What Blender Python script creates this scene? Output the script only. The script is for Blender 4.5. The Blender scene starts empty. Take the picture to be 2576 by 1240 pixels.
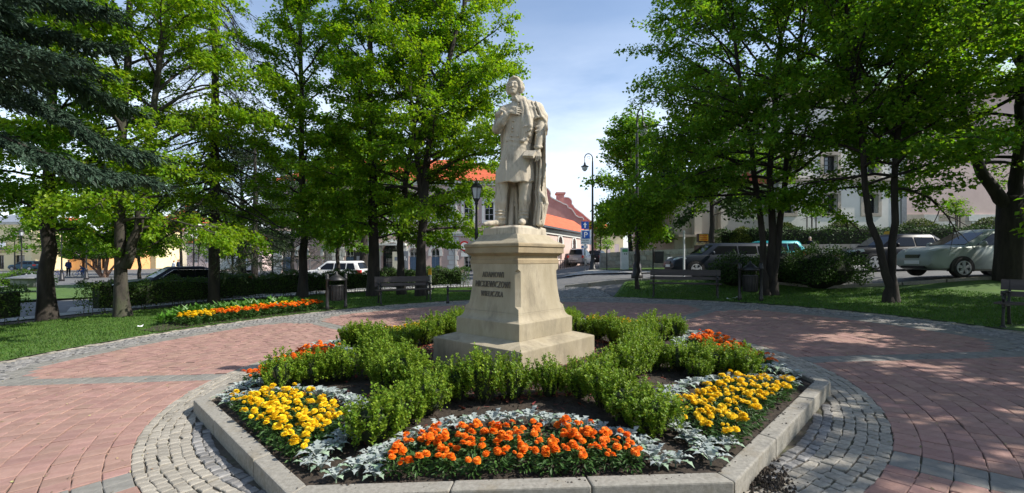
import bpy, bmesh, math, random
import numpy as np
from mathutils import Vector, Matrix
random.seed(7); RNG = np.random.default_rng(11)
S = bpy.context.scene; COL = S.collection
# ---------------------------------------------------------------- camera, sky, sun, exposure
FPX, CXP, HZP, CAMH = 1150.0, 1287.5, 650.0, 1.6          # focal length, centre column, horizon row (2575 px wide view), eye height
cam = bpy.data.cameras.new('camera'); camo = bpy.data.objects.new('camera', cam); COL.objects.link(camo)
cam.sensor_width = 36; cam.lens = 36 * FPX / 2575; cam.shift_y = 30 / 2575; cam.clip_start = .05; cam.clip_end = 3000
camo.location = (0, 0, CAMH); camo.rotation_euler = (math.pi / 2, 0, 0); S.camera = camo
SUN_EL, SUN_AZ = math.radians(43), math.radians(97)       # azimuth clockwise from +Y
w = bpy.data.worlds.new('World'); S.world = w; w.use_nodes = True
nt = w.node_tree; nt.nodes.clear()
out = nt.nodes.new('ShaderNodeOutputWorld'); bg = nt.nodes.new('ShaderNodeBackground')
sky = nt.nodes.new('ShaderNodeTexSky'); sky.sky_type = 'NISHITA'; sky.sun_disc = False
sky.sun_elevation = SUN_EL; sky.sun_rotation = SUN_AZ; sky.dust_density = .7; sky.ozone_density = 1.6; sky.air_density = 1.0
tc = nt.nodes.new('ShaderNodeTexCoord'); mp = nt.nodes.new('ShaderNodeMapping'); mp.inputs['Scale'].default_value = (1.2, 1.2, 4.5)
mp.inputs['Location'].default_value = (.3, .1, .4)
no = nt.nodes.new('ShaderNodeTexNoise'); no.inputs['Scale'].default_value = 1.6; no.inputs['Detail'].default_value = 7; no.inputs['Roughness'].default_value = .55
rp = nt.nodes.new('ShaderNodeValToRGB'); rp.color_ramp.elements[0].position = .28; rp.color_ramp.elements[1].position = .78
rp.color_ramp.elements[0].color = (0, 0, 0, 1); rp.color_ramp.elements[1].color = (.9, .9, .9, 1)
sx = nt.nodes.new('ShaderNodeSeparateXYZ'); hr = nt.nodes.new('ShaderNodeValToRGB')       # clouds bank towards the horizon
hr.color_ramp.elements[0].position = .02; hr.color_ramp.elements[0].color = (.9, .9, .9, 1)
hr.color_ramp.elements[1].position = .46; hr.color_ramp.elements[1].color = (.10, .10, .10, 1)
e = hr.color_ramp.elements.new(.24); e.color = (.95, .95, .95, 1)
mu = nt.nodes.new('ShaderNodeMath'); mu.operation = 'MULTIPLY'
mx = nt.nodes.new('ShaderNodeMixRGB'); mx.inputs[2].default_value = (7.6, 8.1, 8.8, 1)
L = nt.links.new
L(tc.outputs['Generated'], mp.inputs[0]); L(mp.outputs[0], no.inputs[0]); L(no.outputs[0], rp.inputs[0])
L(tc.outputs['Generated'], sx.inputs[0]); L(sx.outputs['Z'], hr.inputs[0])
L(rp.outputs[0], mu.inputs[0]); L(hr.outputs[0], mu.inputs[1]); L(mu.outputs[0], mx.inputs[0]); L(sky.outputs[0], mx.inputs[1])
L(mx.outputs[0], bg.inputs[0]); bg.inputs[1].default_value = .15; L(bg.outputs[0], out.inputs[0])
sun = bpy.data.lights.new('sun', 'SUN'); sun.energy = 4.9; sun.angle = math.radians(.53); sun.color = (1, .945, .86)
suno = bpy.data.objects.new('sun', sun); COL.objects.link(suno)
sd = Vector((math.cos(SUN_EL) * math.sin(SUN_AZ), math.cos(SUN_EL) * math.cos(SUN_AZ), math.sin(SUN_EL)))
suno.rotation_euler = sd.to_track_quat('Z', 'Y').to_euler(); suno.location = (30, -5, 40)
S.view_settings.view_transform = 'Standard'; S.view_settings.look = 'None'; S.view_settings.exposure = 0.45; S.view_settings.gamma = 1
S.view_settings.use_curve_mapping = False

# ---------------------------------------------------------------- the lie of the land
CY = 6.67                                                  # centre of the round plaza
def ss(v, a, b):
    t = np.clip((np.asarray(v, float) - a) / (b - a), 0, 1); return t * t * (3 - 2 * t)
def PL(x, y): return .029 * np.asarray(x, float) + .023 * (np.asarray(y, float) - CY)     # the plaza tilts up to the right
def G(x, y):
    x = np.asarray(x, float); y = np.asarray(y, float)
    b = .029 * np.clip(x, -18, 25) + .023 * (np.clip(y, -6, 18) - CY)
    r = np.maximum(.30 * ss(x, 1, 5) * ss(y, 14.5, 18), .42 * ss(x, 9.5, 14) * ss(y, 9.5, 13.5))
    return b + r + .12 * ss(y, 24, 44) * ss(x, 0, 6)
def gp(vx, vy, add=0.0):                                   # a picture point seen on the ground -> x, y, z
    u = (vx - CXP) / FPX; v = (vy - HZP) / FPX; t = 4.0
    lo, hi = 1.0, 300.0
    f = lambda t: CAMH - v * t - float(G(u * t, t)) - add
    for _ in range(60):
        m = (lo + hi) / 2
        if f(m) > 0: lo = m
        else: hi = m
    return (u * lo, lo, float(G(u * lo, lo)))
def at(vx, vy, d): return ((vx - CXP) / FPX * d, d, CAMH - (vy - HZP) / FPX * d)
def pol(r, deg, z=None):
    a = math.radians(deg); x, y = r * math.cos(a), CY + r * math.sin(a)
    return (x, y, float(G(x, y)) if z is None else z)
def infront(x, y, z, m=1.12):
    return y > .6 and abs(x / y) < 1.12 * m and -.57 * m < (z - CAMH) / y < .6 * m

# ---------------------------------------------------------------- objects
def link(o, parent=None, loc=None, rotz=None):
    COL.objects.link(o)
    if parent is not None: o.parent = parent
    if loc is not None: o.location = loc
    if rotz is not None: o.rotation_euler = (0, 0, rotz)
    return o
def tag(o, label, cat, group=None):
    o['label'] = label; o['category'] = cat
    if group: o['group'] = group
    return o
def thing(name, label, cat, loc=(0, 0, 0), rotz=0, group=None):
    o = bpy.data.objects.new(name, None); o.empty_display_size = .1
    link(o, None, loc, rotz); return tag(o, label, cat, group)
def me_np(name, V, F, mats=(), smooth=False, mi=None):
    me = bpy.data.meshes.new(name); V = np.asarray(V, np.float32)
    if isinstance(F, np.ndarray):
        n, k = F.shape
        me.vertices.add(len(V)); me.vertices.foreach_set('co', V.ravel())
        me.loops.add(n * k); me.loops.foreach_set('vertex_index', F.astype(np.int32).ravel())
        me.polygons.add(n); me.polygons.foreach_set('loop_start', np.arange(0, n * k, k, dtype=np.int32))
        me.polygons.foreach_set('loop_total', np.full(n, k, np.int32))
        me.update(calc_edges=True)
    else:
        me.from_pydata([tuple(map(float, v)) for v in V], [], [tuple(map(int, f)) for f in F]); me.update()
    if not isinstance(mats, (list, tuple)): mats = (mats,)
    for m in mats: me.materials.append(m)
    if mi is not None: me.polygons.foreach_set('material_index', np.asarray(mi, np.int32))
    me.polygons.foreach_set('use_smooth', np.full(len(me.polygons), bool(smooth)))
    return me
def ob(name, me, parent=None, loc=None, rotz=None): return link(bpy.data.objects.new(name, me), parent, loc, rotz)
def struct(name, me, parent=None, kind='structure'):
    o = ob(name, me, parent); o['kind'] = kind; return o
def dup(root, loc, rotz=0, scale=None, label=None, group=None):
    r = root.copy(); COL.objects.link(r); r.location = loc; r.rotation_euler = (0, 0, rotz)
    if scale is not None: r.scale = scale if isinstance(scale, tuple) else (scale,) * 3
    if label: r['label'] = label
    if group: r['group'] = group
    for ch in list(root.children):
        c = ch.copy(); COL.objects.link(c); c.parent = r
        for g in ch.children:
            d = g.copy(); COL.objects.link(d); d.parent = c
    return r
class MB:                                                  # a small mesh collector
    def __init__(s): s.v = []; s.f = []; s.m = []; s.cur = 0
    def add(s, vs, fs):
        b = len(s.v); s.v += [tuple(v) for v in vs]; s.f += [tuple(b + i for i in f) for f in fs]; s.m += [s.cur] * len(fs); return s
    def box(s, x0, x1, y0, y1, z0, z1, taper=1.0):
        cx, cy = (x0 + x1) / 2, (y0 + y1) / 2; t = taper
        q = [(x0, y0), (x1, y0), (x1, y1), (x0, y1)]
        return s.add([(x, y, z0) for x, y in q] + [(cx + (x - cx) * t, cy + (y - cy) * t, z1) for x, y in q],
                     [(3, 2, 1, 0), (4, 5, 6, 7), (0, 1, 5, 4), (1, 2, 6, 5), (2, 3, 7, 6), (3, 0, 4, 7)])
    def tube(s, pts, r, n=8, cap=True):
        P = [Vector(p) for p in pts]; R = r if isinstance(r, (list, tuple)) else [r] * len(P); V = []; F = []
        prev = None
        for i, p in enumerate(P):
            d = (P[min(i + 1, len(P) - 1)] - P[max(i - 1, 0)])
            d = d.normalized() if d.length > 1e-9 else Vector((0, 0, 1))
            a = prev - d * prev.dot(d) if prev is not None else None
            if a is None or a.length < 1e-4: a = d.cross(Vector((0, 0, 1)) if abs(d.z) < .95 else Vector((1, 0, 0)))
            a.normalize(); prev = a; b = d.cross(a)
            V += [p + (a * math.cos(2 * math.pi * k / n) + b * math.sin(2 * math.pi * k / n)) * R[i] for k in range(n)]
        for i in range(len(P) - 1):
            for k in range(n): F.append((i * n + k, i * n + (k + 1) % n, (i + 1) * n + (k + 1) % n, (i + 1) * n + k))
        if cap: F.append(tuple(range(n - 1, -1, -1))); F.append(tuple((len(P) - 1) * n + k for k in range(n)))
        return s.add(V, F)
    def lathe(s, prof, n=12, c=(0, 0, 0), axis='z', sq=None):
        V = []; F = []
        for r, z in prof:
            for k in range(n):
                a = 2 * math.pi * (k + .5) / n; p = (r * math.cos(a), r * math.sin(a), z)
                if axis == 'y': p = (p[0], z, p[1])
                if axis == 'x': p = (z, p[0], p[1])
                V.append((p[0] + c[0], p[1] + c[1], p[2] + c[2]))
        for i in range(len(prof) - 1):
            for k in range(n):
                q = (i * n + k, i * n + (k + 1) % n, (i + 1) * n + (k + 1) % n, (i + 1) * n + k)
                F.append(q if axis != 'y' else q[::-1])
        F.append(tuple(range(n - 1, -1, -1))); F.append(tuple((len(prof) - 1) * n + k for k in range(n)))
        return s.add(V, F)
    def prism(s, poly, y0, y1):                            # polygon in x,z pushed from y0 to y1
        n = len(poly)
        return s.add([(x, y0, z) for x, z in poly] + [(x, y1, z) for x, z in poly],
                     [tuple(range(n)), tuple(range(2 * n - 1, n - 1, -1))] + [(i, i + n, (i + 1) % n + n, (i + 1) % n) for i in range(n)])
    def slab(s, poly, z0, z1):                             # polygon in x,y
        n = len(poly)
        return s.add([(x, y, z0) for x, y in poly] + [(x, y, z1) for x, y in poly],
                     [tuple(range(n - 1, -1, -1)), tuple(range(n, 2 * n))] + [(i, (i + 1) % n, (i + 1) % n + n, i + n) for i in range(n)])
    def mesh(s, name, mats, smooth=False): 
        me = me_np(name, s.v, s.f, mats, smooth, s.m if isinstance(mats, (list, tuple)) and len(mats) > 1 else None)
        bm = bmesh.new(); bm.from_mesh(me); bmesh.ops.recalc_face_normals(bm, faces=bm.faces); bm.to_mesh(me); bm.free()
        return me
    def obj(s, name, mats, parent=None, smooth=False, loc=None, rotz=None):
        o = ob(name, s.mesh(name, mats, smooth), parent, loc, rotz); return o
def autosmooth(o, deg=35):
    me = o.data; me.polygons.foreach_set('use_smooth', np.ones(len(me.polygons), bool))
    bm = bmesh.new(); bm.from_mesh(me)
    for ed in bm.edges:
        if len(ed.link_faces) == 2 and ed.calc_face_angle(0) > math.radians(deg): ed.smooth = False
    bm.to_mesh(me); bm.free(); return o
def bevel(o, wd=.01, seg=2, ang=35):
    me = o.data; bm = bmesh.new(); bm.from_mesh(me)
    bmesh.ops.remove_doubles(bm, verts=bm.verts, dist=1e-5)
    es = [ed for ed in bm.edges if len(ed.link_faces) == 2 and ed.calc_face_angle(0) > math.radians(ang)]
    bmesh.ops.bevel(bm, geom=es, offset=wd, segments=seg, affect='EDGES', profile=.6)
    bm.to_mesh(me); bm.free(); return o

# ---------------------------------------------------------------- materials
MATS = {}
def mat(name, c1, c2=None, scale=6.0, rough=.8, bump=0.0, bscale=None, rnd=0.0, hue=0.0, metal=0.0, transl=0.0, tcol=None, c3=None, spec=.5, coat=0.0, emit=None, stretch=None, detail=6, dirt=None):
    if name in MATS: return MATS[name]
    m = bpy.data.materials.new(name); m.use_nodes = True; t = m.node_tree; N = t.nodes; K = t.links.new
    b = N['Principled BSDF']; b.inputs['Roughness'].default_value = rough; b.inputs['Metallic'].default_value = metal
    b.inputs['Specular IOR Level'].default_value = spec; b.inputs['Coat Weight'].default_value = coat
    if coat: b.inputs['Coat Roughness'].default_value = .04
    co = N.new('ShaderNodeTexCoord'); src = co.outputs['Object']
    if stretch:
        mp = N.new('ShaderNodeMapping'); mp.inputs['Scale'].default_value = stretch; K(src, mp.inputs[0]); src = mp.outputs[0]
    col = None
    if c2:
        n1 = N.new('ShaderNodeTexNoise'); n1.inputs['Scale'].default_value = scale; n1.inputs['Detail'].default_value = detail; n1.inputs['Roughness'].default_value = .6
        K(src, n1.inputs['Vector']); r = N.new('ShaderNodeValToRGB'); r.color_ramp.elements[0].position = .33; r.color_ramp.elements[1].position = .68
        r.color_ramp.elements[0].color = (*c1, 1); r.color_ramp.elements[1].color = (*c2, 1)
        if c3: ee = r.color_ramp.elements.new(.52); ee.color = (*c3, 1)
        K(n1.outputs[0], r.inputs[0]); col = r.outputs[0]
    if dirt:                                               # large soft stains with a shape of their own
        n3 = N.new('ShaderNodeTexNoise'); n3.inputs['Scale'].default_value = dirt[1]; n3.inputs['Detail'].default_value = 8; n3.inputs['Roughness'].default_value = .65
        K(src, n3.inputs['Vector']); r3 = N.new('ShaderNodeValToRGB'); r3.color_ramp.elements[0].position = dirt[2]; r3.color_ramp.elements[1].position = dirt[2] + .16
        r3.color_ramp.elements[0].color = (0, 0, 0, 1); r3.color_ramp.elements[1].color = (dirt[3],) * 3 + (1,)
        K(n3.outputs[0], r3.inputs[0]); mxx = N.new('ShaderNodeMixRGB'); K(r3.outputs[0], mxx.inputs[0])
        if col: K(col, mxx.inputs[1])
        else: mxx.inputs[1].default_value = (*c1, 1)
        mxx.inputs[2].default_value = (*dirt[0], 1); col = mxx.outputs[0]
    if rnd or hue:
        g = N.new('ShaderNodeNewGeometry'); oi = N.new('ShaderNodeObjectInfo'); ad = N.new('ShaderNodeMath'); ad.operation = 'ADD'
        K(g.outputs['Random Per Island'], ad.inputs[0]); K(oi.outputs['Random'], ad.inputs[1])
        fr = N.new('ShaderNodeMath'); fr.operation = 'FRACT'; K(ad.outputs[0], fr.inputs[0])
        hs = N.new('ShaderNodeHueSaturation')
        if col: K(col, hs.inputs['Color'])
        else: hs.inputs['Color'].default_value = (*c1, 1)
        mr = N.new('ShaderNodeMapRange'); mr.inputs[3].default_value = 1 - rnd; mr.inputs[4].default_value = 1 + rnd
        K(fr.outputs[0], mr.inputs[0]); K(mr.outputs[0], hs.inputs['Value'])
        if hue:
            m7 = N.new('ShaderNodeMath'); m7.operation = 'MULTIPLY'; m7.inputs[1].default_value = 7.31; K(fr.outputs[0], m7.inputs[0])
            f2 = N.new('ShaderNodeMath'); f2.operation = 'FRACT'; K(m7.outputs[0], f2.inputs[0])
            m2 = N.new('ShaderNodeMapRange'); m2.inputs[3].default_value = .5 - hue; m2.inputs[4].default_value = .5 + hue
            K(f2.outputs[0], m2.inputs[0]); K(m2.outputs[0], hs.inputs['Hue'])
        col = hs.outputs[0]
    if col: K(col, b.inputs['Base Color'])
    else: b.inputs['Base Color'].default_value = (*c1, 1)
    if bump:
        n2 = N.new('ShaderNodeTexNoise'); n2.inputs['Scale'].default_value = bscale or scale * 6; n2.inputs['Detail'].default_value = 5
        K(src, n2.inputs['Vector']); bp = N.new('ShaderNodeBump'); bp.inputs['Strength'].default_value = bump; bp.inputs['Distance'].default_value = .01
        K(n2.outputs[0], bp.inputs['Height']); K(bp.outputs[0], b.inputs['Normal'])
    if emit: b.inputs['Emission Color'].default_value = (*emit[:3], 1); b.inputs['Emission Strength'].default_value = emit[3]
    if transl:
        tr = N.new('ShaderNodeBsdfTranslucent'); mxs = N.new('ShaderNodeMixShader'); mxs.inputs[0].default_value = transl
        if tcol and col:
            mm = N.new('ShaderNodeMixRGB'); mm.blend_type = 'MULTIPLY'; mm.inputs[0].default_value = 1; mm.inputs[2].default_value = (*tcol, 1); K(col, mm.inputs[1]); K(mm.outputs[0], tr.inputs[0])
        elif col: K(col, tr.inputs[0])
        K(b.outputs[0], mxs.inputs[1]); K(tr.outputs[0], mxs.inputs[2]); K(mxs.outputs[0], N['Material Output'].inputs[0])
    MATS[name] = m; return m
def glass(name, col=(.02, .025, .03), rough=.03):
    return mat(name, col, rough=rough, spec=.9, coat=.6)
M_RED = mat('red_paver', (.275, .16, .128), (.35, .212, .175), 9, .9, .4, 60, rnd=.13, hue=.008, dirt=((.2, .15, .12), 2.2, .56, .5))
M_GREY = mat('grey_paver', (.17, .163, .145), (.235, .225, .20), 9, .9, .4, 60, rnd=.10)
M_SETT = mat('granite_sett', (.245, .22, .18), (.36, .33, .275), 22, .85, .6, 90, rnd=.16)
M_DSETT = mat('dark_sett', (.15, .145, .14), (.27, .26, .245), 16, .85, .6, 70, rnd=.26)
M_JOINT = mat('joint_sand', (.06, .05, .037), (.125, .105, .078), 14, .95, .5, 60, dirt=((.05, .07, .02), 5, .5, .8))
M_GRAN = mat('kerb_granite', (.215, .20, .17), (.33, .31, .265), 34, .85, .35, 120, dirt=((.2, .16, .1), 3.2, .52, .6), detail=9)
M_SOIL = mat('garden_soil', (.018, .013, .009), (.06, .044, .03), 22, .95, 1.0, 40)
M_MULCH = mat('bark_mulch', (.14, .03, .018), (.30, .085, .05), 12, .9, .3, rnd=.45, hue=.02)
M_GRASS = mat('lawn_grass', (.04, .088, .012), (.085, .16, .022), 2.6, .95, .6, 60, dirt=((.075, .07, .03), 1.5, .58, .5))
M_BLADE = mat('grass_blade', (.06, .14, .015), (.10, .20, .025), 3, .7, rnd=.3, hue=.02, transl=.35)
M_ASPH = mat('asphalt', (.10, .10, .10), (.16, .158, .155), 5, .9, .4, 150)
M_CONC = mat('concrete_slab', (.30, .29, .27), (.40, .39, .36), 7, .9, .2, 80)
M_IRON = mat('cast_iron', (.012, .012, .013), (.025, .024, .024), 12, .45, .15, 60)
M_BARK = mat('bark', (.014, .011, .009), (.045, .037, .029), 7, .95, 1.0, 22, stretch=(1, 1, .22))
M_BARKG = mat('bark_light', (.022, .019, .015), (.07, .06, .048), 7, .95, 1.0, 20, stretch=(1, 1, .3), dirt=((.07, .09, .04), 2.5, .5, .6))
M_WOOD = mat('bench_wood', (.035, .026, .022), (.075, .058, .05), 8, .6, .3, 40, stretch=(.15, 1, 1))
M_GLASS = glass('window_glass')
M_WHITE = mat('white_paint', (.72, .71, .68), (.8, .79, .76), 5, .7)
# ================================================================ ground, roads, lawns
def axis(a, b, fine0, fine1, step, grow=1.35):
    v = list(np.arange(fine0, fine1 + step, step)); s = step
    while v[-1] < b: s *= grow; v.append(v[-1] + s)
    s = step
    while v[0] > a: s *= grow; v.insert(0, v[0] - s)
    return np.array(v)
def grid_mesh(name, X, Y, Z, m):
    ny, nx = X.shape; V = np.stack([X, Y, Z], -1).reshape(-1, 3); i = np.arange(nx * ny).reshape(ny, nx)
    F = np.stack([i[:-1, :-1], i[:-1, 1:], i[1:, 1:], i[1:, :-1]], -1).reshape(-1, 4)
    me = me_np(name, V, F, m, True); return me
xs = axis(-700, 700, -30, 30, .75); ys = axis(-80, 900, -4, 50, .75); X, Y = np.meshgrid(xs, ys)
struct('ground', grid_mesh('ground', X, Y, G(X, Y) - .07, M_ASPH))
def polar(name, r0, r1, a0, a1, off, m, nr=24, na=80):
    a = np.linspace(a0, a1, na); t = np.linspace(0, 1, nr); A, T = np.meshgrid(a, t)
    R0 = np.array([r0(q) if callable(r0) else r0 for q in a]); R1 = np.array([r1(q) if callable(r1) else r1 for q in a])
    R = R0[None] * (1 - T) + R1[None] * T; X = R * np.cos(np.radians(A)); Y = CY + R * np.sin(np.radians(A))
    return struct(name, grid_mesh(name, X[:, ::-1], Y[:, ::-1], (G(X, Y) + off)[:, ::-1], m))
R_IN, R_OUT = 4.27, 9.19
KERB = [(2.2, 19.0), (3.2, 18.6), (5, 18.1), (8.5, 17.2), (11, 15.2), (12.5, 13.7), (15, 13.05), (18, 12.35), (26, 11.3)]    # near kerb of the street on the right
KA = [math.degrees(math.atan2(y - CY, x)) for x, y in KERB]; KR = [math.hypot(x, y - CY) for x, y in KERB]
def rk(a): return float(np.interp(a, KA[::-1], KR[::-1]))
lawn_r = polar('lawn', lambda a: R_OUT - .02, lambda a: rk(a) - .11, 12, 68.5, .012, M_GRASS, 26, 90)
lawn_r2 = polar('lawn', R_OUT - .02, 17, -42, 12, .012, M_GRASS, 20, 40)
lawn_l = polar('lawn', R_OUT - .02, 15.2, 96, 222, .012, M_GRASS, 22, 110)
polar('hedge_bed', 15.2, 16.25, 94, 200, -.004, M_SOIL, 5, 80)
def ribbon(name, A, B, off, m, n=60, k=10):
    def rs(P):
        P = np.array(P, float); d = np.r_[0, np.cumsum(np.hypot(*np.diff(P, axis=0).T))]; t = np.linspace(0, d[-1], n)
        return np.c_[np.interp(t, d, P[:, 0]), np.interp(t, d, P[:, 1])]
    a, b = rs(A), rs(B); t = np.linspace(0, 1, k)[:, None, None]; Q = a[None] * (1 - t) + b[None] * t
    return struct(name, grid_mesh(name, Q[..., 0], Q[..., 1], G(Q[..., 0], Q[..., 1]) + off, m))
arc = lambda r, a0, a1, n=14: [pol(r, a)[:2] for a in np.linspace(a0, a1, n)]
ribbon('road', arc(17.6, 205, 88), arc(24.0, 205, 84), -.02, M_ASPH)
ribbon('pavement_edge', arc(16.6, 205, 96), arc(17.6, 205, 96), .0, M_CONC)
ribbon('road', [(p[0], p[1] + .1) for p in [(-3, 21.0)] + KERB], [(-3, 27.5), (3, 26.6), (6, 25.5), (10, 24.2), (16, 22.5), (20, 21.5), (30, 20)], -.014, M_ASPH)
ribbon('road', [(-1, 26.5), (1.2, 30), (5.6, 42), (11, 66), (16, 90)], [(3.3, 27), (5.9, 32), (10.5, 42.5), (17.5, 66), (24, 90)], -.008, M_ASPH)
ribbon('pavement', [(2.9, 26.8), (4.5, 26.1), (8, 25.1), (12, 23.8), (20, 21.5), (30, 20)], [(5.6, 32), (7.0, 28.6), (9.5, 26.3), (13, 25.0), (20, 22.6), (30, 21)], .05, M_CONC)
ribbon('lawn', [(5.9, 32.4), (7.1, 28.7), (9.5, 26.4), (13, 25.1)], [(8.6, 33.8), (10, 32.0), (12, 30.6), (16, 28.6)], .10, M_GRASS)
ribbon('lawn', arc(25.2, 200, 130), arc(40.0, 200, 130), .02, M_GRASS)
ribbon('path', [(-15.2, 15.6), (-16.6, 17.2)], [(-13.6, 16.2), (-15.0, 18.0)], .012, M_CONC, 6, 4)
# kerb along the right-hand street: separate stones on a structure strip
kerb = thing('street_kerb', 'low grey granite kerb along the street above the shaded lawn', 'kerb')
P = np.array(KERB); dd = np.r_[0, np.cumsum(np.hypot(*np.diff(P, axis=0).T))]; nk = int(dd[-1] / 1.0)
for i in range(nk):
    t0, t1 = i * dd[-1] / nk + .006, (i + 1) * dd[-1] / nk - .006
    a = np.array([np.interp(t0, dd, P[:, 0]), np.interp(t0, dd, P[:, 1])]); b = np.array([np.interp(t1, dd, P[:, 0]), np.interp(t1, dd, P[:, 1])])
    n = np.array([-(b - a)[1], (b - a)[0]]); n = n / np.hypot(*n) * .075; mb = MB()
    q = [a - n, b - n, b + n, a + n]; za, zb = float(G(*a)), float(G(*b))
    zz = [za, zb, zb, za]
    mb.add([(x, y, z - .15) for (x, y), z in zip(q, zz)] + [(x, y, z + .10) for (x, y), z in zip(q, zz)], [(3, 2, 1, 0), (4, 5, 6, 7), (0, 1, 5, 4), (1, 2, 6, 5), (2, 3, 7, 6), (3, 0, 4, 7)])
    bevel(mb.obj('kerb_stone', M_GRAN, kerb), .012, 1)

# ================================================================ the plaza: setts and pavers as single stones
pav = polar('plaza_paving', .5, R_OUT + .02, -180, 180, -.016, M_JOINT, 30, 160)
ribn = ribbon('path', [(3.45, 15.1), (3.3, 16.8), (2.5, 18.9)], [(-1.6, 15.6), (-1.5, 17.5), (-1.6, 21.0)], -.010, M_JOINT, 12, 12)
def stones(name, C, m, parent, ch=.007, depth=.035, jit=.003, dz=.002, nind=300, maxd=40):
    C = np.asarray(C, float); n = len(C); C = C + RNG.normal(0, jit, C.shape)
    c = C.mean(1, keepdims=True); z = G(c[:, 0, 0], c[:, 0, 1])
    keep = np.array([infront(x, y, zz, 1.25) for (x, y), zz in zip(c[:, 0], z)]) & (c[:, 0, 1] < maxd)
    C, c, z = C[keep], c[keep], z[keep]; n = len(C)
    ins = c + (C - c) * (1 - ch / (np.linalg.norm(C - c, axis=2, keepdims=True) + 1e-6) * 1.5)
    zt = G(C[..., 0], C[..., 1]) + RNG.normal(0, dz, (n, 1)); zi = zt
    V = np.zeros((n, 12, 3)); V[:, :4, :2] = C; V[:, :4, 2] = zt - depth; V[:, 4:8, :2] = C; V[:, 4:8, 2] = zt - ch * .8; V[:, 8:, :2] = ins; V[:, 8:, 2] = zi
    q = []
    for b in (0, 4):
        for k in range(4): q.append((b + k, b + (k + 1) % 4, b + 4 + (k + 1) % 4, b + 4 + k))
    q.append((8, 9, 10, 11)); q = np.array(q)
    area = np.abs((C[:, 2, 0] - C[:, 0, 0]) * (C[:, 3, 1] - C[:, 1, 1]) - (C[:, 3, 0] - C[:, 1, 0]) * (C[:, 2, 1] - C[:, 0, 1])) / 2
    vis = np.array([infront(x, y, zz, .98) for (x, y), zz in zip(c[:, 0], z)])
    # hidden behind the planter counts less
    score = area / c[:, 0, 1] ** 3 * np.where(vis, 1, 1e-3); o = np.argsort(-score); ind = o[:nind]; rest = o[nind:]
    for i in ind:
        cc = V[i].mean(0); ob(name, me_np(name, V[i] - cc, q, m), parent, tuple(cc))
    if len(rest):
        W = V[rest].reshape(-1, 3); F = (q[None] + (np.arange(len(rest)) * 12)[:, None, None]).reshape(-1, 4)
        s = ob(name + '_field', me_np(name + '_field', W, F, m), parent); s['kind'] = 'stuff'
def arcrow(r0, r1, a0, a1, wd, gap=.006, ph=None):
    """quads between radii r0..r1, from angle a0 to a1 (deg), about wd wide"""
    rm = (r0 + r1) / 2; n = max(1, int(round(math.radians(a1 - a0) * rm / wd))); st = (a1 - a0) / n
    ph = RNG.random() if ph is None else ph; g = math.degrees(gap / 2 / rm); res = []
    ed = [a0] + [a0 + (i + ph) * st for i in range(n)] + [a1]; ed = [ed[0]] + [q for q in ed[1:-1] if q - a0 > st * .3 and a1 - q > st * .3] + [ed[-1]]
    for q0, q1 in zip(ed[:-1], ed[1:]):
        b0, b1 = math.radians(q0 + g), math.radians(q1 - g); s0, s1 = r0 + gap / 2, r1 - gap / 2
        res.append([(s1 * math.cos(b0), CY + s1 * math.sin(b0)), (s1 * math.cos(b1), CY + s1 * math.sin(b1)), (s0 * math.cos(b1), CY + s0 * math.sin(b1)), (s0 * math.cos(b0), CY + s0 * math.sin(b0))][::-1])
    return res
ROW, WID = .183, .157
bands = [0, 45, 135, 180, 225, 315]
def red_out(a):                                            # outer radius of the red fields (rounded at the bands)
    a %= 360
    if a > 180: return 9.0
    d = min(abs(a - b) for b in (0, 45, 135, 180)); arcl = math.radians(d) * 8.0 - .19
    c = 1.25
    if arcl < 0: return 0
    if arcl < c: return 7.98 - c + math.sqrt(max(0, c * c - (c - arcl) ** 2))
    return 7.98
red, grey, dark, edge, ring = [], [], [], [], []
r = R_IN
while r < 9.0:
    r1 = r + ROW; rm = (r + r1) / 2
    for b0, b1 in zip(bands, bands[1:] + [360]):
        half = math.degrees(.17 / rm)
        for k in arcrow(r, r1, b0 + half, b1 - half, WID):
            cx, cy = np.mean(k, 0); a = math.degrees(math.atan2(cy - CY, cx)) % 360; ro = red_out(a)
            if rm < ro - .02: red.append(k)
            elif a < 180 and rm < ro + .36 and rm < 8.36: grey.append(k)
            elif a < 180 and rm < 8.7:
                pass
        if b0 in bands:
            a = math.radians(b0); lim = 8.3 if 0 < b0 < 180 else 9.0
            if rm < lim:                                   # two grey stones side by side along each band
                for sgn in (-1, 1):
                    o0, o1 = (.003, .166) if sgn > 0 else (-.166, -.003); ca, sa = math.cos(a), math.sin(a)
                    f = lambda rr, oo: (rr * ca - oo * sa, CY + rr * sa + oo * ca)
                    if 0 < b0 < 180 and rm > 7.0: continue
                    grey.append([f(r + .003, o0), f(r1 - .003, o0), f(r1 - .003, o1), f(r + .003, o1)])
    r = r1
for i in range(5): ring += arcrow(3.83 + i * .088, 3.83 + (i + 1) * .088, -180, 180, .098, .007)
ap = 3.905 * math.cos(math.pi / 8)
for i in range(3):
    r0 = 3.83 - (i + 1) * .083
    for k in arcrow(r0, r0 + .083, -180, 180, .095, .008):
        cx, cy = np.mean(k, 0); a = (math.degrees(math.atan2(cy - CY, cx)) + 22.5) % 45 - 22.5
        if math.hypot(cx, cy - CY) * math.cos(math.radians(a)) > ap + .02: dark.append(k)
r = 6.5
while r < 8.93:
    r1 = r + .095; rm = r + .047
    for k in arcrow(r, r1, 0, 180, .10, .01):
        cx, cy = np.mean(k, 0); a = math.degrees(math.atan2(cy - CY, cx)) % 360
        dband = min(abs(a - b) * math.radians(1) * rm for b in (0, 45, 135, 180))
        if rm > red_out(a) + .36 and (rm > 8.36 or dband > .0) and not (dband < .18 and (rm < 7.0 or a < 5 or a > 175)): dark.append(k)
    r = r1
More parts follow.
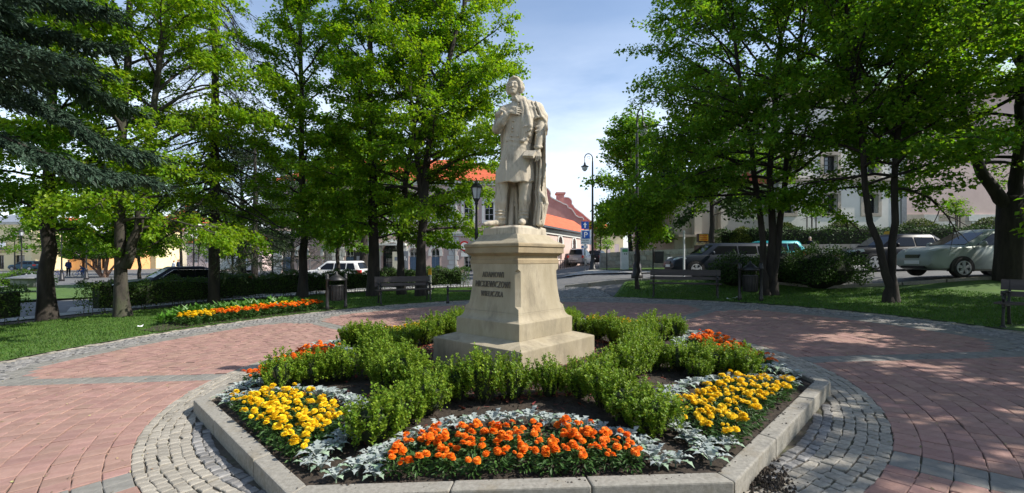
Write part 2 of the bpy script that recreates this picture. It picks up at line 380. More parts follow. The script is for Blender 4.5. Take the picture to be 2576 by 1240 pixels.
for y in np.arange(15.2, 18.9, .12):                       # the sett path that leaves the plaza behind the monument
    xr = np.interp(y, [15.1, 16.8, 18.9], [3.45, 3.3, 2.5]); x = -.2 + RNG.random() * .1
    while x < xr - .1:
        if math.hypot(x, y + .05 - CY) > R_OUT + .05: dark.append([(x, y), (x + .11, y), (x + .11, y + .11), (x, y + .11)])
        x += .12
for i in range(2): edge += arcrow(8.95 + i * .12, 8.95 + (i + 1) * .12, -30, 210, .15, .012)
stones('red_paver', red, M_RED, pav, ch=.0055, dz=.0025)
stones('grey_paver', grey, M_GREY, pav, ch=.0055, nind=300)
stones('granite_sett', ring, M_SETT, pav, ch=.0055, jit=.007, dz=.003)
stones('dark_sett', dark, M_DSETT, pav, ch=.009, jit=.006, dz=.004)
stones('edge_sett', edge, M_SETT, pav, ch=.011, jit=.007, dz=.005, nind=120)

# ================================================================ the octagonal planter
KO, KI, KH = 3.905, 3.755, .14
oc = lambda R, k: (R * math.cos(math.radians(22.5 + 45 * k)), CY + R * math.sin(math.radians(22.5 + 45 * k)))
planter = thing('flower_planter', 'octagonal raised flower planter with pale granite kerb around the monument', 'planter', (0, CY, 0))
def plz(x, y): return (x, y - CY)
for k in range(8):
    A, B, a, b = oc(KO, k), oc(KO, k + 1), oc(KI, k), oc(KI, k + 1); cuts = [0, .36, .68, 1] if k % 2 else [0, .31, .74, 1]
    for t0, t1 in zip(cuts[:-1], cuts[1:]):
        g = .0015; lp = lambda p, q, t: (p[0] + (q[0] - p[0]) * t, p[1] + (q[1] - p[1]) * t)
        q = [lp(A, B, t0 + g), lp(A, B, t1 - g), lp(a, b, t1 - g), lp(a, b, t0 + g)]; hh = KH + random.uniform(-.004, .004); mb = MB()
        mb.add([(x, y - CY, float(G(x, y)) - .1) for x, y in q] + [(x, y - CY, float(G(x, y)) + hh) for x, y in q],
               [(3, 2, 1, 0), (4, 5, 6, 7), (0, 1, 5, 4), (1, 2, 6, 5), (2, 3, 7, 6), (3, 0, 4, 7)])
        bevel(mb.obj('kerb_stone', M_GRAN, planter), .012, 2)
def SZ(x, y):
    x = np.asarray(x, float); y = np.asarray(y, float); r = np.hypot(x, y - CY)
    return G(x, y) + .095 + .085 * np.clip(1 - r / 3.6, 0, 1) + .012 * np.sin(x * 7.1 + 1.3 * np.sin(y * 5)) * np.cos(y * 6.3)
th = np.radians(np.arange(0, 360, 3)); rad = np.linspace(.02, 1, 46); A, T = np.meshgrid(th, rad)
lim = KI * math.cos(math.pi / 8) / np.cos((A + math.pi / 8) % (math.pi / 4) - math.pi / 8) + .02
X = T * lim * np.cos(A); Y = CY + T * lim * np.sin(A); Z = SZ(X, Y) + RNG.normal(0, .006, X.shape)
me = grid_mesh('soil', np.c_[X, X[:, :1]], np.c_[Y, Y[:, :1]] - CY, np.c_[Z, Z[:, :1]], M_SOIL); ob('soil', me, planter)
n = 3600; rr = np.sqrt(RNG.random(n)) * 1.85; aa = RNG.random(n) * 2 * math.pi                                # bark chips
nx = 900; rr = np.r_[rr, 1.7 + 1.5 * RNG.random(nx) ** 2]; aa = np.r_[aa, RNG.random(nx) * 2 * math.pi]; n += nx
px, py = rr * np.cos(aa), CY + rr * np.sin(aa); pz = SZ(px, py) + .012 + .012 * RNG.random(n)
def cards(P, L_, W_, tilt, up=None, n=None):
    """flat four-cornered flakes at P with random headings"""
    n = len(P); h = RNG.random(n) * 2 * math.pi; d = np.c_[np.cos(h), np.sin(h), RNG.normal(0, tilt, n)]; d /= np.linalg.norm(d, axis=1)[:, None]
    s = np.c_[-np.sin(h), np.cos(h), RNG.normal(0, tilt, n)]; L_ = np.asarray(L_)[:, None]; W_ = np.asarray(W_)[:, None]
    V = np.stack([P - d * L_ - s * W_, P + d * L_ - s * W_ * .7, P + d * L_ * .9 + s * W_, P - d * L_ + s * W_ * .8], 1).reshape(-1, 3)
    return V, np.arange(4 * n).reshape(n, 4)
V, F = cards(np.c_[px, py - CY, pz], RNG.uniform(.012, .035, n), RNG.uniform(.006, .014, n), .35)
o = ob('bark_mulch', me_np('bark_mulch', V, F, M_MULCH), planter); o['kind'] = 'stuff'
n = 2600; t = RNG.random(n) * 2 * math.pi; lim = (KI * math.cos(math.pi / 8) / np.cos((t + math.pi / 8) % (math.pi / 4) - math.pi / 8) - .03); q = lim * np.sqrt(.22 + .78 * RNG.random(n))
px, py = q * np.cos(t), CY + q * np.sin(t); s = RNG.uniform(.006, .022, n)                                       # clods
b = np.array([(-1, 0, 0), (1, 0, 0), (0, -1, 0), (0, 1, 0), (0, 0, 1.1)]); V = np.stack([px, py - CY, SZ(px, py)], 1)[:, None] + b[None] * s[:, None, None] * RNG.uniform(.7, 1.3, (n, 5, 3))
F = (np.array([(0, 2, 4), (2, 1, 4), (1, 3, 4), (3, 0, 4)])[None] + (np.arange(n) * 5)[:, None, None]).reshape(-1, 3)
o = ob('soil_clods', me_np('soil_clods', V.reshape(-1, 3), F, M_SOIL), planter); o['kind'] = 'stuff'

# soil that has spilled on the kerb and a small heap beside it
n = 260; k = RNG.choice([4, 5, 6, 7], n, p=[.2, .25, .3, .25]); t = RNG.random(n); f = RNG.random(n) ** 4.5 * .8
A8 = np.array([oc(1, i) for i in range(9)]) - [0, CY]; rr = KI + (KO - KI) * f; P = (A8[k] * (1 - t[:, None]) + A8[k + 1] * t[:, None]) * rr[:, None]; s = RNG.uniform(.003, .010, n)
V = np.stack([P[:, 0], P[:, 1], G(P[:, 0], P[:, 1] + CY) + KH + .003], 1)[:, None] + b[None] * s[:, None, None] * RNG.uniform(.7, 1.3, (n, 5, 3)) * np.array([1.2, 1.2, .5])
F = (np.array([(0, 2, 4), (2, 1, 4), (1, 3, 4), (3, 0, 4)])[None] + (np.arange(n) * 5)[:, None, None]).reshape(-1, 3)
o = ob('spilled_soil', me_np('spilled_soil', V.reshape(-1, 3), F, M_SOIL), planter); o['kind'] = 'stuff'
hx, hy, hz = gp(1930, 1212); n = 420; q = RNG.normal(0, 1, (n, 2)) * [.085, .20]; ca, sa = math.cos(-.35), math.sin(-.35); px, py = hx + q[:, 0] * ca - q[:, 1] * sa, hy + q[:, 0] * sa + q[:, 1] * ca; s = RNG.uniform(.006, .02, n); hh = .05 * np.exp(-(q[:, 0] / .1) ** 2 - (q[:, 1] / .22) ** 2) * RNG.random(n)
V = np.stack([px, py, G(px, py) + hh], 1)[:, None] + b[None] * s[:, None, None] * RNG.uniform(.7, 1.3, (n, 5, 3)); F = (np.array([(0, 2, 4), (2, 1, 4), (1, 3, 4), (3, 0, 4)])[None] + (np.arange(n) * 5)[:, None, None]).reshape(-1, 3)
o = ob('soil_heap', me_np('soil_heap', V.reshape(-1, 3), F, M_SOIL)); tag(o, 'small heap of spilled soil on the setts against the planter kerb', 'soil'); o['kind'] = 'stuff'
# bud scales, grit and leaf bits blown over the paving
M_BITS = mat('leaf_bits', (.16, .11, .05), (.32, .27, .14), 40, .9, rnd=.5, hue=.06)
n = 2600; aa = RNG.random(n) * 2 * math.pi; rr = np.sqrt(RNG.uniform(4.05 ** 2, 9.1 ** 2, n)); px, py = rr * np.cos(aa), CY + rr * np.sin(aa); V, F = cards(np.c_[px, py, G(px, py) + .008], RNG.uniform(.004, .014, n), RNG.uniform(.003, .009, n), .25)
o = ob('leaf_bits', me_np('leaf_bits', V, F, M_BITS), pav); o['kind'] = 'stuff'

# ================================================================ grass blades on the nearer lawns
def blades(parent, n, r0, r1, a0, a1, hmin, hmax, wd):
    a = RNG.uniform(a0, a1, n); rr = np.sqrt(RNG.uniform(r0 ** 2, (r1 if not callable(r1) else 13.5) ** 2, n))
    if callable(r1): ok = rr < np.array([r1(q) - .2 for q in a]); a, rr = a[ok], rr[ok]
    x = rr * np.cos(np.radians(a)); y = CY + rr * np.sin(np.radians(a)); ok = (y > .8) & (np.abs(x / np.maximum(y, .1)) < 1.35); x, y = x[ok], y[ok]; n = len(x)
    z = G(x, y) + .01; h = RNG.uniform(hmin, hmax, n); t = RNG.random(n) * 2 * math.pi; w2 = wd * RNG.uniform(.6, 1.4, n)
    dx, dy = np.cos(t) * w2, np.sin(t) * w2; lx, ly = RNG.normal(0, .45, (2, n)) * h
    V = np.stack([np.c_[x - dx, y - dy, z], np.c_[x + dx, y + dy, z], np.c_[x + lx, y + ly, z + h]], 1).reshape(-1, 3)
    o = ob('grass_blades', me_np('grass_blades', V, np.arange(3 * n).reshape(n, 3), M_BLADE), parent); o['kind'] = 'stuff'
blades(lawn_l, 95000, 9.2, 15.2, 96, 190, .025, .06, .009)
blades(lawn_r, 45000, 9.2, rk, 12, 68, .025, .06, .009)
# ================================================================ pedestal
M_STONE = mat('sandstone', (.32, .27, .18), (.43, .37, .265), 5, .85, .35, 70, dirt=((.19, .16, .108), 2.4, .5, .8), detail=9, stretch=(1, 1, .35))
M_STONE2 = mat('ochre_sandstone', (.27, .205, .12), (.36, .285, .175), 3.5, .85, .35, 70, dirt=((.18, .145, .095), 3.0, .5, .7), detail=9)
M_STAT = mat('statue_stone', (.43, .37, .28), (.57, .505, .39), 7, .85, .45, 60, dirt=((.17, .145, .108), 6.5, .52, .8), detail=9, stretch=(1, 1, .3))
M_LETTER = mat('letter_metal', (.095, .08, .058), (.16, .135, .10), 30, .55, .2)
PX, ROT = .04, math.radians(3.5)
ped = thing('pedestal', 'tapered square sandstone pedestal with a moulded cap and raised lettering', 'pedestal', (PX, CY, 0), ROT)
def ring4(D, z, c=0.0):                                    # square on its corner; c = chamfer
    q = [(0, -D), (D, 0), (0, D), (-D, 0)]
    if not c: return [(x, y, z) for x, y in q]
    res = []
    for i in range(4):
        p, b, n = q[i], q[i - 1], q[(i + 1) % 4]
        for o in (b, n):
            l = math.hypot(o[0] - p[0], o[1] - p[1]); res.append((p[0] + (o[0] - p[0]) * c / l, p[1] + (o[1] - p[1]) * c / l, z))
    return res
def loft(name, rings, m, parent, bev=.006):
    n = len(rings[0]); mb = MB(); V = [v for r in rings for v in r]; F = []
    for i in range(len(rings) - 1):
        for k in range(n): F.append((i * n + k, i * n + (k + 1) % n, (i + 1) * n + (k + 1) % n, (i + 1) * n + k))
    F.append(tuple(range(n - 1, -1, -1))); F.append(tuple((len(rings) - 1) * n + k for k in range(n)))
    mb.add(V, F); o = mb.obj(name, m, parent)
    if bev: bevel(o, bev, 2, 25)
    return o
loft('base_block', [ring4(1.18, -.1), ring4(1.18, .468), ring4(.86, .535)], M_STONE, ped, .012)
og = [ring4(.847, .53), ring4(.847, .755)] + [ring4(.835 - .105 * math.sin(t * math.pi / 2), .762 + .112 * (1 - math.cos(t * math.pi / 2)) ** .9) for t in np.linspace(.05, 1, 7)]
loft('plinth', og, M_STONE, ped, .008)
die = []
for t in np.r_[0, .08, .105, .13, np.linspace(.2, .8, 8), .84, .865, .89, 1]:
    z = .876 + .652 * t; D = .635 + .085 * (1 - t) ** 2.2 + .005
    die.append(ring4(D, z, .004 + .052 * float(ss(t, .08, .13) * (1 - ss(t, .84, .89)))))
loft('die', die, M_STONE, ped, .0)
band = [ring4(.633, 1.524), ring4(.648, 1.528), ring4(.648, 1.585), ring4(.632, 1.59), ring4(.632, 1.625)] + [ring4(.632 + .07 * math.sin(t * math.pi / 2) ** 2, 1.625 + .05 * t) for t in np.linspace(.2, 1, 5)]
loft('frieze', band, M_STONE2, ped, .004)
loft('cornice', [ring4(.69, 1.672), ring4(.722, 1.675), ring4(.722, 1.755), ring4(.742, 1.762), ring4(.742, 1.795), ring4(.725, 1.808)], M_STONE2, ped, .005)
loft('cap_slope', [ring4(.722, 1.803), ring4(.70, 1.815), ring4(.57, 1.87), ring4(.505, 1.93), ring4(.495, 1.938)], M_STONE, ped, .006)
loft('statue_plate', [ring4(.482, 1.93, .03), ring4(.478, 2.03, .03), ring4(.40, 2.06, .05), ring4(.2, 2.07, .03)], M_STAT, ped, .01)
# raised letters on the left face: the face plane runs from the near corner to the left corner
def letters(txt, zc, h, width, parent):
    cu = bpy.data.curves.new('letters', 'FONT'); cu.body = txt; cu.align_x = 'CENTER'; cu.align_y = 'CENTER'; cu.size = 1; cu.extrude = .007; cu.offset = -.004; cu.space_character = 1.12; cu.resolution_u = 3
    to = bpy.data.objects.new('t', cu); COL.objects.link(to); bpy.context.view_layer.update()
    me = bpy.data.meshes.new_from_object(to.evaluated_get(bpy.context.evaluated_depsgraph_get())); bpy.data.objects.remove(to)
    co = np.zeros(len(me.vertices) * 3, np.float32); me.vertices.foreach_get('co', co); co = co.reshape(-1, 3)
    mn, mxx = co.min(0), co.max(0); sxx = width / (mxx[0] - mn[0]); sy = h / (mxx[1] - mn[1]); c = (mn + mxx) / 2
    u = (co[:, 0] - c[0]) * sxx; v = (co[:, 1] - c[1]) * sy; e = co[:, 2] + .008
    t = np.clip((zc + v - .876) / .652, 0, 1); D = .64 + .085 * (1 - t) ** 2.2
    ex = np.array([.70711, -.70711]); nn = np.array([-.70711, -.70711]); dist = D * .70711 + e
    W = np.c_[nn[0] * dist + ex[0] * u, nn[1] * dist + ex[1] * u, zc + v]
    me.vertices.foreach_set('co', W.astype(np.float32).ravel()); me.materials.clear(); me.materials.append(M_LETTER); me.update()
    ob('lettering', me, parent)
letters('ADAMOWI', 1.378, .078, .40, ped)
letters('MICKIEWICZOWI', 1.245, .088, .655, ped)
letters('WIELICZKA', 1.113, .074, .42, ped)

# ================================================================ the figure: a distance field turned into one continuous skin
class SDF:
    def __init__(s, lo, hi, h):
        s.h = h; s.lo = np.array(lo, float); n = np.ceil((np.array(hi) - s.lo) / h).astype(int) + 1
        s.ax = [s.lo[i] + np.arange(n[i]) * h for i in range(3)]; s.D = np.full(n, .5, np.float32); s.n = n
    def win(s, lo, hi, pad):
        sl = []
        for i in range(3):
            a = int(np.clip(np.floor((lo[i] - pad - s.lo[i]) / s.h), 0, s.n[i])); b = int(np.clip(np.ceil((hi[i] + pad - s.lo[i]) / s.h) + 1, 0, s.n[i])); sl.append(slice(a, b))
        X = s.ax[0][sl[0]][:, None, None]; Y = s.ax[1][sl[1]][None, :, None]; Z = s.ax[2][sl[2]][None, None, :]
        return tuple(sl), X, Y, Z
    def put(s, sl, d, k, op='u'):
        d = d.astype(np.float32); a = s.D[sl]
        if op == 'u':
            if k: hh = np.clip(.5 + .5 * (a - d) / k, 0, 1); s.D[sl] = a * (1 - hh) + d * hh - k * hh * (1 - hh)
            else: s.D[sl] = np.minimum(a, d)
        else:
            if k: hh = np.clip(.5 - .5 * (a + d) / k, 0, 1); s.D[sl] = a * (1 - hh) - d * hh + k * hh * (1 - hh)
            else: s.D[sl] = np.maximum(a, -d)
    def cone(s, a, b, r0, r1, k=.02, sq=(1, 1, 1), op='u'):
        a = np.array(a, float); b = np.array(b, float); pad = max(r0, r1) * max(1 / min(sq), 1) + k + .03
        sl, X, Y, Z = s.win(np.minimum(a, b), np.maximum(a, b), pad); d = b - a; L2 = max((d ** 2).sum(), 1e-9)
        t = np.clip(((X - a[0]) * d[0] + (Y - a[1]) * d[1] + (Z - a[2]) * d[2]) / L2, 0, 1)
        q = np.sqrt(((X - a[0] - t * d[0]) * sq[0]) ** 2 + ((Y - a[1] - t * d[1]) * sq[1]) ** 2 + ((Z - a[2] - t * d[2]) * sq[2]) ** 2)
        s.put(sl, (q - (r0 + (r1 - r0) * t)) / max(sq), k, op)
    def chain(s, pts, rad, k=.02, sq=(1, 1, 1)):
        for i in range(len(pts) - 1): s.cone(pts[i], pts[i + 1], rad[i], rad[i + 1], k, sq)
    def ell(s, c, r, k=.02, rz=0, op='u', ry=0):
        c = np.array(c, float); m = max(r) + k + .03; sl, X, Y, Z = s.win(c, c, m); x, y, z = X - c[0], Y - c[1], Z - c[2]
        if rz: cs, sn = math.cos(rz), math.sin(rz); x, y = x * cs + y * sn, -x * sn + y * cs
        if ry: cs, sn = math.cos(ry), math.sin(ry); x, z = x * cs - z * sn, x * sn + z * cs
        q = np.sqrt((x / r[0]) ** 2 + (y / r[1]) ** 2 + (z / r[2]) ** 2); s.put(sl, (q - 1) * min(r), k, op)
    def field(s, lo, hi, fn, k=.02, op='u'):
        sl, X, Y, Z = s.win(lo, hi, k + .02); X, Y, Z = np.broadcast_arrays(X, Y, Z); s.put(sl, fn(X, Y, Z), k, op)
    def mesh(s):
        D = s.D; n = np.array(D.shape) - 1; ins = D < 0; c8 = [(i, j, k) for i in (0, 1) for j in (0, 1) for k in (0, 1)]
        cnt = sum(ins[i:i + n[0], j:j + n[1], k:k + n[2]].astype(np.int8) for i, j, k in c8); act = (cnt > 0) & (cnt < 8)
        idx = np.argwhere(act); vid = np.full(act.shape, -1, np.int64); vid[act] = np.arange(len(idx)); acc = np.zeros((len(idx), 3)); num = np.zeros(len(idx))
        for a in c8:
            for ax in range(3):
                if a[ax]: continue
                b = list(a); b[ax] = 1
                da = D[idx[:, 0] + a[0], idx[:, 1] + a[1], idx[:, 2] + a[2]]; db = D[idx[:, 0] + b[0], idx[:, 1] + b[1], idx[:, 2] + b[2]]
                m = (da < 0) != (db < 0); t = np.where(m, da / np.where(m, da - db, 1), 0); p = np.tile(np.array(a, float), (len(idx), 1)); p[:, ax] += t
                acc[m] += p[m]; num[m] += 1
        V = s.lo + (idx + acc / num[:, None]) * s.h; F = []
        for ax in range(3):
            u, v = (ax + 1) % 3, (ax + 2) % 3; sl0 = [slice(None)] * 3; sl1 = [slice(None)] * 3
            sl0[ax] = slice(0, -1); sl1[ax] = slice(1, None); x = ins[tuple(sl0)] != ins[tuple(sl1)]
            e = np.argwhere(x); ok = (e[:, u] > 0) & (e[:, v] > 0) & (e[:, u] < n[u]) & (e[:, v] < n[v]); e = e[ok]
            q = []
            for du, dv in ((-1, -1), (0, -1), (0, 0), (-1, 0)):
                g = e.copy(); g[:, u] += du; g[:, v] += dv; q.append(vid[g[:, 0], g[:, 1], g[:, 2]])
            q = np.stack(q, 1); fl = ~ins[e[:, 0], e[:, 1], e[:, 2]]; q[fl] = q[fl][:, ::-1]; F.append(q)
        return V, np.concatenate(F)
K1 = .002435
def q(X_, Y_, y=0.0): return ((X_ - 575) * K1, y, (1037 - Y_) * K1)          # picture units of the figure -> metres about its plinth
s = SDF((-.58, -.40, -.03), (.50, .36, 2.18), .0095)
# --- coat: an oval that widens to the hem, with soft folds
zk = np.array([(1037 - v) * K1 for v in (300, 318, 340, 370, 410, 480, 540, 580, 640, 710, 778)]); 
lk = np.array([(v - 575) * K1 for v in (560, 535, 500, 482, 480, 488, 484, 480, 468, 454, 440)]); rkx = np.array([(v - 575) * K1 for v in (620, 650, 678, 690, 688, 668, 655, 655, 660, 666, 670)])
dk = np.array([.08, .10, .12, .14, .155, .155, .145, .15, .165, .18, .19])
def coat(X, Y, Z):
    z = Z[0, 0]; l = np.interp(z, zk[::-1], lk[::-1]); rr = np.interp(z, zk[::-1], rkx[::-1]); dd = np.interp(z, zk[::-1], dk[::-1])
    c, a = (l + rr) / 2, (rr - l) / 2; x = (X - c) / a; y = (Y + .01) / dd; th = np.arctan2(y, x); rho = np.sqrt(x * x + y * y)
    hem = np.clip((1.22 - z) / .6, 0, 1)
    fold = .030 * hem * np.sin(th * 7 + 1.0 + 2.2 * np.sin(z * 3)) + .016 * hem * np.sin(th * 13 + z * 4)
    wr = .022 * np.exp(-((z - 1.2) / .09) ** 2) * np.sin(z * 95 + 5 * X / .2) * (Y < 0)
    d = (rho - 1 - fold - wr) * np.minimum(a, dd)
    zb = (1037 - 780) * K1 + .028 * np.clip((X - .05) / .2, 0, 1) + .006 * np.sin(X * 30)
    return np.maximum(np.maximum(d, zb - Z), Z - (1037 - 298) * K1)
s.field((-.36, -.24, .58), (.27, .22, 1.82), coat, .01)
# hollow under the hem
s.field((-.30, -.16, .60), (.20, .16, .78), lambda X, Y, Z: np.maximum((np.sqrt(((X + .045) / .225) ** 2 + (Y / .145) ** 2) - 1) * .145, Z - .73), .01, 'd')
# --- legs and shoes
s.chain([q(480, 720, .0), q(478, 800, -.01), q(470, 890, -.02), q(468, 978, .0), q(470, 1008, .02)], [.098, .092, .084, .066, .06], .02)
s.chain([q(622, 720, -.02), q(617, 800, -.03), q(613, 880, -.035), q(606, 978, -.02), q(606, 1005, -.01)], [.10, .096, .086, .066, .058], .02)
s.chain([q(482, 1008, .03), q(440, 1014, -.05), q(402, 1021, -.12), q(378, 1025, -.155)], [.05, .047, .042, .028], .02, (1, 1, 1.15))
s.chain([q(610, 1004, .03), q(602, 1010, -.08), q(596, 1013, -.15), q(594, 1017, -.20)], [.05, .05, .049, .036], .02, (1, 1, 1.1))
for z_, a_ in ((945, .012), (962, .016)): s.ell(q(466, z_, -.02), (.078, .08, a_), .012); s.ell(q(607, z_, -.03), (.077, .08, a_), .012)
s.ell(q(470, 985, .0), (.082, .085, .03), .015); s.ell(q(606, 985, -.02), (.078, .088, .028), .015)
# --- cape behind
zc = np.array([(1037 - v) * K1 for v in (290, 330, 380, 440, 560, 640, 760, 880, 1000, 1032)]); cl = np.array([(v - 575) * K1 for v in (560, 500, 470, 466, 470, 468, 462, 470, 490, 500)]); cr = np.array([(v - 575) * K1 for v in (640, 688, 728, 740, 736, 738, 728, 716, 711, 704)])
def cape(X, Y, Z):
    z = Z[0, 0]; l = np.interp(z, zc[::-1], cl[::-1]); rr = np.interp(z, zc[::-1], cr[::-1])
    amp = np.clip((1.5 - z) / 1.0, .15, 1)
    yc = .135 + .03 * (1 - np.clip(z / 1.6, 0, 1)) + .03 * amp * np.sin(X * 46 + 1.5 * np.sin(z * 2.2)) + .012 * amp * np.sin(X * 95 + z * 3)
    wrap = np.clip((X - (rr - .15)) / .15, 0, 1.3); yc = yc - .27 * wrap ** 1.6 * np.clip((1.62 - z) / .2, .4, 1)
    th = .026 + .01 * wrap
    edge = np.maximum(l - X, X - rr - .012 * np.sin(z * 9) * (z < .9))
    return np.maximum(np.maximum((np.abs(Y - yc) - th) * .6, edge), np.maximum(-Z + .0, Z - (1037 - 292) * K1))
s.field((-.33, -.25, 0), (.46, .27, 1.84), cape, .02)
# fluted front edge of the cape on the right, spilling to the plinth
for i, (x0, x1, x2, yy) in enumerate(((706, 700, 692, -.11), (722, 722, 712, -.07), (735, 738, 716, -.02), (690, 686, 672, -.03))):
    s.chain([q(x0, 640, yy), q(x0 - 2, 740, yy - .01), q(x1 - 4, 830, yy - .012 * (-1) ** i), q(x1 + 4, 900, yy - .03), q(x2, 1022, yy - .02)], [.016, .021, .024, .029, .036], .014)
s.chain([q(706, 838, -.13), q(724, 868, -.16), q(734, 900, -.12), q(716, 925, -.13), q(702, 960, -.15)], [.016, .024, .02, .02, .014], .012)
s.chain([q(540, 800, .10), q(536, 900, .08), q(530, 1025, .05)], [.03, .034, .045], .02); s.chain([q(562, 800, .1), q(566, 900, .09), q(570, 1025, .08)], [.024, .028, .036], .015)
# --- shoulders
s.chain([q(575, 322, .0), q(505, 352, .0)], [.10, .098], .04); s.chain([q(600, 318, .0), q(668, 345, .01)], [.10, .10], .04)
# mantle over the shoulder on the right with a turned rim
s.chain([q(640, 312, .02), q(685, 335, .02), q(712, 385, .01), q(722, 425, .0)], [.085, .105, .098, .07], .03)
s.chain([q(668, 408, -.12), q(690, 396, -.13), q(715, 392, -.10), q(736, 412, -.05), q(744, 450, .0), q(744, 480, .04)], [.012, .016, .02, .022, .022, .018], .02)
for x0, x1 in ((650, 664), (668, 684), (690, 712)): s.chain([q(x0 - 12, 300, -.085), q(x0, 340, -.12), q(x1, 395, -.125)], [.012, .017, .02], .02)
# --- left arm (right in the picture) hanging, with cuff
s.chain([q(704, 405, -.02), q(706, 470, -.05), q(700, 520, -.085), q(692, 570, -.12)], [.07, .069, .064, .056], .015)
for (a, b, r_) in ((q(680, 452, -.10), q(722, 440, -.08), .018), (q(676, 478, -.11), q(722, 470, -.10), .016), (q(680, 505, -.12), q(718, 494, -.12), .012)): s.chain([a, b], [r_, r_ * .6], .02)
s.chain([q(672, 572, -.13), q(692, 580, -.175), q(712, 574, -.14)], [.018, .02, .018], .012); s.ell(q(692, 574, -.12), (.062, .062, .018), .008)
s.chain([q(690, 585, -.13), q(690, 612, -.15)], [.036, .034], .015); s.ell(q(689, 612, -.155), (.042, .03, .045), .012)
for i, (x0, x1, x2, ln) in enumerate(((676, 667, 664, 646), (685, 679, 675, 660), (694, 691, 687, 657), (703, 703, 699, 648))):
    s.chain([q(x0, 612, -.17), q(x1, 633, -.195), q(x2, ln, -.185)], [.0145, .013, .0115], .005)
s.chain([q(674, 596, -.15), q(662, 606, -.185), q(652, 624, -.195)], [.016, .0145, .012], .006)
# --- right arm (left in the picture): elbow out, hand on the breast
s.chain([q(498, 350, -.01), q(470, 400, -.03), q(450, 458, -.06)], [.088, .076, .07], .025)
s.chain([q(450, 458, -.065), q(474, 430, -.125), q(504, 392, -.17)], [.07, .062, .044], .02)
s.ell(q(462, 376, -.085), (.062, .07, .05), .03); s.chain([q(470, 356, -.13), q(492, 372, -.175), q(500, 402, -.165)], [.02, .018, .018], .014); s.chain([q(478, 350, -.06), q(496, 338, -.05)], [.045, .03], .02)
s.chain([q(506, 388, -.172), q(524, 376, -.182)], [.034, .033], .01); s.ell(q(534, 374, -.185), (.045, .026, .037), .01)
for y0, x1, y1, x2, y2 in ((360, 562, 352, 582, 354), (367, 565, 363, 588, 365), (375, 566, 375, 588, 378), (384, 562, 386, 580, 389)):
    s.chain([q(545, y0, -.192), q(x1, y1, -.197), q(x2, y2, -.186)], [.0145, .013, .011], .004)
s.chain([q(528, 362, -.19), q(540, 350, -.20), q(556, 345, -.195)], [.016, .0135, .0115], .005)
# --- scarf: two folded ends hanging from the collar
for pts, rd in ((((606, 292, -.10), (618, 340, -.145), (632, 400, -.18), (642, 455, -.19), (640, 478, -.18)), (.026, .034, .036, .036, .03)),
                (((590, 300, -.11), (598, 350, -.155), (602, 430, -.17), (604, 500, -.165), (602, 536, -.16)), (.02, .03, .033, .034, .034)),
                (((622, 292, -.08), (640, 340, -.12), (652, 400, -.15), (650, 460, -.16)), (.022, .026, .026, .022)),
                (((616, 400, -.175), (618, 460, -.185), (616, 488, -.18)), (.016, .024, .022)),
                (((636, 470, -.17), (632, 505, -.165), (622, 518, -.155)), (.03, .034, .028))):
    s.chain([q(a, b, c) for a, b, c in pts], rd, .008, (1, 1.25, 1))
for y_ in (460, 488, 514): s.cone(q(600 + (y_ - 460) * .9, y_ + 4, -.205), q(648, y_ - 10, -.21), .006, .01, .006)
s.chain([q(586, 536, -.17), q(604, 544, -.19), q(624, 528, -.18)], [.014, .018, .014], .01)
# --- neck, collar, head
s.chain([q(562, 252, -.015), q(572, 300, .0)], [.066, .078], .02)
s.field((-.12, -.13, 1.74), (.14, .12, 1.93), lambda X, Y, Z: np.maximum(np.abs((np.sqrt(((X - .012 + (1.84 - Z) * .05) / (.088 + (1.88 - Z) * .35)) ** 2 + ((Y + .0) / (.085 + (1.88 - Z) * .35)) ** 2) - 1) * .085) - .012, np.maximum(Z - 1.885 + .1 * (X - .0), 1.80 + .35 * np.abs(X - .0) - Z)), .006)
s.chain([q(556, 272, -.10), q(574, 306, -.125), q(600, 292, -.11)], [.012, .012, .012], .012)
hd = q(551, 205, -.025)
s.ell(hd, (.083, .098, .122), .01); s.ell((hd[0] - .012, hd[1] - .04, hd[2] - .075), (.056, .056, .05), .025)      # skull, jaw
s.ell((hd[0] - .018, hd[1] - .082, hd[2] - .105), (.024, .018, .018), .018)                                         # chin
s.chain([(hd[0] - .022, hd[1] - .095, hd[2] + .02), (hd[0] - .03, hd[1] - .118, hd[2] - .028)], [.010, .0165], .01)  # nose
s.chain([(hd[0] - .066, hd[1] - .07, hd[2] + .028), (hd[0] - .024, hd[1] - .1, hd[2] + .03), (hd[0] + .03, hd[1] - .088, hd[2] + .032)], [.011, .011, .011], .012)
for dx in (-.052, .012): s.ell((hd[0] + dx, hd[1] - .103, hd[2] + .008), (.017, .012, .009), .008, op='d'); s.ell((hd[0] + dx, hd[1] - .086, hd[2] + .006), (.014, .014, .011), .004)
for dx in (-.062, .03): s.ell((hd[0] + dx, hd[1] - .075, hd[2] - .022), (.02, .02, .018), .02)
s.chain([(hd[0] - .042, hd[1] - .092, hd[2] - .062), (hd[0] - .022, hd[1] - .103, hd[2] - .059), (hd[0] + .004, hd[1] - .097, hd[2] - .062)], [.004, .006, .004], .008)
def hair(X, Y, Z):                                          # a swept cap of locks
    x, y, z = X - hd[0] - .012, Y - hd[1] - .018, Z - hd[2] - .012; rr = np.sqrt((x / .112) ** 2 + (y / .118) ** 2 + (z / .125) ** 2)
    th = np.arctan2(x, z + .02); lock = .05 * np.sin(th * 11 + y * 30) + .03 * np.sin(th * 19 + 2)
    d = (rr - 1 - lock) * .11
    face = (y + .055) * -1 - .15 * z - .35 * np.abs(x + .025)                                                  # keep the face free
    return np.maximum(np.maximum(d, face), -(z + .115 - .02 * np.sin(x * 40)))
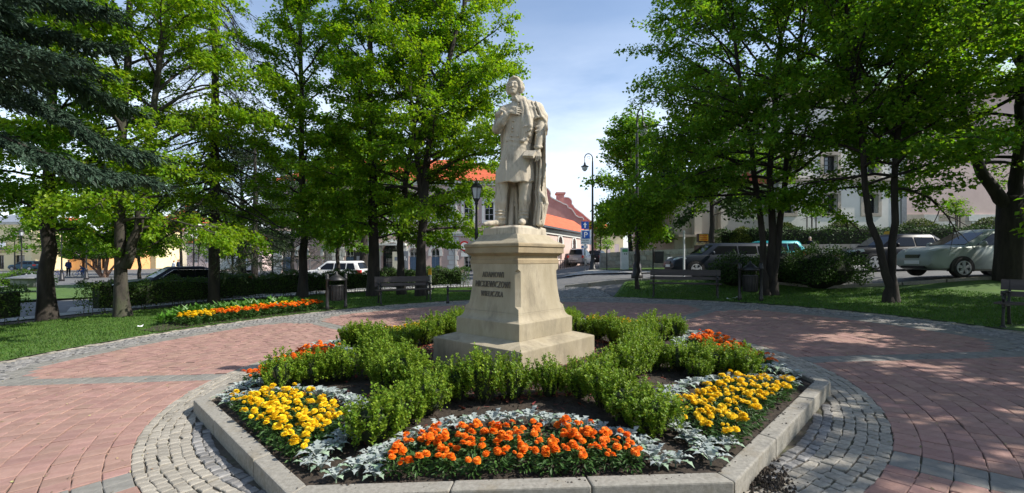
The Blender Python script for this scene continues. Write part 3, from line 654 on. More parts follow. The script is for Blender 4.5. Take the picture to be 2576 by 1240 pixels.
s.field((hd[0] - .16, hd[1] - .14, hd[2] - .16), (hd[0] + .18, hd[1] + .17, hd[2] + .17), hair, .01)
s.chain([(hd[0] + .055, hd[1] - .055, hd[2] + .10), (hd[0] + .098, hd[1] - .035, hd[2] + .04), (hd[0] + .118, hd[1] - .03, hd[2] - .03), (hd[0] + .105, hd[1] - .035, hd[2] - .085)], [.024, .03, .034, .024], .012)
s.chain([(hd[0] + .03, hd[1] - .075, hd[2] + .105), (hd[0] + .08, hd[1] - .065, hd[2] + .05), (hd[0] + .092, hd[1] - .06, hd[2] - .04), (hd[0] + .082, hd[1] - .05, hd[2] - .08)], [.018, .02, .02, .014], .008)
s.chain([(hd[0] - .055, hd[1] - .06, hd[2] + .085), (hd[0] - .088, hd[1] - .035, hd[2] + .02), (hd[0] - .094, hd[1] - .02, hd[2] - .05), (hd[0] - .082, hd[1] - .01, hd[2] - .10)], [.02, .024, .028, .022], .012)
s.chain([(hd[0] - .06, hd[1] - .068, hd[2] + .085), (hd[0] - .01, hd[1] - .085, hd[2] + .112), (hd[0] + .05, hd[1] - .07, hd[2] + .105)], [.014, .018, .016], .012)
# --- buttons and front edge
for bx, by, bz in ((574, 322, -.125), (570, 340, -.14), (546, 424, -.165), (541, 463, -.165), (538, 482, -.165), (535, 512, -.16), (572, 512, -.16), (507, 536, -.125), (541, 536, -.155)): s.ell(q(bx, by, bz), (.0135, .016, .0135), .003)
s.chain([q(512, 560, -.13), q(500, 640, -.15), q(504, 776, -.18)], [.007, .01, .013], .012)
V, F = s.mesh(); del s
stat = thing('statue', 'pale stone statue of a long-coated man, hand on breast, holding a book', 'statue', (PX + .05, CY - .02, 2.058))
fg = ob('figure', me_np('figure', V, F, M_STAT, True), stat)
mb = MB(); mb.box(-.085, .085, -.062, .062, -.022, -.014); mb.box(-.085, .085, -.062, .062, .014, .022); mb.box(-.08, .078, -.057, .057, -.014, .014); mb.box(-.087, -.08, -.062, .062, -.022, .022)
bk = mb.obj('book', M_STAT, stat); bevel(bk, .003, 1); bk.location = q(640, 622, -.205); bk.rotation_euler = (math.radians(48), math.radians(8), math.radians(-28))
# ================================================================ planting
M_BOX = mat('boxwood_leaf', (.095, .185, .010), (.27, .39, .03), 9, .5, rnd=.4, hue=.02, transl=.4, spec=.35)
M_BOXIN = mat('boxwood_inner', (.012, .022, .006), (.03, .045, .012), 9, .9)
M_TWIG = mat('twig', (.06, .045, .03), (.12, .09, .06), 9, .9)
M_FERN = mat('marigold_leaf', (.03, .085, .012), (.06, .14, .02), 9, .6, rnd=.3, transl=.25)
M_ORA = mat('orange_petal', (.84, .17, .002), (.95, .27, .004), 30, .7, rnd=.14, hue=.012, transl=.2)
M_YEL = mat('yellow_petal', (.85, .56, .003), (.92, .68, .01), 30, .7, rnd=.1, hue=.008, transl=.2)
M_SILV = mat('silver_leaf', (.27, .32, .30), (.46, .50, .48), 14, .85, rnd=.15, transl=.15)
M_SILG = mat('silver_leaf_green', (.17, .26, .16), (.28, .36, .25), 14, .85, rnd=.15)
M_HOSTA = mat('broad_leaf', (.05, .16, .012), (.12, .27, .03), 6, .45, rnd=.25, transl=.3)
def unit(v): return v / np.maximum(np.linalg.norm(v, axis=-1, keepdims=True), 1e-9)
def leaves(P, A, N, Ls, Ws, fold=.25, curl=0.0):
    """kite leaves: base P, axis A, rough normal N -> vertices, quads"""
    n = len(P); A = unit(A); Sd = unit(np.cross(A, N)); Nn = np.cross(Sd, A); Ls = np.broadcast_to(Ls, n)[:, None]; Ws = np.broadcast_to(Ws, n)[:, None]
    mid = P + A * Ls * .45
    V = np.stack([P, mid + Sd * Ws + Nn * Ws * fold, P + A * Ls - Nn * Ls * curl, mid - Sd * Ws + Nn * Ws * fold], 1)
    return V.reshape(-1, 3), np.arange(4 * n).reshape(n, 4)
def rdir(n, up=0.0):
    v = RNG.normal(0, 1, (n, 3)); v[:, 2] += up; return unit(v)
# ---- box shrubs
def box_proto(seed, wd, ht, nl):
    rs = np.random.default_rng(seed); nt = 26; tips = []
    # upright shoots carrying small paired leaves
    P = []; A = []; N = []
    for i in range(112):
        a = rs.random() * 6.283; rr = wd * .5 * math.sqrt(rs.random()); top = ht * (.66 + .38 * rs.random()) * (1 - .32 * (rr / (wd * .5)) ** 2); z0 = top * (.15 + .5 * rs.random())
        base = np.array([rr * math.cos(a) * .8, rr * math.sin(a) * .8, z0]); tip = np.array([rr * math.cos(a) * 1.08, rr * math.sin(a) * 1.08, top]) + rs.normal(0, .012, 3)
        k = nl // 112; t = rs.random(k) ** .7; p = base + (tip - base) * t[:, None]; h = rs.random(k) * 6.283
        d = np.c_[np.cos(h), np.sin(h), .55 + .6 * rs.random(k)]
        P.append(p + rs.normal(0, .008, (k, 3))); A.append(d); N.append(np.c_[-np.cos(h) * .6, -np.sin(h) * .6, np.ones(k)])
    P, A, N = map(np.concatenate, (P, A, N)); n = len(P); V, F = leaves(P, A, N, rs.uniform(.020, .034, n), rs.uniform(.007, .0115, n), .2)
    lf = me_np('foliage', V, F, M_BOX)
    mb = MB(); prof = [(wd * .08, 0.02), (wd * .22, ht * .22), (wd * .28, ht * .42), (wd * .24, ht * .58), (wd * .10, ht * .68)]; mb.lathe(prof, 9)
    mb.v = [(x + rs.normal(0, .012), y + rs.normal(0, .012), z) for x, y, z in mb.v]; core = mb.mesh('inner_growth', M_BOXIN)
    mb = MB()
    for i in range(9):
        a = rs.random() * 6.283; mb.tube([(.02 * math.cos(a), .02 * math.sin(a), -.03), (wd * .2 * math.cos(a), wd * .2 * math.sin(a), ht * .25), (wd * .34 * math.cos(a), wd * .34 * math.sin(a), ht * .62)], [.006, .004, .002], 4)
    st = mb.mesh('stem', M_TWIG); return lf, core, st
BOXP = [box_proto(i, .48, .48, 4800) for i in range(3)]
def box_shrub(x, y, sc, zsc, label, group):
    o = thing('box_shrub', label, 'shrub', (x, y, float(SZ(x, y)) - .01), random.random() * 6.28, group); o.scale = (sc, sc, sc * zsc); pr = random.choice(BOXP)
    for nm, me in zip(('foliage', 'inner_growth', 'stem'), pr): ob(nm, me, o)
OCT = lambda a: math.cos(math.radians(22.5)) / math.cos(math.radians((a + 22.5) % 45 - 22.5))
for i in range(34):
    a = -88 + i * 360 / 34 + random.uniform(-2, 2); rr = 1.88 * (1 + .02 * math.sin(a)) + random.uniform(-.05, .05)
    box_shrub(rr * math.cos(math.radians(a)), CY + rr * math.sin(math.radians(a)), random.uniform(.82, 1.14), random.uniform(.95, 1.18), 'clipped box shrub in the low ring around the pedestal', 'box shrubs of the inner ring')
for k in range(8):
    a = 22.5 + 45 * k
    front = a in (247.5, 292.5); SPN = ('towards the shaded bench', 'towards the street signs', 'towards the lantern lamp', 'towards the park bench by the lindens', 'towards the curved lawn bed', 'beside the lettered bed and the open paving', 'between the lettered-side bed and the widest orange bed', 'between the widest orange bed and the plain-side yellow bed')[k]
    for rr, sc in ((2.3, 1.05), (2.66, 1.12), (3.0, 1.22 if front else 1.0)):
        b = a + random.uniform(-2, 2); box_shrub(rr * math.cos(math.radians(b)), CY + rr * math.sin(math.radians(b)), sc * random.uniform(.92, 1.06), random.uniform(.9, 1.04) * (.9 if sc > 1.1 else 1), 'box shrub in the short row ' + SPN, 'box shrubs of the row ' + SPN)
for k in (0, 1, 2, 3, 4):                                   # a few smaller ones beside the spokes
    a, rr = ((-118, 2.35), (-22, 2.0), (-29, 2.55), (-162, 2.5), (-8, 2.75))[k]
    box_shrub(rr * math.cos(math.radians(a)), CY + rr * math.sin(math.radians(a)), .62, .95, 'undersized box shrub standing a little apart from its planter row', 'small box shrubs in the planter')
# ---- marigolds
def bloom_mesh(nm, m, seed, R=.030):
    rs = np.random.default_rng(seed); V = []; F = []
    for ringi, (nr, r0, r1, zz, tl) in enumerate(((9, .3, 1.0, -.10, -.05), (9, .22, .92, .12, .18), (8, .12, .72, .26, .42), (6, .02, .45, .36, .6))):
        for i in range(nr):
            a = 6.283 * (i + .5 * ringi + rs.random() * .4) / nr; w_ = .34 * (1 + rs.random() * .3); c, s_ = math.cos(a), math.sin(a); b = len(V)
            for (rr, off, z) in ((r0, -.12, zz), (r0, .12, zz), (r1, w_, zz + tl * .6 + rs.normal(0, .06)), (r1 * 1.05, 0, zz + tl * .4 + rs.normal(0, .05)), (r1, -w_, zz + tl * .6 + rs.normal(0, .06))):
                V.append(((rr * c - off * s_) * R, (rr * s_ + off * c) * R, z * R))
            F += [(b, b + 1, b + 2, b + 3), (b, b + 3, b + 4)]
    return me_np(nm, V, F, m)
BLO = [bloom_mesh('bloom', M_ORA, i) for i in range(3)]; BLY = [bloom_mesh('bloom', M_YEL, 10 + i) for i in range(3)]
def fern_proto(seed, wd=.2, ht=.15, nl=130):
    rs = np.random.default_rng(seed); h = rs.random(nl) * 6.283; rr = rs.random(nl) ** .6; P = np.c_[np.cos(h) * rr * wd * .45, np.sin(h) * rr * wd * .45, ht * (.08 + .75 * rs.random(nl))]
    A = np.c_[np.cos(h), np.sin(h), rs.normal(.25, .5, nl)]; V, F = leaves(P, A, np.c_[np.zeros(nl), np.zeros(nl), np.ones(nl)] + rs.normal(0, .4, (nl, 3)), rs.uniform(.035, .06, nl), rs.uniform(.007, .012, nl), .3, .1)
    return me_np('foliage', V, F, M_FERN)
FERN = [fern_proto(i) for i in range(3)]
def marigold(x, y, z, blooms, label, group, nb=(5, 8), sc=1.0):
    o = thing('marigold', label, 'flower', (x, y, z), random.random() * 6.28, group); o.scale = (sc,) * 3; ob('foliage', random.choice(FERN), o)
    for i in range(random.randint(*nb)):
        a = random.random() * 6.283; rr = random.uniform(.02, .115); b = ob('bloom', random.choice(blooms), o, (rr * math.cos(a), rr * math.sin(a), random.uniform(.125, .185)))
        b.rotation_euler = (random.uniform(-.35, .35), random.uniform(-.35, .35), random.random() * 6.28); b.scale = (random.choice((random.uniform(.45, .8), random.uniform(.8, 1.2), random.uniform(.8, 1.2))),) * 3
def silver_proto(seed, nl=12):
    rs = np.random.default_rng(seed); V = []; F = []
    for i in range(nl):
        a = 6.283 * (i * .382 + rs.random() * .08); inner = i / nl; ln = .15 * (1 - .4 * inner) * rs.uniform(.85, 1.15); el = math.radians(38 + 46 * inner + rs.normal(0, 8))
        c, s_ = math.cos(a), math.sin(a); b = len(V)
        stn = ((0, .006), (.3, .006), (.40, .022), (.48, .008), (.58, .028), (.67, .009), (.78, .024), (.88, .008), (1, .0))
        for t, w_ in stn:
            e2 = el - .55 * t * t; rr = ln * t * math.cos(e2) + .008; z = .015 + ln * t * math.sin(e2) + .012
            for sg in (-1, 1): V.append((rr * c - sg * w_ * s_, rr * s_ + sg * w_ * c, z + abs(w_) * .25))
        for k in range(len(stn) - 1): F.append((b + 2 * k, b + 2 * k + 1, b + 2 * k + 3, b + 2 * k + 2))
    me = me_np('leaves', V, F, (M_SILV, M_SILG)); mi = np.zeros(len(F), np.int32); mi[:8 * 3] = 1; me.polygons.foreach_set('material_index', mi)
    mb = MB(); mb.tube([(0, 0, -.02), (.004, 0, .05)], [.008, .005], 5); return me, mb.mesh('stem', M_SILG)
SIL = [silver_proto(i) for i in range(4)]
def dusty(x, y, z, sc, label, group):
    o = thing('dusty_miller', label, 'plant', (x, y, z), random.random() * 6.28, group); o.scale = (sc, sc, sc * random.uniform(.95, 1.2)); a, b = random.choice(SIL); ob('leaves', a, o); ob('stem', b, o)
BEDN = ('between the lettered and the plain sunlit pedestal face', 'facing the plain sunlit pedestal side', 'towards the shaded brick paving', 'towards the mop-headed tree', 'behind the monument', 'towards the waste bin and lindens', 'towards the lawn flower bed', 'facing the lettered pedestal side')
OL, YL = 'orange marigold plant in an orange bed of the octagonal planter', 'yellow marigold plant in a yellow bed of the octagonal planter'
for k in range(8):
    phi = -90 + 45 * k; orange = k % 2 == 0; ca, sa = math.cos(math.radians(phi)), math.sin(math.radians(phi))
    loc = lambda t, r: (r * ca - t * sa, CY + r * sa + t * ca)
    rows = 0; r = 3.31; hid = k == 4
    while r > (2.76 if k not in (3, 5) else 2.98) and not hid:
        hw = .90 * math.sqrt(max(0, 1 - ((3.44 - r) / .78) ** 2)); n = int(2 * hw / .185)
        for i in range(n + 1):
            t = -hw + 2 * hw * i / max(n, 1) + random.uniform(-.03, .03); x, y = loc(t, r + random.uniform(-.03, .03))
            marigold(x, y, float(SZ(x, y)), BLO if orange else BLY, ('orange' if orange else 'yellow') + ' marigold plant in the planter bed ' + BEDN[k], ('orange' if orange else 'yellow') + ' marigolds in the planter bed ' + BEDN[k], sc=random.uniform(.9, 1.12))
        r -= .155
    if not hid:
        for i in range(19):
            th_ = math.radians(10 + 160 * i / 18); t, r = 1.08 * math.cos(th_), 3.40 - .90 * math.sin(th_); x, y = loc(t, r)
            dusty(x, y, float(SZ(x, y)), random.uniform(.95, 1.25), 'silver dusty miller edging the planter bed ' + BEDN[k], 'dusty millers of the planter bed ' + BEDN[k])
        for t, r in ((-1.15, 3.28), (-1.0, 3.36), (-1.28, 3.36), (1.1, 3.33), (1.24, 3.28), (-1.1, 3.1)):
            x, y = loc(t * .98 + random.uniform(-.03, .03), r); dusty(x, y, float(SZ(x, y)), random.uniform(.8, 1.1), 'silver dusty miller edging the planter bed ' + BEDN[k], 'dusty millers of the planter bed ' + BEDN[k])
# ---- the long bed on the left lawn
bed = polar('soil_bed', lambda a: 9.3, lambda a: 9.35 + 2.2 * math.sin(math.radians(np.clip((a - 126) / 28 * 180, 8, 172))) ** .6, 126, 154, .03, M_SOIL, 8, 40)
def hosta_proto(seed, n=16):
    rs = np.random.default_rng(seed); h = rs.random(n) * 6.283; el = rs.uniform(.4, 1.2, n); P = np.c_[rs.normal(0, .04, (n, 2)), rs.uniform(.02, .10, n)]
    A = np.c_[np.cos(h) * np.cos(el), np.sin(h) * np.cos(el), np.sin(el)]; V, F = leaves(P, A, np.c_[-np.cos(h), -np.sin(h), np.ones(n)], rs.uniform(.14, .24, n), rs.uniform(.03, .05, n), .25, .18)
    return me_np('leaves', V, F, M_HOSTA)
HOS = [hosta_proto(i) for i in range(3)]
for rr in (11.35, 11.1, 10.85, 10.6, 10.38):
    for a in np.arange(128.5, 152, 1.15):
        lim = 9.35 + 2.2 * math.sin(math.radians((a - 126) / 28 * 180)) ** .6
        if rr > lim - .1 or (rr < 10.5 and a < 138 and random.random() < .0): continue
        x, y, z = pol(rr + random.uniform(-.06, .06), a + random.uniform(-.3, .3)); o = thing('leafy_plant', 'bright green broad-leaved plant behind the marigolds on the left lawn', 'plant', (x, y, z + .02), random.random() * 6, 'leafy plants in the lawn bed'); o.scale = (random.uniform(1.25, 1.65),) * 3; ob('leaves', random.choice(HOS), o)
for rr in (9.5, 9.72, 9.94, 10.16):
    for a in np.arange(129, 149, 1.3):
        if rr > 9.45 + (a - 129) * .32 + .3: continue
        x, y, z = pol(rr + random.uniform(-.05, .05), a + random.uniform(-.3, .3)); yel = a > 145.6 or rr > 10.0
        marigold(x, y, z + .03, BLY if yel else BLO, ('yellow' if yel else 'orange') + ' marigold plant in the curved bed on the lawn', ('yellow' if yel else 'orange') + ' marigolds in the lawn bed', (4, 6), 1.55)
# ================================================================ trees
M_LIME = mat('lime_leaf', (.085, .19, .008), (.17, .29, .014), 1.2, .5, rnd=.3, hue=.02, transl=.5, tcol=(1.9, 1.8, .7), spec=.3)
M_LIND = mat('linden_leaf', (.07, .16, .012), (.135, .25, .02), 1.2, .5, rnd=.3, hue=.02, transl=.5, tcol=(2.0, 1.9, .7), spec=.3)
M_YELG = mat('young_leaf', (.12, .24, .008), (.22, .34, .02), 1.2, .5, rnd=.25, hue=.02, transl=.5, tcol=(1.8, 1.7, .7), spec=.3)
M_DARKL = mat('dark_leaf', (.025, .06, .01), (.055, .11, .017), 1.2, .6, rnd=.3, transl=.3, spec=.3)
M_BSPR = mat('blue_needle', (.02, .046, .024), (.065, .11, .07), 2, .6, rnd=.3, spec=.3)
M_SPR = mat('spruce_needle', (.018, .035, .016), (.05, .07, .035), 2, .6, rnd=.3, spec=.3)
def rot_axis(v, ax, an):
    ax = ax / np.linalg.norm(ax); return v * math.cos(an) + np.cross(ax, v) * math.sin(an) + ax * ax.dot(v) * (1 - math.cos(an))
def sample(path, t):
    n = len(path) - 1; f = min(max(t, 0), .9999) * n; i = int(f); return path[i] * (1 - f + i) + path[i + 1] * (f - i)
def broadleaf(name, label, base, stems, z0, z1, reach, nl, leaf=.085, m=None, bark=None, limbs=30, seed=1, group=None, zmin=1.9, bias=None, prof=None, droop=.5, sec=9, spread=.11, cat='tree', loc_only=False, lift=(15, 60), slim=1.0):
    """stems: [(points, r0, r1)] relative to base. limbs leave the stems between z0 and z1; leaf sprays hang along the side shoots"""
    rs = np.random.default_rng(seed); m = m or M_LIND; root = thing(name, label, cat, base, 0, group); tr = MB(); br = MB(); SP = []; SD = []; SW = []
    for pts, r0, r1 in stems:
        P = [np.array(p, float) for p in pts]; k = 14 if P[-1][2] - P[0][2] > 3 else 3; path = [sample(P, i / k) for i in range(k + 1)]
        path = [p + rs.normal(0, .025 if k > 5 else .004, 3) * (0 < i < k) * np.array([1, 1, 0]) for i, p in enumerate(path)]
        rad = [r0 + (r1 - r0) * (i / k) ** .8 for i in range(k + 1)]
        if P[0][2] < .3: path = [path[0] - np.array([0, 0, .25])] + path; rad = [r0 * (1.75 if k > 5 else 1.5)] + rad; rad[1] *= 1.3 if k > 5 else 1.15; rad[2] *= 1.06 if k > 5 else 1.0
        tr.tube(path, rad, 11); 
        zs = [p[2] for p in path]
        if zs[-1] < z0 + .3: continue
        for i in range(limbs):
            zt = z0 + (z1 - z0) * ((i + rs.random()) / limbs) ** 1.0
            if zt > zs[-1] or zt < zs[0] + .2: 
                if zt > zs[-1]: zt = zs[-1] - rs.random() * 1.0
                else: continue
            j = int(np.searchsorted(zs, zt)); j = min(max(j, 1), len(path) - 1); f = (zt - zs[j - 1]) / max(zs[j] - zs[j - 1], 1e-6); st = path[j - 1] * (1 - f) + path[j] * f; rt = rad[j - 1] * (1 - f) + rad[j] * f
            rel = (zt - z0) / (z1 - z0); ln = reach * (prof(rel) if prof else (.55 + .9 * rel) if rel < .5 else 1.0 - .75 * (rel - .5) * 2 * .85) * rs.uniform(.72, 1.08)
            az = i * 2.39996 + rs.normal(0, .3)
            if bias is not None and rs.random() < bias[1]: az = bias[0] + rs.normal(0, .7)
            el = math.radians(lift[0] + (lift[1] - lift[0]) * rel + rs.normal(0, 8)); d = np.array([math.cos(az) * math.cos(el), math.sin(az) * math.cos(el), math.sin(el)]); p = st.copy(); lp = [p.copy()]; ns = 7
            for q_ in range(ns):
                p = p + d * ln / ns; lp.append(p.copy()); d = d + rs.normal(0, .10, 3) + np.array([0, 0, -droop * .16 * (1 - rel * .7)]); d /= np.linalg.norm(d)
            rl = min(rt * .55, .012 * ln + .012) * slim; br.tube(lp, [rl * (1 - .85 * (q_ / ns)) + .003 for q_ in range(ns + 1)], 6, False)
            nsec = max(3, int(sec * ln / reach + 2))
            for q_ in range(nsec):
                t = .22 + .78 * (q_ + rs.random()) / nsec; s0 = sample(lp, t); dl = sample(lp, min(t + .05, 1)) - sample(lp, max(t - .05, 0)); dl /= np.linalg.norm(dl) + 1e-9
                sg = 1 if q_ % 2 else -1; d2 = rot_axis(dl, np.array([0, 0, 1.]), sg * rs.uniform(.4, 1.15)) + rs.normal(0, .2, 3); d2 /= np.linalg.norm(d2); l2 = ln * rs.uniform(.22, .42) * (1.15 - .6 * t) + .25; sp = [s0]; p = s0.copy()
                for u in range(4): p = p + d2 * l2 / 4; sp.append(p.copy()); d2 = d2 + rs.normal(0, .12, 3) + np.array([0, 0, -.10 * droop * 2]); d2 /= np.linalg.norm(d2)
                br.tube(sp, [rl * .35 + .003, rl * .28 + .002, rl * .2 + .002, .003, .002], 3, False)
                for u in range(int(6 + l2 * 7)):
                    tt = .1 + .9 * rs.random() ** .8; SP.append(sample(sp, tt)); SD.append(d2); SW.append(l2)
            for u in range(6): SP.append(sample(lp, .75 + .25 * rs.random())); SD.append(d); SW.append(.5)
    o = tr.obj('trunk', bark or M_BARK, root, True); br.obj('branches', bark or M_BARK, root, True)['kind'] = 'stuff'
    SP, SD = np.array(SP), np.array(SD); i = rs.integers(0, len(SP), nl)
    # leaves gather in small sprays round each shoot point
    P = SP[i] + rs.normal(0, spread, (nl, 3)) * np.array([1, 1, .85]); h = rs.random(nl) * 6.283
    A = np.c_[np.cos(h), np.sin(h), rs.normal(-.45, .35, nl)] + SD[i] * .5; N = np.c_[rs.normal(0, .45, (nl, 2)), np.ones(nl)]
    ok = P[:, 2] > zmin; P, A, N = P[ok], A[ok], N[ok]; nl = len(P); sz = leaf * rs.uniform(.5, 1.2, nl); V, F = leaves(P, A, N, sz, sz * .42, .22, .12)
    ob('crown', me_np('crown', V, F, m), root); return root
def trunk_pts(vx, vy, pts, d=None, dy=0):
    """picture points of a trunk -> (base, points relative to the base) at the distance of its foot"""
    b = gp(vx, vy) if d is None else at(vx, vy, d); r = [(0, 0, 0)]
    for i, (x, y) in enumerate(pts):
        p = at(x, y, b[1]); r.append((p[0] - b[0], dy * (i + 1) / len(pts), p[2] - b[2]))
    return b, r
def straight(x, y, h, lean=(0, 0)): return [(0, 0, 0), (lean[0] * .5, lean[1] * .5, h * .5), (lean[0], lean[1], h)]
PR_L = lambda r: (.75 + .5 * r) if r < .35 else .93 - .78 * (r - .35) ** 1.2
# --- left row along the lawn
b, p = trunk_pts(120, 805, [(118, 600), (125, 350), (138, 120), (140, -150)])
broadleaf('linden_tree', 'linden with one stout dark trunk beside the gap in the left hedge', b, [(p, .215, .07)], 2.4, 9.6, 3.9, 40000, .115, M_LIND, seed=3, limbs=30, prof=PR_L, droop=.8)
b, p = trunk_pts(310, 797, [(302, 660), (300, 450), (318, 200), (330, -100)]); p2 = [(.05, 0, 1.5)] + [tuple(np.array(at(x, y, b[1])) - np.array(b)) for x, y in ((345, 560), (378, 330), (412, 120), (430, -120))]
broadleaf('linden_tree', 'linden forking low into two dark trunks in front of the hedge', b, [(p, .20, .07), (p2, .15, .05)], 2.6, 9.8, 4.1, 46000, .115, M_YELG, M_BARKG, seed=4, limbs=24, prof=PR_L, bias=(-.2, .35), droop=.8)
b, p = trunk_pts(760, 750, [(765, 560), (757, 300), (757, 60), (757, -150)])
broadleaf('linden_tree', 'slim tall linden with a straight single trunk by the waste bin', b, [(p, .18, .04)], 2.3, 11.8, 3.2, 36000, .12, M_LIME, seed=5, limbs=38, prof=PR_L, droop=.6)
b, p = trunk_pts(940, 745, [(938, 560), (934, 300), (930, 100), (930, -150)])
broadleaf('linden_tree', 'linden with a thick straight trunk behind the end of the park bench', b, [(p, .25, .05)], 2.2, 11.8, 3.6, 42000, .12, M_LIME, seed=6, limbs=40, prof=PR_L, droop=.6)
b, p = trunk_pts(1010, 742, [(1006, 600), (1030, 400), (1060, 200), (1080, 20)])
broadleaf('linden_tree', 'linden with a leaning trunk behind the middle of the park bench', b, [(p, .17, .04)], 2.2, 11.5, 3.6, 38000, .12, M_LIME, seed=7, limbs=36, prof=PR_L, droop=.5)
b, p = trunk_pts(1060, 745, [(1060, 600), (1068, 450), (1085, 330), (1130, 150), (1175, -20), (1200, -180)]); p2 = [(.05, 0, 3.2)] + [tuple(np.array(at(x, y, b[1])) - np.array(b)) for x, y in ((1040, 350), (1030, 180), (1020, -60))]
broadleaf('linden_tree', 'sunlit yellow-green linden spreading towards the statue from the bench lawn', b, [(p, .21, .05), (p2, .12, .03)], 2.3, 13.2, 4.7, 68000, .115, M_YELG, seed=8, limbs=30, prof=PR_L, bias=(0.0, .42), droop=.45)
b, p = (-8.6, 22.6, float(G(-8.6, 22.6))), straight(0, 0, 8)
broadleaf('linden_tree', 'thin young linden behind the hedge in front of the white hatchback', b, [(p, .11, .03)], 2.0, 8, 2.8, 12000, .13, M_LIND, seed=9, limbs=24, prof=PR_L)
# --- right lawn
b = gp(1933, 744); P3 = lambda o, *a: [(o[0], o[1], 0), (o[0] * 1.2, o[1], .5)] + [tuple(np.array(at(x, y, b[1])) - np.array(b)) for x, y in a]
broadleaf('linden_tree', 'big linden with three dark stems rising from one base by the second bin', b, [(P3((-.12, 0), (1922, 640), (1890, 400), (1860, 200), (1830, -60)), .15, .04), (P3((.02, .1), (1945, 620), (1935, 400), (1960, 150), (1975, -150)), .18, .04), (P3((.14, -.02), (1957, 600), (1976, 430), (2000, 230), (2040, -100)), .15, .04)], 2.9, 10.6, 4.8, 78000, .11, M_LIND, seed=17, limbs=30, prof=PR_L, bias=(math.pi, .30), droop=.55, zmin=2.3)
b = gp(2241, 762)
broadleaf('linden_tree', 'linden forked into two slender dark stems on the shaded lawn', b, [(P3((-.06, 0), (2226, 680), (2190, 560), (2160, 350), (2140, 150), (2110, -100)), .125, .04), (P3((.06, .03), (2244, 680), (2248, 560), (2258, 330), (2270, 120), (2300, -150)), .14, .04)], 3.0, 9.4, 4.3, 62000, .11, M_LIND, seed=13, limbs=30, prof=PR_L, droop=.45, zmin=2.5)
b = (14.2, 13.0, float(G(14.2, 13.0))); pp = [(0, 0, 0), (0, 0, 1.2), (.05, 0, 2.4)]
f3 = lambda *a: [(.0, 0, 2.0)] + [tuple(np.array(at(x, y, 13.0)) - np.array(b)) for x, y in a]
broadleaf('birch_tree', 'massive old birch with rugged black bark beside the parked silver hatchback', b, [(pp, .36, .34), (f3((2500, 480), (2440, 380), (2410, 230), (2380, 40)), .2, .05), (f3((2560, 450), (2570, 250), (2560, 0)), .22, .06)], 3.3, 9.6, 4.3, 60000, .10, M_LIND, seed=14, limbs=30, prof=PR_L, droop=.55, zmin=2.6)
# assumed trees beyond the right edge of view, added to shade the paving
for i, (x, y, h, rc) in enumerate(((11.8, -.6, 7.0, 3.0), (12.1, 2.2, 7.3, 3.2), (12.5, 5.0, 7.5, 3.2), (12.7, 7.8, 7.6, 3.2), (15.4, 9.8, 7.4, 2.8))):
    broadleaf('linden_tree', 'added unseen shade linden on the right lawn ' + ('farthest from the street', 'second in its row from the open end', 'in the middle of its row', 'second in its row from the street', 'set back behind its row')[i], (x, y, float(G(x, y))), [(straight(0, 0, h), .13, .03)], 1.5, h, rc, 13000, .17, M_LIND, seed=20 + i, limbs=28, prof=PR_L, droop=.8, zmin=1.2)
# --- mop-headed tree by the lamp
b = gp(1603, 728); z_ = b[2]
broadleaf('mop_head_tree', 'small mop-headed maple with a dense drooping crown beside the tall lamp', b, [([(0, 0, 0), (.01, 0, 1.5), (0, 0, 3.2)], .075, .05)], 2.7, 3.4, 1.32, 14000, .085, M_LIME, seed=15, limbs=46, prof=lambda r: .8 + .25 * r, droop=2.2, lift=(5, 50), slim=.6, zmin=1.45)
# --- far trees
def far(name, label, vx, d, h, rc, nl, m, seed, z0=.22, trunk=.2, lean=0, group=None, leaf=.24):
    x = (vx - CXP) / FPX * d; return broadleaf(name, label, (x, d, float(G(x, d))), [(straight(0, 0, h * .93, (lean, 0)), trunk, .04)], h * z0, h, rc, nl, leaf, m, seed=seed, limbs=34, prof=PR_L, group=group, spread=.22, sec=6)
far('chestnut_tree', 'full round-crowned tree at the street corner behind the tall lamps', 1585, 33, 10.5, 3.5, 15000, M_LIND, 31, .2)
far('street_tree', 'dark full tree on the church terrace behind the estate car', 1790, 27, 10, 3.6, 12000, M_DARKL, 32, .32)
far('park_tree', 'tree with a thick pale leaning trunk behind the white hatchback', 912, 33, 11, 4.2, 10000, M_LIND, 33, .33, .36, .4)
far('park_tree', 'broad dark tree with a thick trunk beyond the left street', 608, 35, 10, 4.6, 11000, M_DARKL, 34, .3, .34)
far('park_tree', 'tall dense dark tree beside the fenced lot', 735, 43, 10.5, 5, 12000, M_DARKL, 35, .18)
far('park_tree', 'leafy tree in front of the pale shop fronts', 455, 55, 11, 5, 9000, M_LIND, 36, .25, leaf=.26)
far('park_tree', 'green tree beside the cream corner house', 110, 50, 9, 4.2, 8000, M_LIND, 37, .3, leaf=.26)
far('park_tree', 'pale young tree standing in the square by the round lamps', 350, 30, 6.5, 2.6, 6000, M_YELG, 38, .35, .12)
far('park_tree', 'bright little maple under the old dark tree', 585, 31, 4.6, 1.7, 5000, M_YELG, 39, .38, .09, leaf=.16)
far('park_tree', 'big green tree whose crown rises over the shop roofs', 250, 68, 15, 7, 9000, M_LIND, 40, .2, leaf=.34)
far('park_tree', 'shady tree above the station yard wall', 850, 46, 12, 4.6, 9000, M_LIND, 41, .3, leaf=.24)
far('street_tree', 'slim tree at the far end of the uphill street', 1510, 70, 6, 2.2, 2500, M_LIND, 42, .3, leaf=.26)
far('street_tree', 'dark tree against the church wall near the yellow sign', 1660, 36, 9.5, 3.3, 9000, M_DARKL, 43, .25)
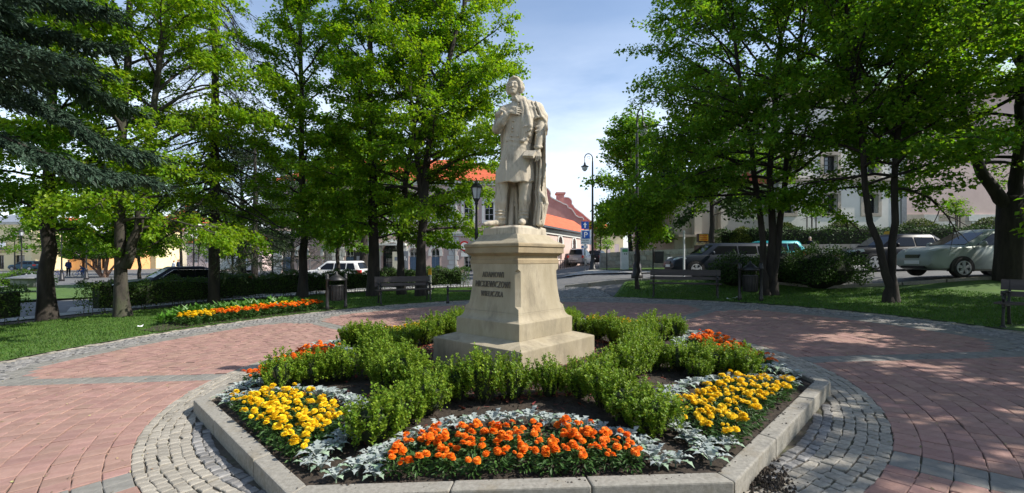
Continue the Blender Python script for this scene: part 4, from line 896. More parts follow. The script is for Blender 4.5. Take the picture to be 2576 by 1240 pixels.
# old yew-like shrub with several orange-brown stems
b = gp(262, 696); st = []
for i, (dx, dz, dy) in enumerate(((-3.4, 2.4, .2), (-1.6, 2.8, -.5), (.2, 3.2, .3), (1.0, 3.0, -.3), (2.2, 2.7, .4))): st.append(([(dx * .08, dy * .1, 0), (dx * .4, dy * .5, dz * .45), (dx, dy, dz)], .19 if i in (2, 3) else .13, .06))
M_YBARK = mat('orange_bark', (.10, .055, .035), (.26, .16, .11), 4, .9, .6, 20)
broadleaf('old_yew', 'old yew with several spreading orange-brown stems on the far lawn', b, st, 1.9, 4.6, 3.2, 14000, .2, M_DARKL, M_YBARK, seed=50, limbs=10, spread=.25)
# ---- conifers
def conifer(name, label, base, h, r0, z0, reach, m, seed, nt, tw=.2, droop=.35, whorl=.42, az=None, dens=1.0, topf=.08, nn=22, tuft=1, zcut=99, nw=.0075, fill=False):
    rs = np.random.default_rng(seed); root = thing(name, label, 'tree', base); tr = MB(); br = MB(); tr.tube([(0, 0, -.2), (0, 0, .3), (.05, 0, h * .5), (0, 0, h)], [r0 * 1.4, r0, r0 * .6, .02], 10); TP = []; TD = []
    z = z0; k = 0
    while z < min(h - .4, zcut):
        rel = (z - z0) / (h - z0); nb = 5 + int(rs.random() * 2)
        for i in range(nb):
            a = i * 6.283 / nb + k * .7 + rs.normal(0, .2)
            if az is not None and abs((a - az[0] + math.pi) % (2 * math.pi) - math.pi) > az[1]: continue
            ln = reach * ((1 - rel) ** .8 + topf) * rs.uniform(.75, 1.08); d = np.array([math.cos(a), math.sin(a), .12 - droop * .3]); d /= np.linalg.norm(d); p = np.array([0, 0, z + rs.normal(0, .12)]); lp = [p.copy()]
            for q_ in range(7): p = p + d * ln / 7; lp.append(p.copy()); d = d + np.array([0, 0, -droop * .12 + .055 * q_ * droop]) + rs.normal(0, .11, 3); d /= np.linalg.norm(d)
            br.tube(lp, [.010 * ln + .008 - (.010 * ln) * q_ / 7 for q_ in range(8)], 5, False)
            ns = int(ln / .16 * dens)
            for q_ in range(ns):
                t = .15 + .85 * (q_ + rs.random()) / ns; s0 = sample(lp, t); dl = sample(lp, min(t + .06, 1)) - sample(lp, max(t - .06, 0)); dl /= np.linalg.norm(dl) + 1e-9; sg = 1 if q_ % 2 else -1
                d2 = rot_axis(dl, np.array([0, 0, 1.]), sg * rs.uniform(.5, 1.0)); d2[2] -= droop * .35; l2 = ln * rs.uniform(.12, .30) * (1.15 - .75 * t) + .15; 
                for u in range(max(1, int(l2 / (tw * .45)))):
                    c_ = s0 + d2 * (u * tw * .5) + rs.normal(0, .03, 3)
                    for v_ in range(tuft): TP.append(c_ + rs.normal(0, tw * .22, 3) * np.array([1, 1, .8])); TD.append(d2 + rs.normal(0, .45, 3) + np.array([0, 0, -.15 * v_]))
            TP.append(lp[-1]); TD.append(d)
        z += whorl * rs.uniform(.8, 1.2); k += 1
    tr.obj('trunk', M_BARK, root, True); br.obj('branches', M_BARK, root, True); TP = np.array(TP); TD = unit(np.array(TD))
    if len(TP) > nt: i = rs.permutation(len(TP))[:nt]; TP, TD = TP[i], TD[i]
    n = len(TP); t = np.tile(np.linspace(0, 1, nn), n); P = np.repeat(TP, nn, 0) + np.repeat(TD, nn, 0) * (t * tw)[:, None]; r_ = unit(rs.normal(0, 1, (n * nn, 3))); r_[:, 2] = np.abs(r_[:, 2]) * .8; D = np.repeat(TD, nn, 0)
    A = unit(D * .9 + r_); Ls = tw * .22 * rs.uniform(.8, 1.2, n * nn); Sd = unit(np.cross(A, D + 1e-3)) * nw * (tw / .2)
    V = np.stack([P - Sd, P + Sd, P + A * Ls[:, None]], 1).reshape(-1, 3); F = np.arange(3 * n * nn).reshape(-1, 3)
    if fill:                                               # the needle-clad body of each twig
        V2, F2 = leaves(TP, TD, np.c_[rs.normal(0, .4, (n, 2)), np.ones(n)], tw * rs.uniform(.9, 1.4, n), tw * rs.uniform(.13, .22, n), -.2, .15); F2 = np.concatenate([F2[:, [0, 1, 2]], F2[:, [0, 2, 3]]]) + len(V); V = np.concatenate([V, V2]); F = np.concatenate([F, F2])
    ob('crown', me_np('crown', V, F, m), root); return root
x, y = -11.9, 8.7
conifer('blue_spruce', 'blue spruce reaching long bluish boughs across the linden trunks', (x, y, float(G(x, y))), 12.5, .26, 4.8, 4.3, M_BSPR, 61, 21000, .15, .4, .62, az=(.1, 1.25), dens=2.2, nn=9, tuft=4, zcut=8.4, nw=.012, fill=True)
b = gp(538, 765)
conifer('spruce_tree', 'dark old spruce with sparse hanging boughs beside the lawn flower bed', b, 17, .2, 3.2, 2.9, M_SPR, 62, 11000, .2, 1.35, .55, dens=1.1, topf=.3, nn=12, tuft=3, zcut=12.5)
x, y = at(640, 600, 30)[:2]
conifer('spruce_tree', 'far spruce with dense dark drooping boughs beyond the left street', (x, y, float(G(x, y))), 12, .22, 1.6, 3.2, M_SPR, 63, 3200, .42, .8, .7, dens=.8, nn=16)

# unseen linden copies assumed behind the camera, added to deepen shadows and darken reflections
LT = [o for o in bpy.data.objects if o.name.startswith('linden_tree') and o.parent is None and o.type == 'EMPTY']
for i, (x, y, k, lb) in enumerate(((-13, -4, 2, 'added unseen linden at the open west rim of the plaza'), (-8.5, -9, 3, 'added unseen linden on the south-west side'), (-2.5, -11.5, 4, 'added unseen linden on the south side'), (4, -11, 2, 'added unseen linden a little east of south'), (9.5, -8.5, 3, 'added unseen linden on the south-east side'), (-17, 2, 4, 'added unseen linden beyond the west end of the plaza'))):
    dup(LT[k], (x, y, float(G(x, y))), i * 1.1 + .4, .95, lb)
# ================================================================ hedges and bushes
M_HEDGE = mat('hedge_leaf', (.03, .075, .008), (.07, .135, .014), 3, .5, rnd=.35, hue=.02, transl=.3, spec=.35)
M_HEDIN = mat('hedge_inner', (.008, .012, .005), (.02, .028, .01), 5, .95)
M_TOPI = mat('topiary_leaf', (.05, .085, .008), (.13, .16, .015), 3, .6, rnd=.3, transl=.2)
def hedge(name, label, pts, wd, ht, nl, leaf=.05, m=None, open_low=.2, cat='hedge', z_add=0.0, group=None):
    """a clipped run along pts: leaf skin over a dark heart, bare stems below"""
    m = m or M_HEDGE; P = np.array(pts, float); d = np.r_[0, np.cumsum(np.hypot(*np.diff(P[:, :2], axis=0).T))]; Lh = d[-1]; c = P[len(P) // 2]; zb = (lambda x, y: G(x, y) + z_add)
    root = thing(name, label, cat, (c[0], c[1], float(zb(c[0], c[1]))), 0, group); o = np.array([c[0], c[1], float(zb(c[0], c[1]))])
    t = RNG.random(nl) * Lh; x = np.interp(t, d, P[:, 0]); y = np.interp(t, d, P[:, 1]); dx = np.interp(np.minimum(t + .1, Lh), d, P[:, 0]) - np.interp(np.maximum(t - .1, 0), d, P[:, 0]); dy = np.interp(np.minimum(t + .1, Lh), d, P[:, 1]) - np.interp(np.maximum(t - .1, 0), d, P[:, 1]); l = np.hypot(dx, dy) + 1e-9; nx, ny = -dy / l, dx / l
    side = RNG.random(nl); z = np.where(side < .4, ht, ht * (open_low + (1 - open_low) * RNG.random(nl) ** .7)); off = np.where(side < .4, RNG.uniform(-.5, .5, nl), np.where(side < .75, -.5, .5)) * wd
    lump = .07 * np.sin(t * 3.1) + .05 * np.sin(t * 7.7 + 1) + .04 * np.sin(t * 15.1); z = z + lump * np.where(side < .4, 1, .4) + RNG.normal(0, .04, nl); off = off + RNG.normal(0, .05, nl) + .06 * np.sin(t * 5 + z * 6)
    low = RNG.random(nl) < .14; z = np.where(low, ht * RNG.random(nl), z)
    W = np.c_[x + nx * off, y + ny * off, zb(x, y) + z] - o; A = RNG.normal(0, 1, (nl, 3)); A[:, 2] += .3; V, F = leaves(W, A, np.c_[nx * np.sign(off) * .6, ny * np.sign(off) * .6, np.ones(nl)] + RNG.normal(0, .4, (nl, 3)), leaf * RNG.uniform(.7, 1.2, nl), leaf * .36 * RNG.uniform(.7, 1.2, nl), .2)
    ob('foliage', me_np('foliage', V, F, m), root)
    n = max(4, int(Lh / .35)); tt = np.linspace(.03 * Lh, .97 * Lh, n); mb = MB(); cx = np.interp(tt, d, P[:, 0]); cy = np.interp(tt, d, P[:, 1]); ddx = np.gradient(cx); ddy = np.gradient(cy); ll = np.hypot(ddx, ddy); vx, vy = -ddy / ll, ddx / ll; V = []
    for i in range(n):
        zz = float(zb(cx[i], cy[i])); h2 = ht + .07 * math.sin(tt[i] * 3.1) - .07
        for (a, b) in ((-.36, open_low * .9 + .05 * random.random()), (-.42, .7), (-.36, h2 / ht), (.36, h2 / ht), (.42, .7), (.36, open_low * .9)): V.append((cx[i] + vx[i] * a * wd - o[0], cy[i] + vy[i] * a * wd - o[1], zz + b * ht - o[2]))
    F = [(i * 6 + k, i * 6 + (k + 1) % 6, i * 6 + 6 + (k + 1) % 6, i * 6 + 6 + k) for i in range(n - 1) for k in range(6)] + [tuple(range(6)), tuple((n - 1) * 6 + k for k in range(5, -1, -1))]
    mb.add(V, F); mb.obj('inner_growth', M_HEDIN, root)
    if open_low > .1:
        mb = MB()
        for i in range(int(Lh / .16)):
            t0 = random.random() * Lh; x0, y0 = float(np.interp(t0, d, P[:, 0])) + random.uniform(-.12, .12), float(np.interp(t0, d, P[:, 1])) + random.uniform(-.12, .12); z0 = float(zb(x0, y0)) - o[2]
            mb.tube([(x0 - o[0], y0 - o[1], z0 - .05), (x0 - o[0] + random.uniform(-.05, .05), y0 - o[1] + random.uniform(-.05, .05), z0 + ht * .3), (x0 - o[0] + random.uniform(-.18, .18), y0 - o[1] + random.uniform(-.18, .18), z0 + ht * .65)], [.012, .009, .005], 4, False)
        mb.obj('stems', M_TWIG, root)['kind'] = 'stuff'
    return root
hedge('hedge', 'long curved clipped privet hedge between the lawn and the left street', [pol(15.7, a)[:2] for a in np.linspace(150.5, 97.5, 40)], .75, .93, 34000, .055)
hedge('hedge', 'short end piece of clipped privet hedge left of the gap', [pol(15.7, a)[:2] for a in np.linspace(180, 154.8, 22)], .75, .93, 12000, .055)
hedge('hedge', 'low hedge with fresh green tops across the left street', [pol(25.6, a)[:2] for a in np.linspace(166, 152, 12)], .8, .6, 5000, .08, M_LIND, .05)
def bush(name, label, vx, vy, wd, ht, nl, m, leaf=.06, seed=0, group=None, dome=False, base=None, cat='bush'):
    b = base or gp(vx, vy); rs = np.random.default_rng(seed); root = thing(name, label, cat, b, 0, group); a = rs.random(nl) * 6.283
    if dome: ph = np.arccos(rs.random(nl)); rr = 1 + rs.normal(0, .035, nl)
    else: ph = np.arccos(1 - 1.25 * rs.random(nl)); rr = (.62 + .42 * rs.random(nl) ** .5) * (1 + .16 * np.sin(a * 3 + seed) + .12 * np.sin(a * 5 + ph * 4))
    P = np.c_[np.cos(a) * np.sin(ph) * rr * wd / 2, np.sin(a) * np.sin(ph) * rr * wd / 2, np.maximum(np.cos(ph) * rr * ht * (1 if dome else .72) + (0 if dome else ht * .3), .02)]
    A = unit(P) + rs.normal(0, .6, (nl, 3)); V, F = leaves(P, A, unit(P) + rs.normal(0, .5, (nl, 3)), leaf * rs.uniform(.7, 1.2, nl), leaf * .34 * rs.uniform(.7, 1.2, nl), .2); ob('foliage', me_np('foliage', V, F, m), root)
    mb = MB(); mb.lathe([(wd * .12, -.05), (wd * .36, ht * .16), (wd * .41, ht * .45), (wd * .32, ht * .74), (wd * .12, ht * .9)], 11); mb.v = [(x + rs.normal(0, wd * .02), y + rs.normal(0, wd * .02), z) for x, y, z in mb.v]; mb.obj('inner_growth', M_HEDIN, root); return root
bush('dark_bush', 'big dark broad bush beside the three-stemmed linden', 2060, 722, 2.4, 1.3, 8000, M_DARKL, .075, 3)
bush('dark_bush', 'rounded dark bush between the bench end and the second bin', 1850, 718, 1.7, 1.05, 5000, M_DARKL, .075, 4)
bush('dark_bush', 'dark reddish bush behind the three-stemmed linden', 1965, 712, 1.9, 1.2, 5000, M_DARKL, .075, 5)
bush('small_bush', 'small round green bush on the verge by the fenced lot', 728, 692, 1.5, 1.1, 3000, M_LIND, .1, 6)
bush('small_bush', 'low bright green bush beside the grey bin across the street', 62, 722, 2.6, 1.0, 3500, M_LIND, .09, 7)

# ================================================================ park furniture
def bench(label, x, y, rz, ln=1.9, scroll=True):
    """bench facing local -y"""
    t = thing('park_bench', label, 'bench', (x, y, float(G(x, y))), rz, 'cast-iron park benches'); h = ln / 2
    for sx in (-1, 1):
        X = sx * (h - .12); mb = MB()
        mb.tube([(X, -.26, 0), (X, -.24, .2), (X, -.20, .36), (X, -.23, .44)], [.03, .022, .026, .024], 6); mb.lathe([(.05, 0), (.045, .03), (.02, .05)], 8, (X, -.26, 0)); mb.obj('leg', M_IRON, t)
        mb = MB(); mb.tube([(X, .24, 0), (X, .2, .2), (X, .18, .42), (X, .25, .66), (X, .30, .88)], [.032, .024, .026, .022, .018], 6); mb.lathe([(.05, 0), (.045, .03), (.02, .05)], 8, (X, .24, 0)); mb.obj('leg', M_IRON, t)
        mb = MB(); mb.tube([(X, -.24, .40), (X, .2, .40)], .022, 6)
        pts = [(X, .24, .64), (X, .05, .665), (X, -.16, .66), (X, -.27, .64)]; mb.tube(pts, .024, 6)
        sc = [(X, -.20 + .095 * math.cos(a) * (1 - i * .045), .55 + .095 * math.sin(a) * (1 - i * .045)) for i, a in enumerate(np.linspace(math.pi * .5, -math.pi * 1.7, 15))]; mb.tube(sc, [.024 - .0007 * i for i in range(15)], 6)
        mb.tube([(X, -.22, .46), (X, -.10, .42)], .018, 5); mb.obj('armrest', M_IRON, t)
    for i in range(4):
        mb = MB(); y0 = -.26 + i * .125; mb.box(-h, h, y0, y0 + .11, .43, .465); bevel(mb.obj('seat_slat', M_WOOD, t), .006, 1)
    for z0, z1 in ((.56, .66), (.685, .885)):
        mb = MB(); y0 = .2 + (z0 - .5) * .22; y1 = .2 + (z1 - .5) * .22; mb.add([(-h, y0, z0), (h, y0, z0), (h, y0 + .035, z0), (-h, y0 + .035, z0), (-h, y1, z1), (h, y1, z1), (h, y1 + .035, z1), (-h, y1 + .035, z1)], [(3, 2, 1, 0), (4, 5, 6, 7), (0, 1, 5, 4), (1, 2, 6, 5), (2, 3, 7, 6), (3, 0, 4, 7)]); bevel(mb.obj('back_slat', M_WOOD, t), .006, 1)
    return t
a0, a1 = gp(943, 768), gp(1083, 757); mx_ = ((a0[0] + a1[0]) / 2, (a0[1] + a1[1]) / 2)
bench('iron and wood park bench on the lawn edge under the lindens', mx_[0], mx_[1] + .15, math.atan2(a1[1] - a0[1], a1[0] - a0[0]))
a0, a1 = gp(1650, 748), gp(1806, 750); bench('iron and wood park bench in the shade behind the mop-headed tree', (a0[0] + a1[0]) / 2, (a0[1] + a1[1]) / 2 + .15, math.atan2(a1[1] - a0[1], a1[0] - a0[0]), 2.15)
bx, by, _ = gp(2575, 828); bench('iron park bench with scrolled armrest at the rim of the shaded paving', bx + .45, by - .40, math.radians(-57), 1.9)
bx, by, _ = gp(20, 722); bench('iron park bench across the left street beside the grey bin', bx - .3, by, math.radians(8), 2.2)
bx, by, _ = gp(1090, 700) if False else (-13.6, 33.5, 0); bench('far park bench standing behind the black car', bx, by, .1, 2.2)
# low rail that shows beside the pedestal
b = gp(1126, 763); t = thing('low_rail', 'low iron rail with ball-topped posts on the lawn edge beside the pedestal', 'rail', b, math.radians(6))
for x in (0, 1.75):
    mb = MB(); mb.lathe([(.055, 0), (.055, .08), (.035, .1), (.032, .42), (.05, .44), (.05, .47), (.03, .49), (.045, .53), (.02, .58)], 10, (x, 0, 0)); mb.obj('post', M_IRON, t, True)
mb = MB(); mb.box(0, 1.75, -.03, .03, .38, .43); mb.obj('bar', M_IRON, t)
def bin_(label, p0, p1, m, ht=1.12):
    b = ((p0[0] + p1[0]) / 2, (p0[1] + p1[1]) / 2); L_ = math.hypot(p1[0] - p0[0], p1[1] - p0[1]) / 2
    t = thing('waste_bin', label, 'bin', (*b, float(G(*b))), math.atan2(p1[1] - p0[1], p1[0] - p0[0]), 'waste bins hung between posts')
    for s_ in (-1, 1):
        mb = MB(); mb.lathe([(.06, -.05), (.06, .12), (.045, .16), (.042, ht - .2), (.06, ht - .18), (.06, ht - .14), (.045, ht - .12), (.055, ht - .06), (.02, ht)], 10, (s_ * L_, 0, 0)); mb.obj('post', m, t, True)
    mb = MB(); R = L_ * .72; mb.lathe([(R * .86, .28), (R * .95, .3), (R, .62), (R, .74), (R * 1.04, .76)], 16); o = mb.obj('bucket', m, t, True)
    for k in range(16):
        a = 6.283 * k / 16; s2 = MB(); s2.tube([(R * .98 * math.cos(a), R * .98 * math.sin(a), .3), (R * 1.03 * math.cos(a), R * 1.03 * math.sin(a), .74)], .012, 4); s2.obj('rib', m, t)
    mb = MB(); mb.lathe([(R * 1.3, ht - .22), (R * 1.3, ht - .19), (R * .7, ht - .09), (.03, ht + .0), (.025, ht + .05), (.01, ht + .07)], 14); mb.obj('lid', m, t, True)
    mb = MB(); mb.tube([(-L_, 0, .66), (L_, 0, .66)], .014, 5); mb.tube([(-L_, 0, ht - .22), (L_, 0, ht - .22)], .014, 5); mb.obj('cross_bar', m, t)
M_GREYM = mat('grey_metal', (.16, .165, .17), (.22, .225, .23), 8, .5, metal=.3)
bin_('dark iron waste bin between two posts at the end of the flower bed', gp(823, 781), gp(869, 775.5), M_IRON)
bin_('dark iron waste bin between two posts on the shaded lawn edge', gp(1860, 757), gp(1914, 758.6), M_IRON)
bin_('grey steel waste bin across the left street beside a bench', gp(66, 733), gp(95, 737), M_GREYM, 1.0)
M_LAMPG = mat('lamp_glass', (.55, .57, .58), rough=.15, spec=.6)
def lantern(label, x, y, h=4.6, group='lantern lamp posts', arm=False):
    t = thing('lamp_post', label, 'lamp', (x, y, float(G(x, y))), random.random(), group); mb = MB()
    mb.lathe([(.2, -.1), (.2, .12), (.16, .16), (.15, .5), (.11, .56), (.1, .8), (.13, .84), (.075, .9), (.06, 1.0), (.055, h * .55), (.075, h * .56), (.05, h * .58), (.04, h - .75), (.07, h - .72), (.05, h - .66), (.09, h - .6), (.10, h - .55)], 12); mb.obj('post', M_IRON, t, True)
    z = h - .55; mb = MB(); mb.lathe([(.115, z), (.19, z + .4)], 6); mb.obj('lantern_glass', M_LAMPG, t)
    mb = MB()
    for k in range(6):
        a = 6.283 * (k + .5) / 6; mb.tube([(.118 * math.cos(a), .118 * math.sin(a), z), (.195 * math.cos(a), .195 * math.sin(a), z + .4)], .012, 4)
    mb.lathe([(.125, z - .01), (.125, z + .02)], 6); mb.lathe([(.23, z + .39), (.235, z + .42), (.15, z + .52), (.07, z + .56), (.06, z + .6), (.02, z + .64), (.03, z + .68), (.005, z + .74)], 6); mb.obj('lantern_frame', M_IRON, t)
    if arm: m2 = MB(); m2.tube([(-.3, 0, h * .5), (.3, 0, h * .5)], .015, 5); m2.obj('cross_bar', M_IRON, t)
    return t
lx, ly, _ = at(1198, 600, 16.2); lantern('black lantern lamp post showing above the pedestal shoulder', lx, ly, 4.25 - float(G(lx, ly)))
for i, (vx, d, h, lb) in enumerate(((37, 50, 4.7, 'far black lantern lamp post before the cream house, shorter of the pair'), (54, 46, 4.7, 'far black lantern lamp post before the cream house, taller of the pair'), (155, 39, 4.6, 'black lantern lamp post beside the stout linden trunk'), (217, 42, 4.6, 'black lantern lamp post beside the old yew'), (685, 33, 4.7, 'black lantern lamp post in front of the fenced lot'), (487, 40, 4.7, 'black lantern lamp post near the people in white'))):
    x, y, _ = at(vx, 650, d); lantern(lb, x, y, h, arm=True)
def crook(label, vx, vy, d, h, side, rr=.36):
    x, y, _ = at(vx, vy, d); t = thing('street_lamp', label, 'lamp', (x, y, float(G(x, y))), 0, 'tall hooked street lamps'); mb = MB()
    mb.lathe([(.26, -.1), (.26, .15), (.2, .2), (.19, .6), (.14, .66), (.13, 1.0), (.16, 1.04), (.1, 1.1), (.085, 1.3), (.07, h * .6), (.055, h - 1.0), (.05, h - .5)], 12); mb.obj('post', M_IRON, t, True)
    mb = MB(); pts = [(0, 0, h - .6), (0, 0, h - rr)] + [(side[0] * rr * (1 - math.cos(a)), side[1] * rr * (1 - math.cos(a)), h - rr + rr * math.sin(a)) for a in np.linspace(.2, math.pi * 1.0, 10)]; mb.tube(pts, [.04] * 2 + [.035] * 10, 7)
    e = pts[-1]; mb.tube([e, (e[0], e[1], e[2] - .3)], .025, 6); sp = [(side[0] * (.28 + .15 * math.cos(a) * (1 - i * .06)), side[1] * (.28 + .15 * math.cos(a) * (1 - i * .06)), h - rr + .0 + .15 * math.sin(a) * (1 - i * .06)) for i, a in enumerate(np.linspace(0, 5.6, 12))]; mb.tube(sp, .014, 5); mb.obj('hook_arm', M_IRON, t, True)
    z = e[2] - .3; mb = MB(); mb.lathe([(.03, z), (.06, z - .05), (.08, z - .2), (.26, z - .3), (.28, z - .33), (.24, z - .34)], 14, (e[0], e[1], 0)); mb.obj('lamp_shade', M_IRON, t, True)
    mb = MB(); mb.lathe([(.2, z - .335), (.2, z - .4), (.17, z - .52), (.08, z - .62), (.02, z - .64)], 14, (e[0], e[1], 0)); mb.obj('lamp_glass', M_LAMPG, t, True)
crook('tall black hooked street lamp rising beside the mop-headed tree', 1602, 700, 20.6, 7.5, (.08, -.99))
crook('tall black hooked street lamp on the grass island at the street corner', 1490, 680, 31.8, 8.1, (-.95, -.3), .30)
b = at(1081, 742, 18.2); t = thing('marker_post', 'white post with a yellow top standing behind the park bench', 'post', (b[0], b[1], float(G(b[0], b[1]))))
mb = MB(); mb.box(-.055, .055, -.055, .055, -.1, .78); mb.obj('shaft', mat('post_white', (.45, .43, .36), (.6, .58, .5), 8, .8), t); mb = MB(); mb.box(-.058, .058, -.058, .058, .782, 1.04); mb.obj('cap', mat('post_yellow', (.75, .42, .01), (.85, .5, .02), 8, .6), t)
# ---- traffic signs
M_SBLUE = mat('sign_blue', (.01, .09, .42), rough=.4); M_SWHITE = mat('sign_white', (.78, .8, .82), rough=.4); M_SRED = mat('sign_red', (.6, .02, .02), rough=.4); M_SGREY = mat('sign_grey', (.2, .22, .25), rough=.5); M_SBLACK = mat('sign_black', (.02, .02, .025), rough=.5)
def text_mesh(txt, h, wd, m, ext=.002):
    cu = bpy.data.curves.new('t', 'FONT'); cu.body = txt; cu.align_x = 'CENTER'; cu.align_y = 'CENTER'; cu.extrude = ext; cu.resolution_u = 3; cu.offset = .012; to = bpy.data.objects.new('t', cu); COL.objects.link(to); bpy.context.view_layer.update()
    me = bpy.data.meshes.new_from_object(to.evaluated_get(bpy.context.evaluated_depsgraph_get())); bpy.data.objects.remove(to); co = np.zeros(len(me.vertices) * 3, np.float32); me.vertices.foreach_get('co', co); co = co.reshape(-1, 3); a, b = co.min(0), co.max(0); c = (a + b) / 2
    W = np.c_[(co[:, 0] - c[0]) * wd / (b[0] - a[0]), -co[:, 2], (co[:, 1] - c[1]) * h / (b[1] - a[1])]; me.vertices.foreach_set('co', W.astype(np.float32).ravel()); me.materials.clear(); me.materials.append(m); me.update(); return me
x, y, _ = at(1471, 676, 30); sg = thing('traffic_sign', 'blue one-way arrow and parking sign on a thin post', 'sign', (x, y, float(G(x, y))), math.radians(3)); K = 30 / FPX; gz = float(G(x, y))
Z = lambda v: CAMH + (650 - v) * K - gz
mb = MB(); mb.tube([(0, .03, -.1), (0, .03, Z(556))], .035, 8); mb.obj('post', M_GREYM, sg)
def plate(x0, x1, v0, v1, m, y0, nm='plate'): mb = MB(); mb.box((x0 - 1471) * K, (x1 - 1471) * K, y0 - .02, y0, Z(v1), Z(v0)); return mb.obj(nm, m, sg)
plate(1461.5, 1480.5, 557, 576, M_SBLUE, 0); mb = MB(); c = Z(566.5); mb.prism([(-.04, c - .17), (.04, c - .17), (.04, c + .02), (.12, c + .02), (0, c + .19), (-.12, c + .02), (-.04, c + .02)], -.026, -.021); mb.obj('arrow', M_SWHITE, sg)
plate(1460, 1487, 578, 615, M_SWHITE, 0); plate(1464, 1483, 581, 600, M_SBLUE, -.022, 'blue_field')
o = ob('letter_p', text_mesh('P', .36, .24, M_SWHITE), sg, ((1473 - 1471) * K, -.046, Z(590.5))); o = ob('lettering', text_mesh('Postój płatny', .075, .52, M_SBLACK), sg, ((1472 - 1471) * K, -.024, Z(605.5))); mb = MB()
for k in range(9): mb.box((1462.5 + k * 2.1 - 1471) * K, (1464 + k * 2.1 - 1471) * K, -.026, -.021, Z(611.2), Z(610))
mb.obj('print', M_SBLACK, sg)
plate(1461, 1478, 617, 625, M_SWHITE, 0); mb = MB(); mb.box(-.2, -.1, -.026, -.021, Z(623.5), Z(618.5)); mb.obj('pictogram', M_SBLUE, sg)
x, y, _ = at(1168, 676, 27); s2 = thing('traffic_sign', 'round white no-traffic sign with a red rim beside the station', 'sign', (x, y, float(G(x, y)))); gz = float(G(x, y)); zc_ = CAMH + (650 - 619) * 27 / FPX - gz
mb = MB(); mb.tube([(0, .03, -.1), (0, .03, zc_ - .2)], .03, 8); mb.obj('post', M_GREYM, s2); mb = MB(); mb.lathe([(.305, -.012), (.305, .012)], 28, (0, 0, zc_), 'y'); mb.obj('red_disc', M_SRED, s2); mb = MB(); mb.lathe([(.215, -.018), (.215, -.013)], 28, (0, 0, zc_), 'y'); mb.obj('white_disc', M_SWHITE, s2); mb = MB(); mb.box(-.2, .2, -.012, .0, zc_ - .62, zc_ - .4); mb.obj('extra_plate', M_SWHITE, s2)
# pale parking meter on the island, slim posts, bin
x, y, _ = at(1570, 690, 29.5); t = thing('parking_meter', 'pale grey parking meter cabinet on the grass island', 'parking meter', (x, y, float(G(x, y)) + .08)); mb = MB(); mb.box(-.24, .24, -.18, .18, 0, 1.42, .94); bevel(mb.obj('cabinet', mat('meter_grey', (.5, .52, .5), (.6, .62, .6), 4, .5), t), .02, 2)
mb = MB(); mb.box(-.17, .17, -.19, -.165, 1.14, 1.32); mb.obj('green_panel', mat('meter_green', (.08, .3, .1), rough=.5), t); mb = MB(); mb.box(-.06, .0, -.19, -.165, .98, 1.05); mb.box(.06, .12, -.19, -.165, .98, 1.05); mb.obj('button', M_SBLACK, t)
for vx, d, h, m, lb in ((1526, 30.3, 1.55, M_IRON, 'thin dark post at the corner of the grass island'), (1606.5, 29, 2.2, M_GREYM, 'pale slim pole behind the mop-headed tree'), (1720, 17.9, 1.9, M_SWHITE, 'white slim pole behind the shaded bench')):
    x, y, _ = at(vx, 680, d); o = thing('pole', lb, 'pole', (x, y, float(G(x, y)))); mb = MB(); mb.tube([(0, 0, -.1), (0, 0, h)], .04, 8); mb.lathe([(.07, 0), (.06, .06)], 8); mb.lathe([(.045, h), (.02, h + .04)], 8); mb.obj('shaft', m, o)
x, y, _ = at(1654, 690, 29); o = thing('waste_bin', 'plain dark box bin on a post before the stone wall', 'bin', (x, y, float(G(x, y)))); mb = MB(); mb.tube([(-.3, 0, -.1), (-.3, 0, 1.4)], .045, 8); mb.obj('post', M_IRON, o); mb = MB(); mb.box(-.22, .3, -.2, .2, .45, 1.2, 1.06); mb.obj('bucket', M_IRON, o)
# yellow lit-up ad stand
x, y, _ = at(1765, 676, 27.5); t = thing('sign_stand', 'brown sign stand with yellow panels behind the estate car', 'sign', (x, y, float(G(x, y)))); M_SY = mat('sign_yellow', (.75, .42, .02), (.8, .5, .03), 5, .5); M_SBR = mat('sign_brown', (.06, .03, .025), (.1, .05, .04), 5, .6)
K = 27.5 / FPX; gz = float(G(x, y)); Z = lambda v: CAMH + (650 - v) * K - gz; X = lambda v: (v - 1765) * K
mb = MB(); mb.box(X(1750), X(1781), -.25, .25, 0, Z(617)); mb.box(X(1757), X(1762), -.1, .1, Z(611), Z(607)); mb.box(X(1772), X(1776), -.1, .1, Z(611), Z(607)); mb.obj('stand', M_SBR, t)
mb = MB(); mb.box(X(1754), X(1780), -.14, .14, Z(608), Z(588)); mb.obj('frame', M_SBR, t); mb = MB(); mb.box(X(1756), X(1778), -.17, -.142, Z(606), Z(590)); mb.obj('yellow_panel', M_SY, t); mb = MB(); mb.box(X(1748), X(1783), -.27, -.1, Z(616), Z(611)); mb.obj('lower_panel', mat('sign_cream', (.7, .5, .25), rough=.5), t)
mb = MB()
for v, n in ((593, 5), (598, 6), (603, 7)):
    for k in range(n): a = 1757.5 + 19 * k / n; mb.box(X(a), X(a + 19 / n * .7), -.176, -.171, Z(v + 1.5), Z(v - 1.2))
mb.obj('print', M_SRED, t); mb = MB()
for k in range(9): a = 1750 + 32 * k / 9; mb.box(X(a), X(a + 2.4), -.276, -.271, Z(614.8), Z(612.3))
mb.obj('print', M_SBLACK, t)
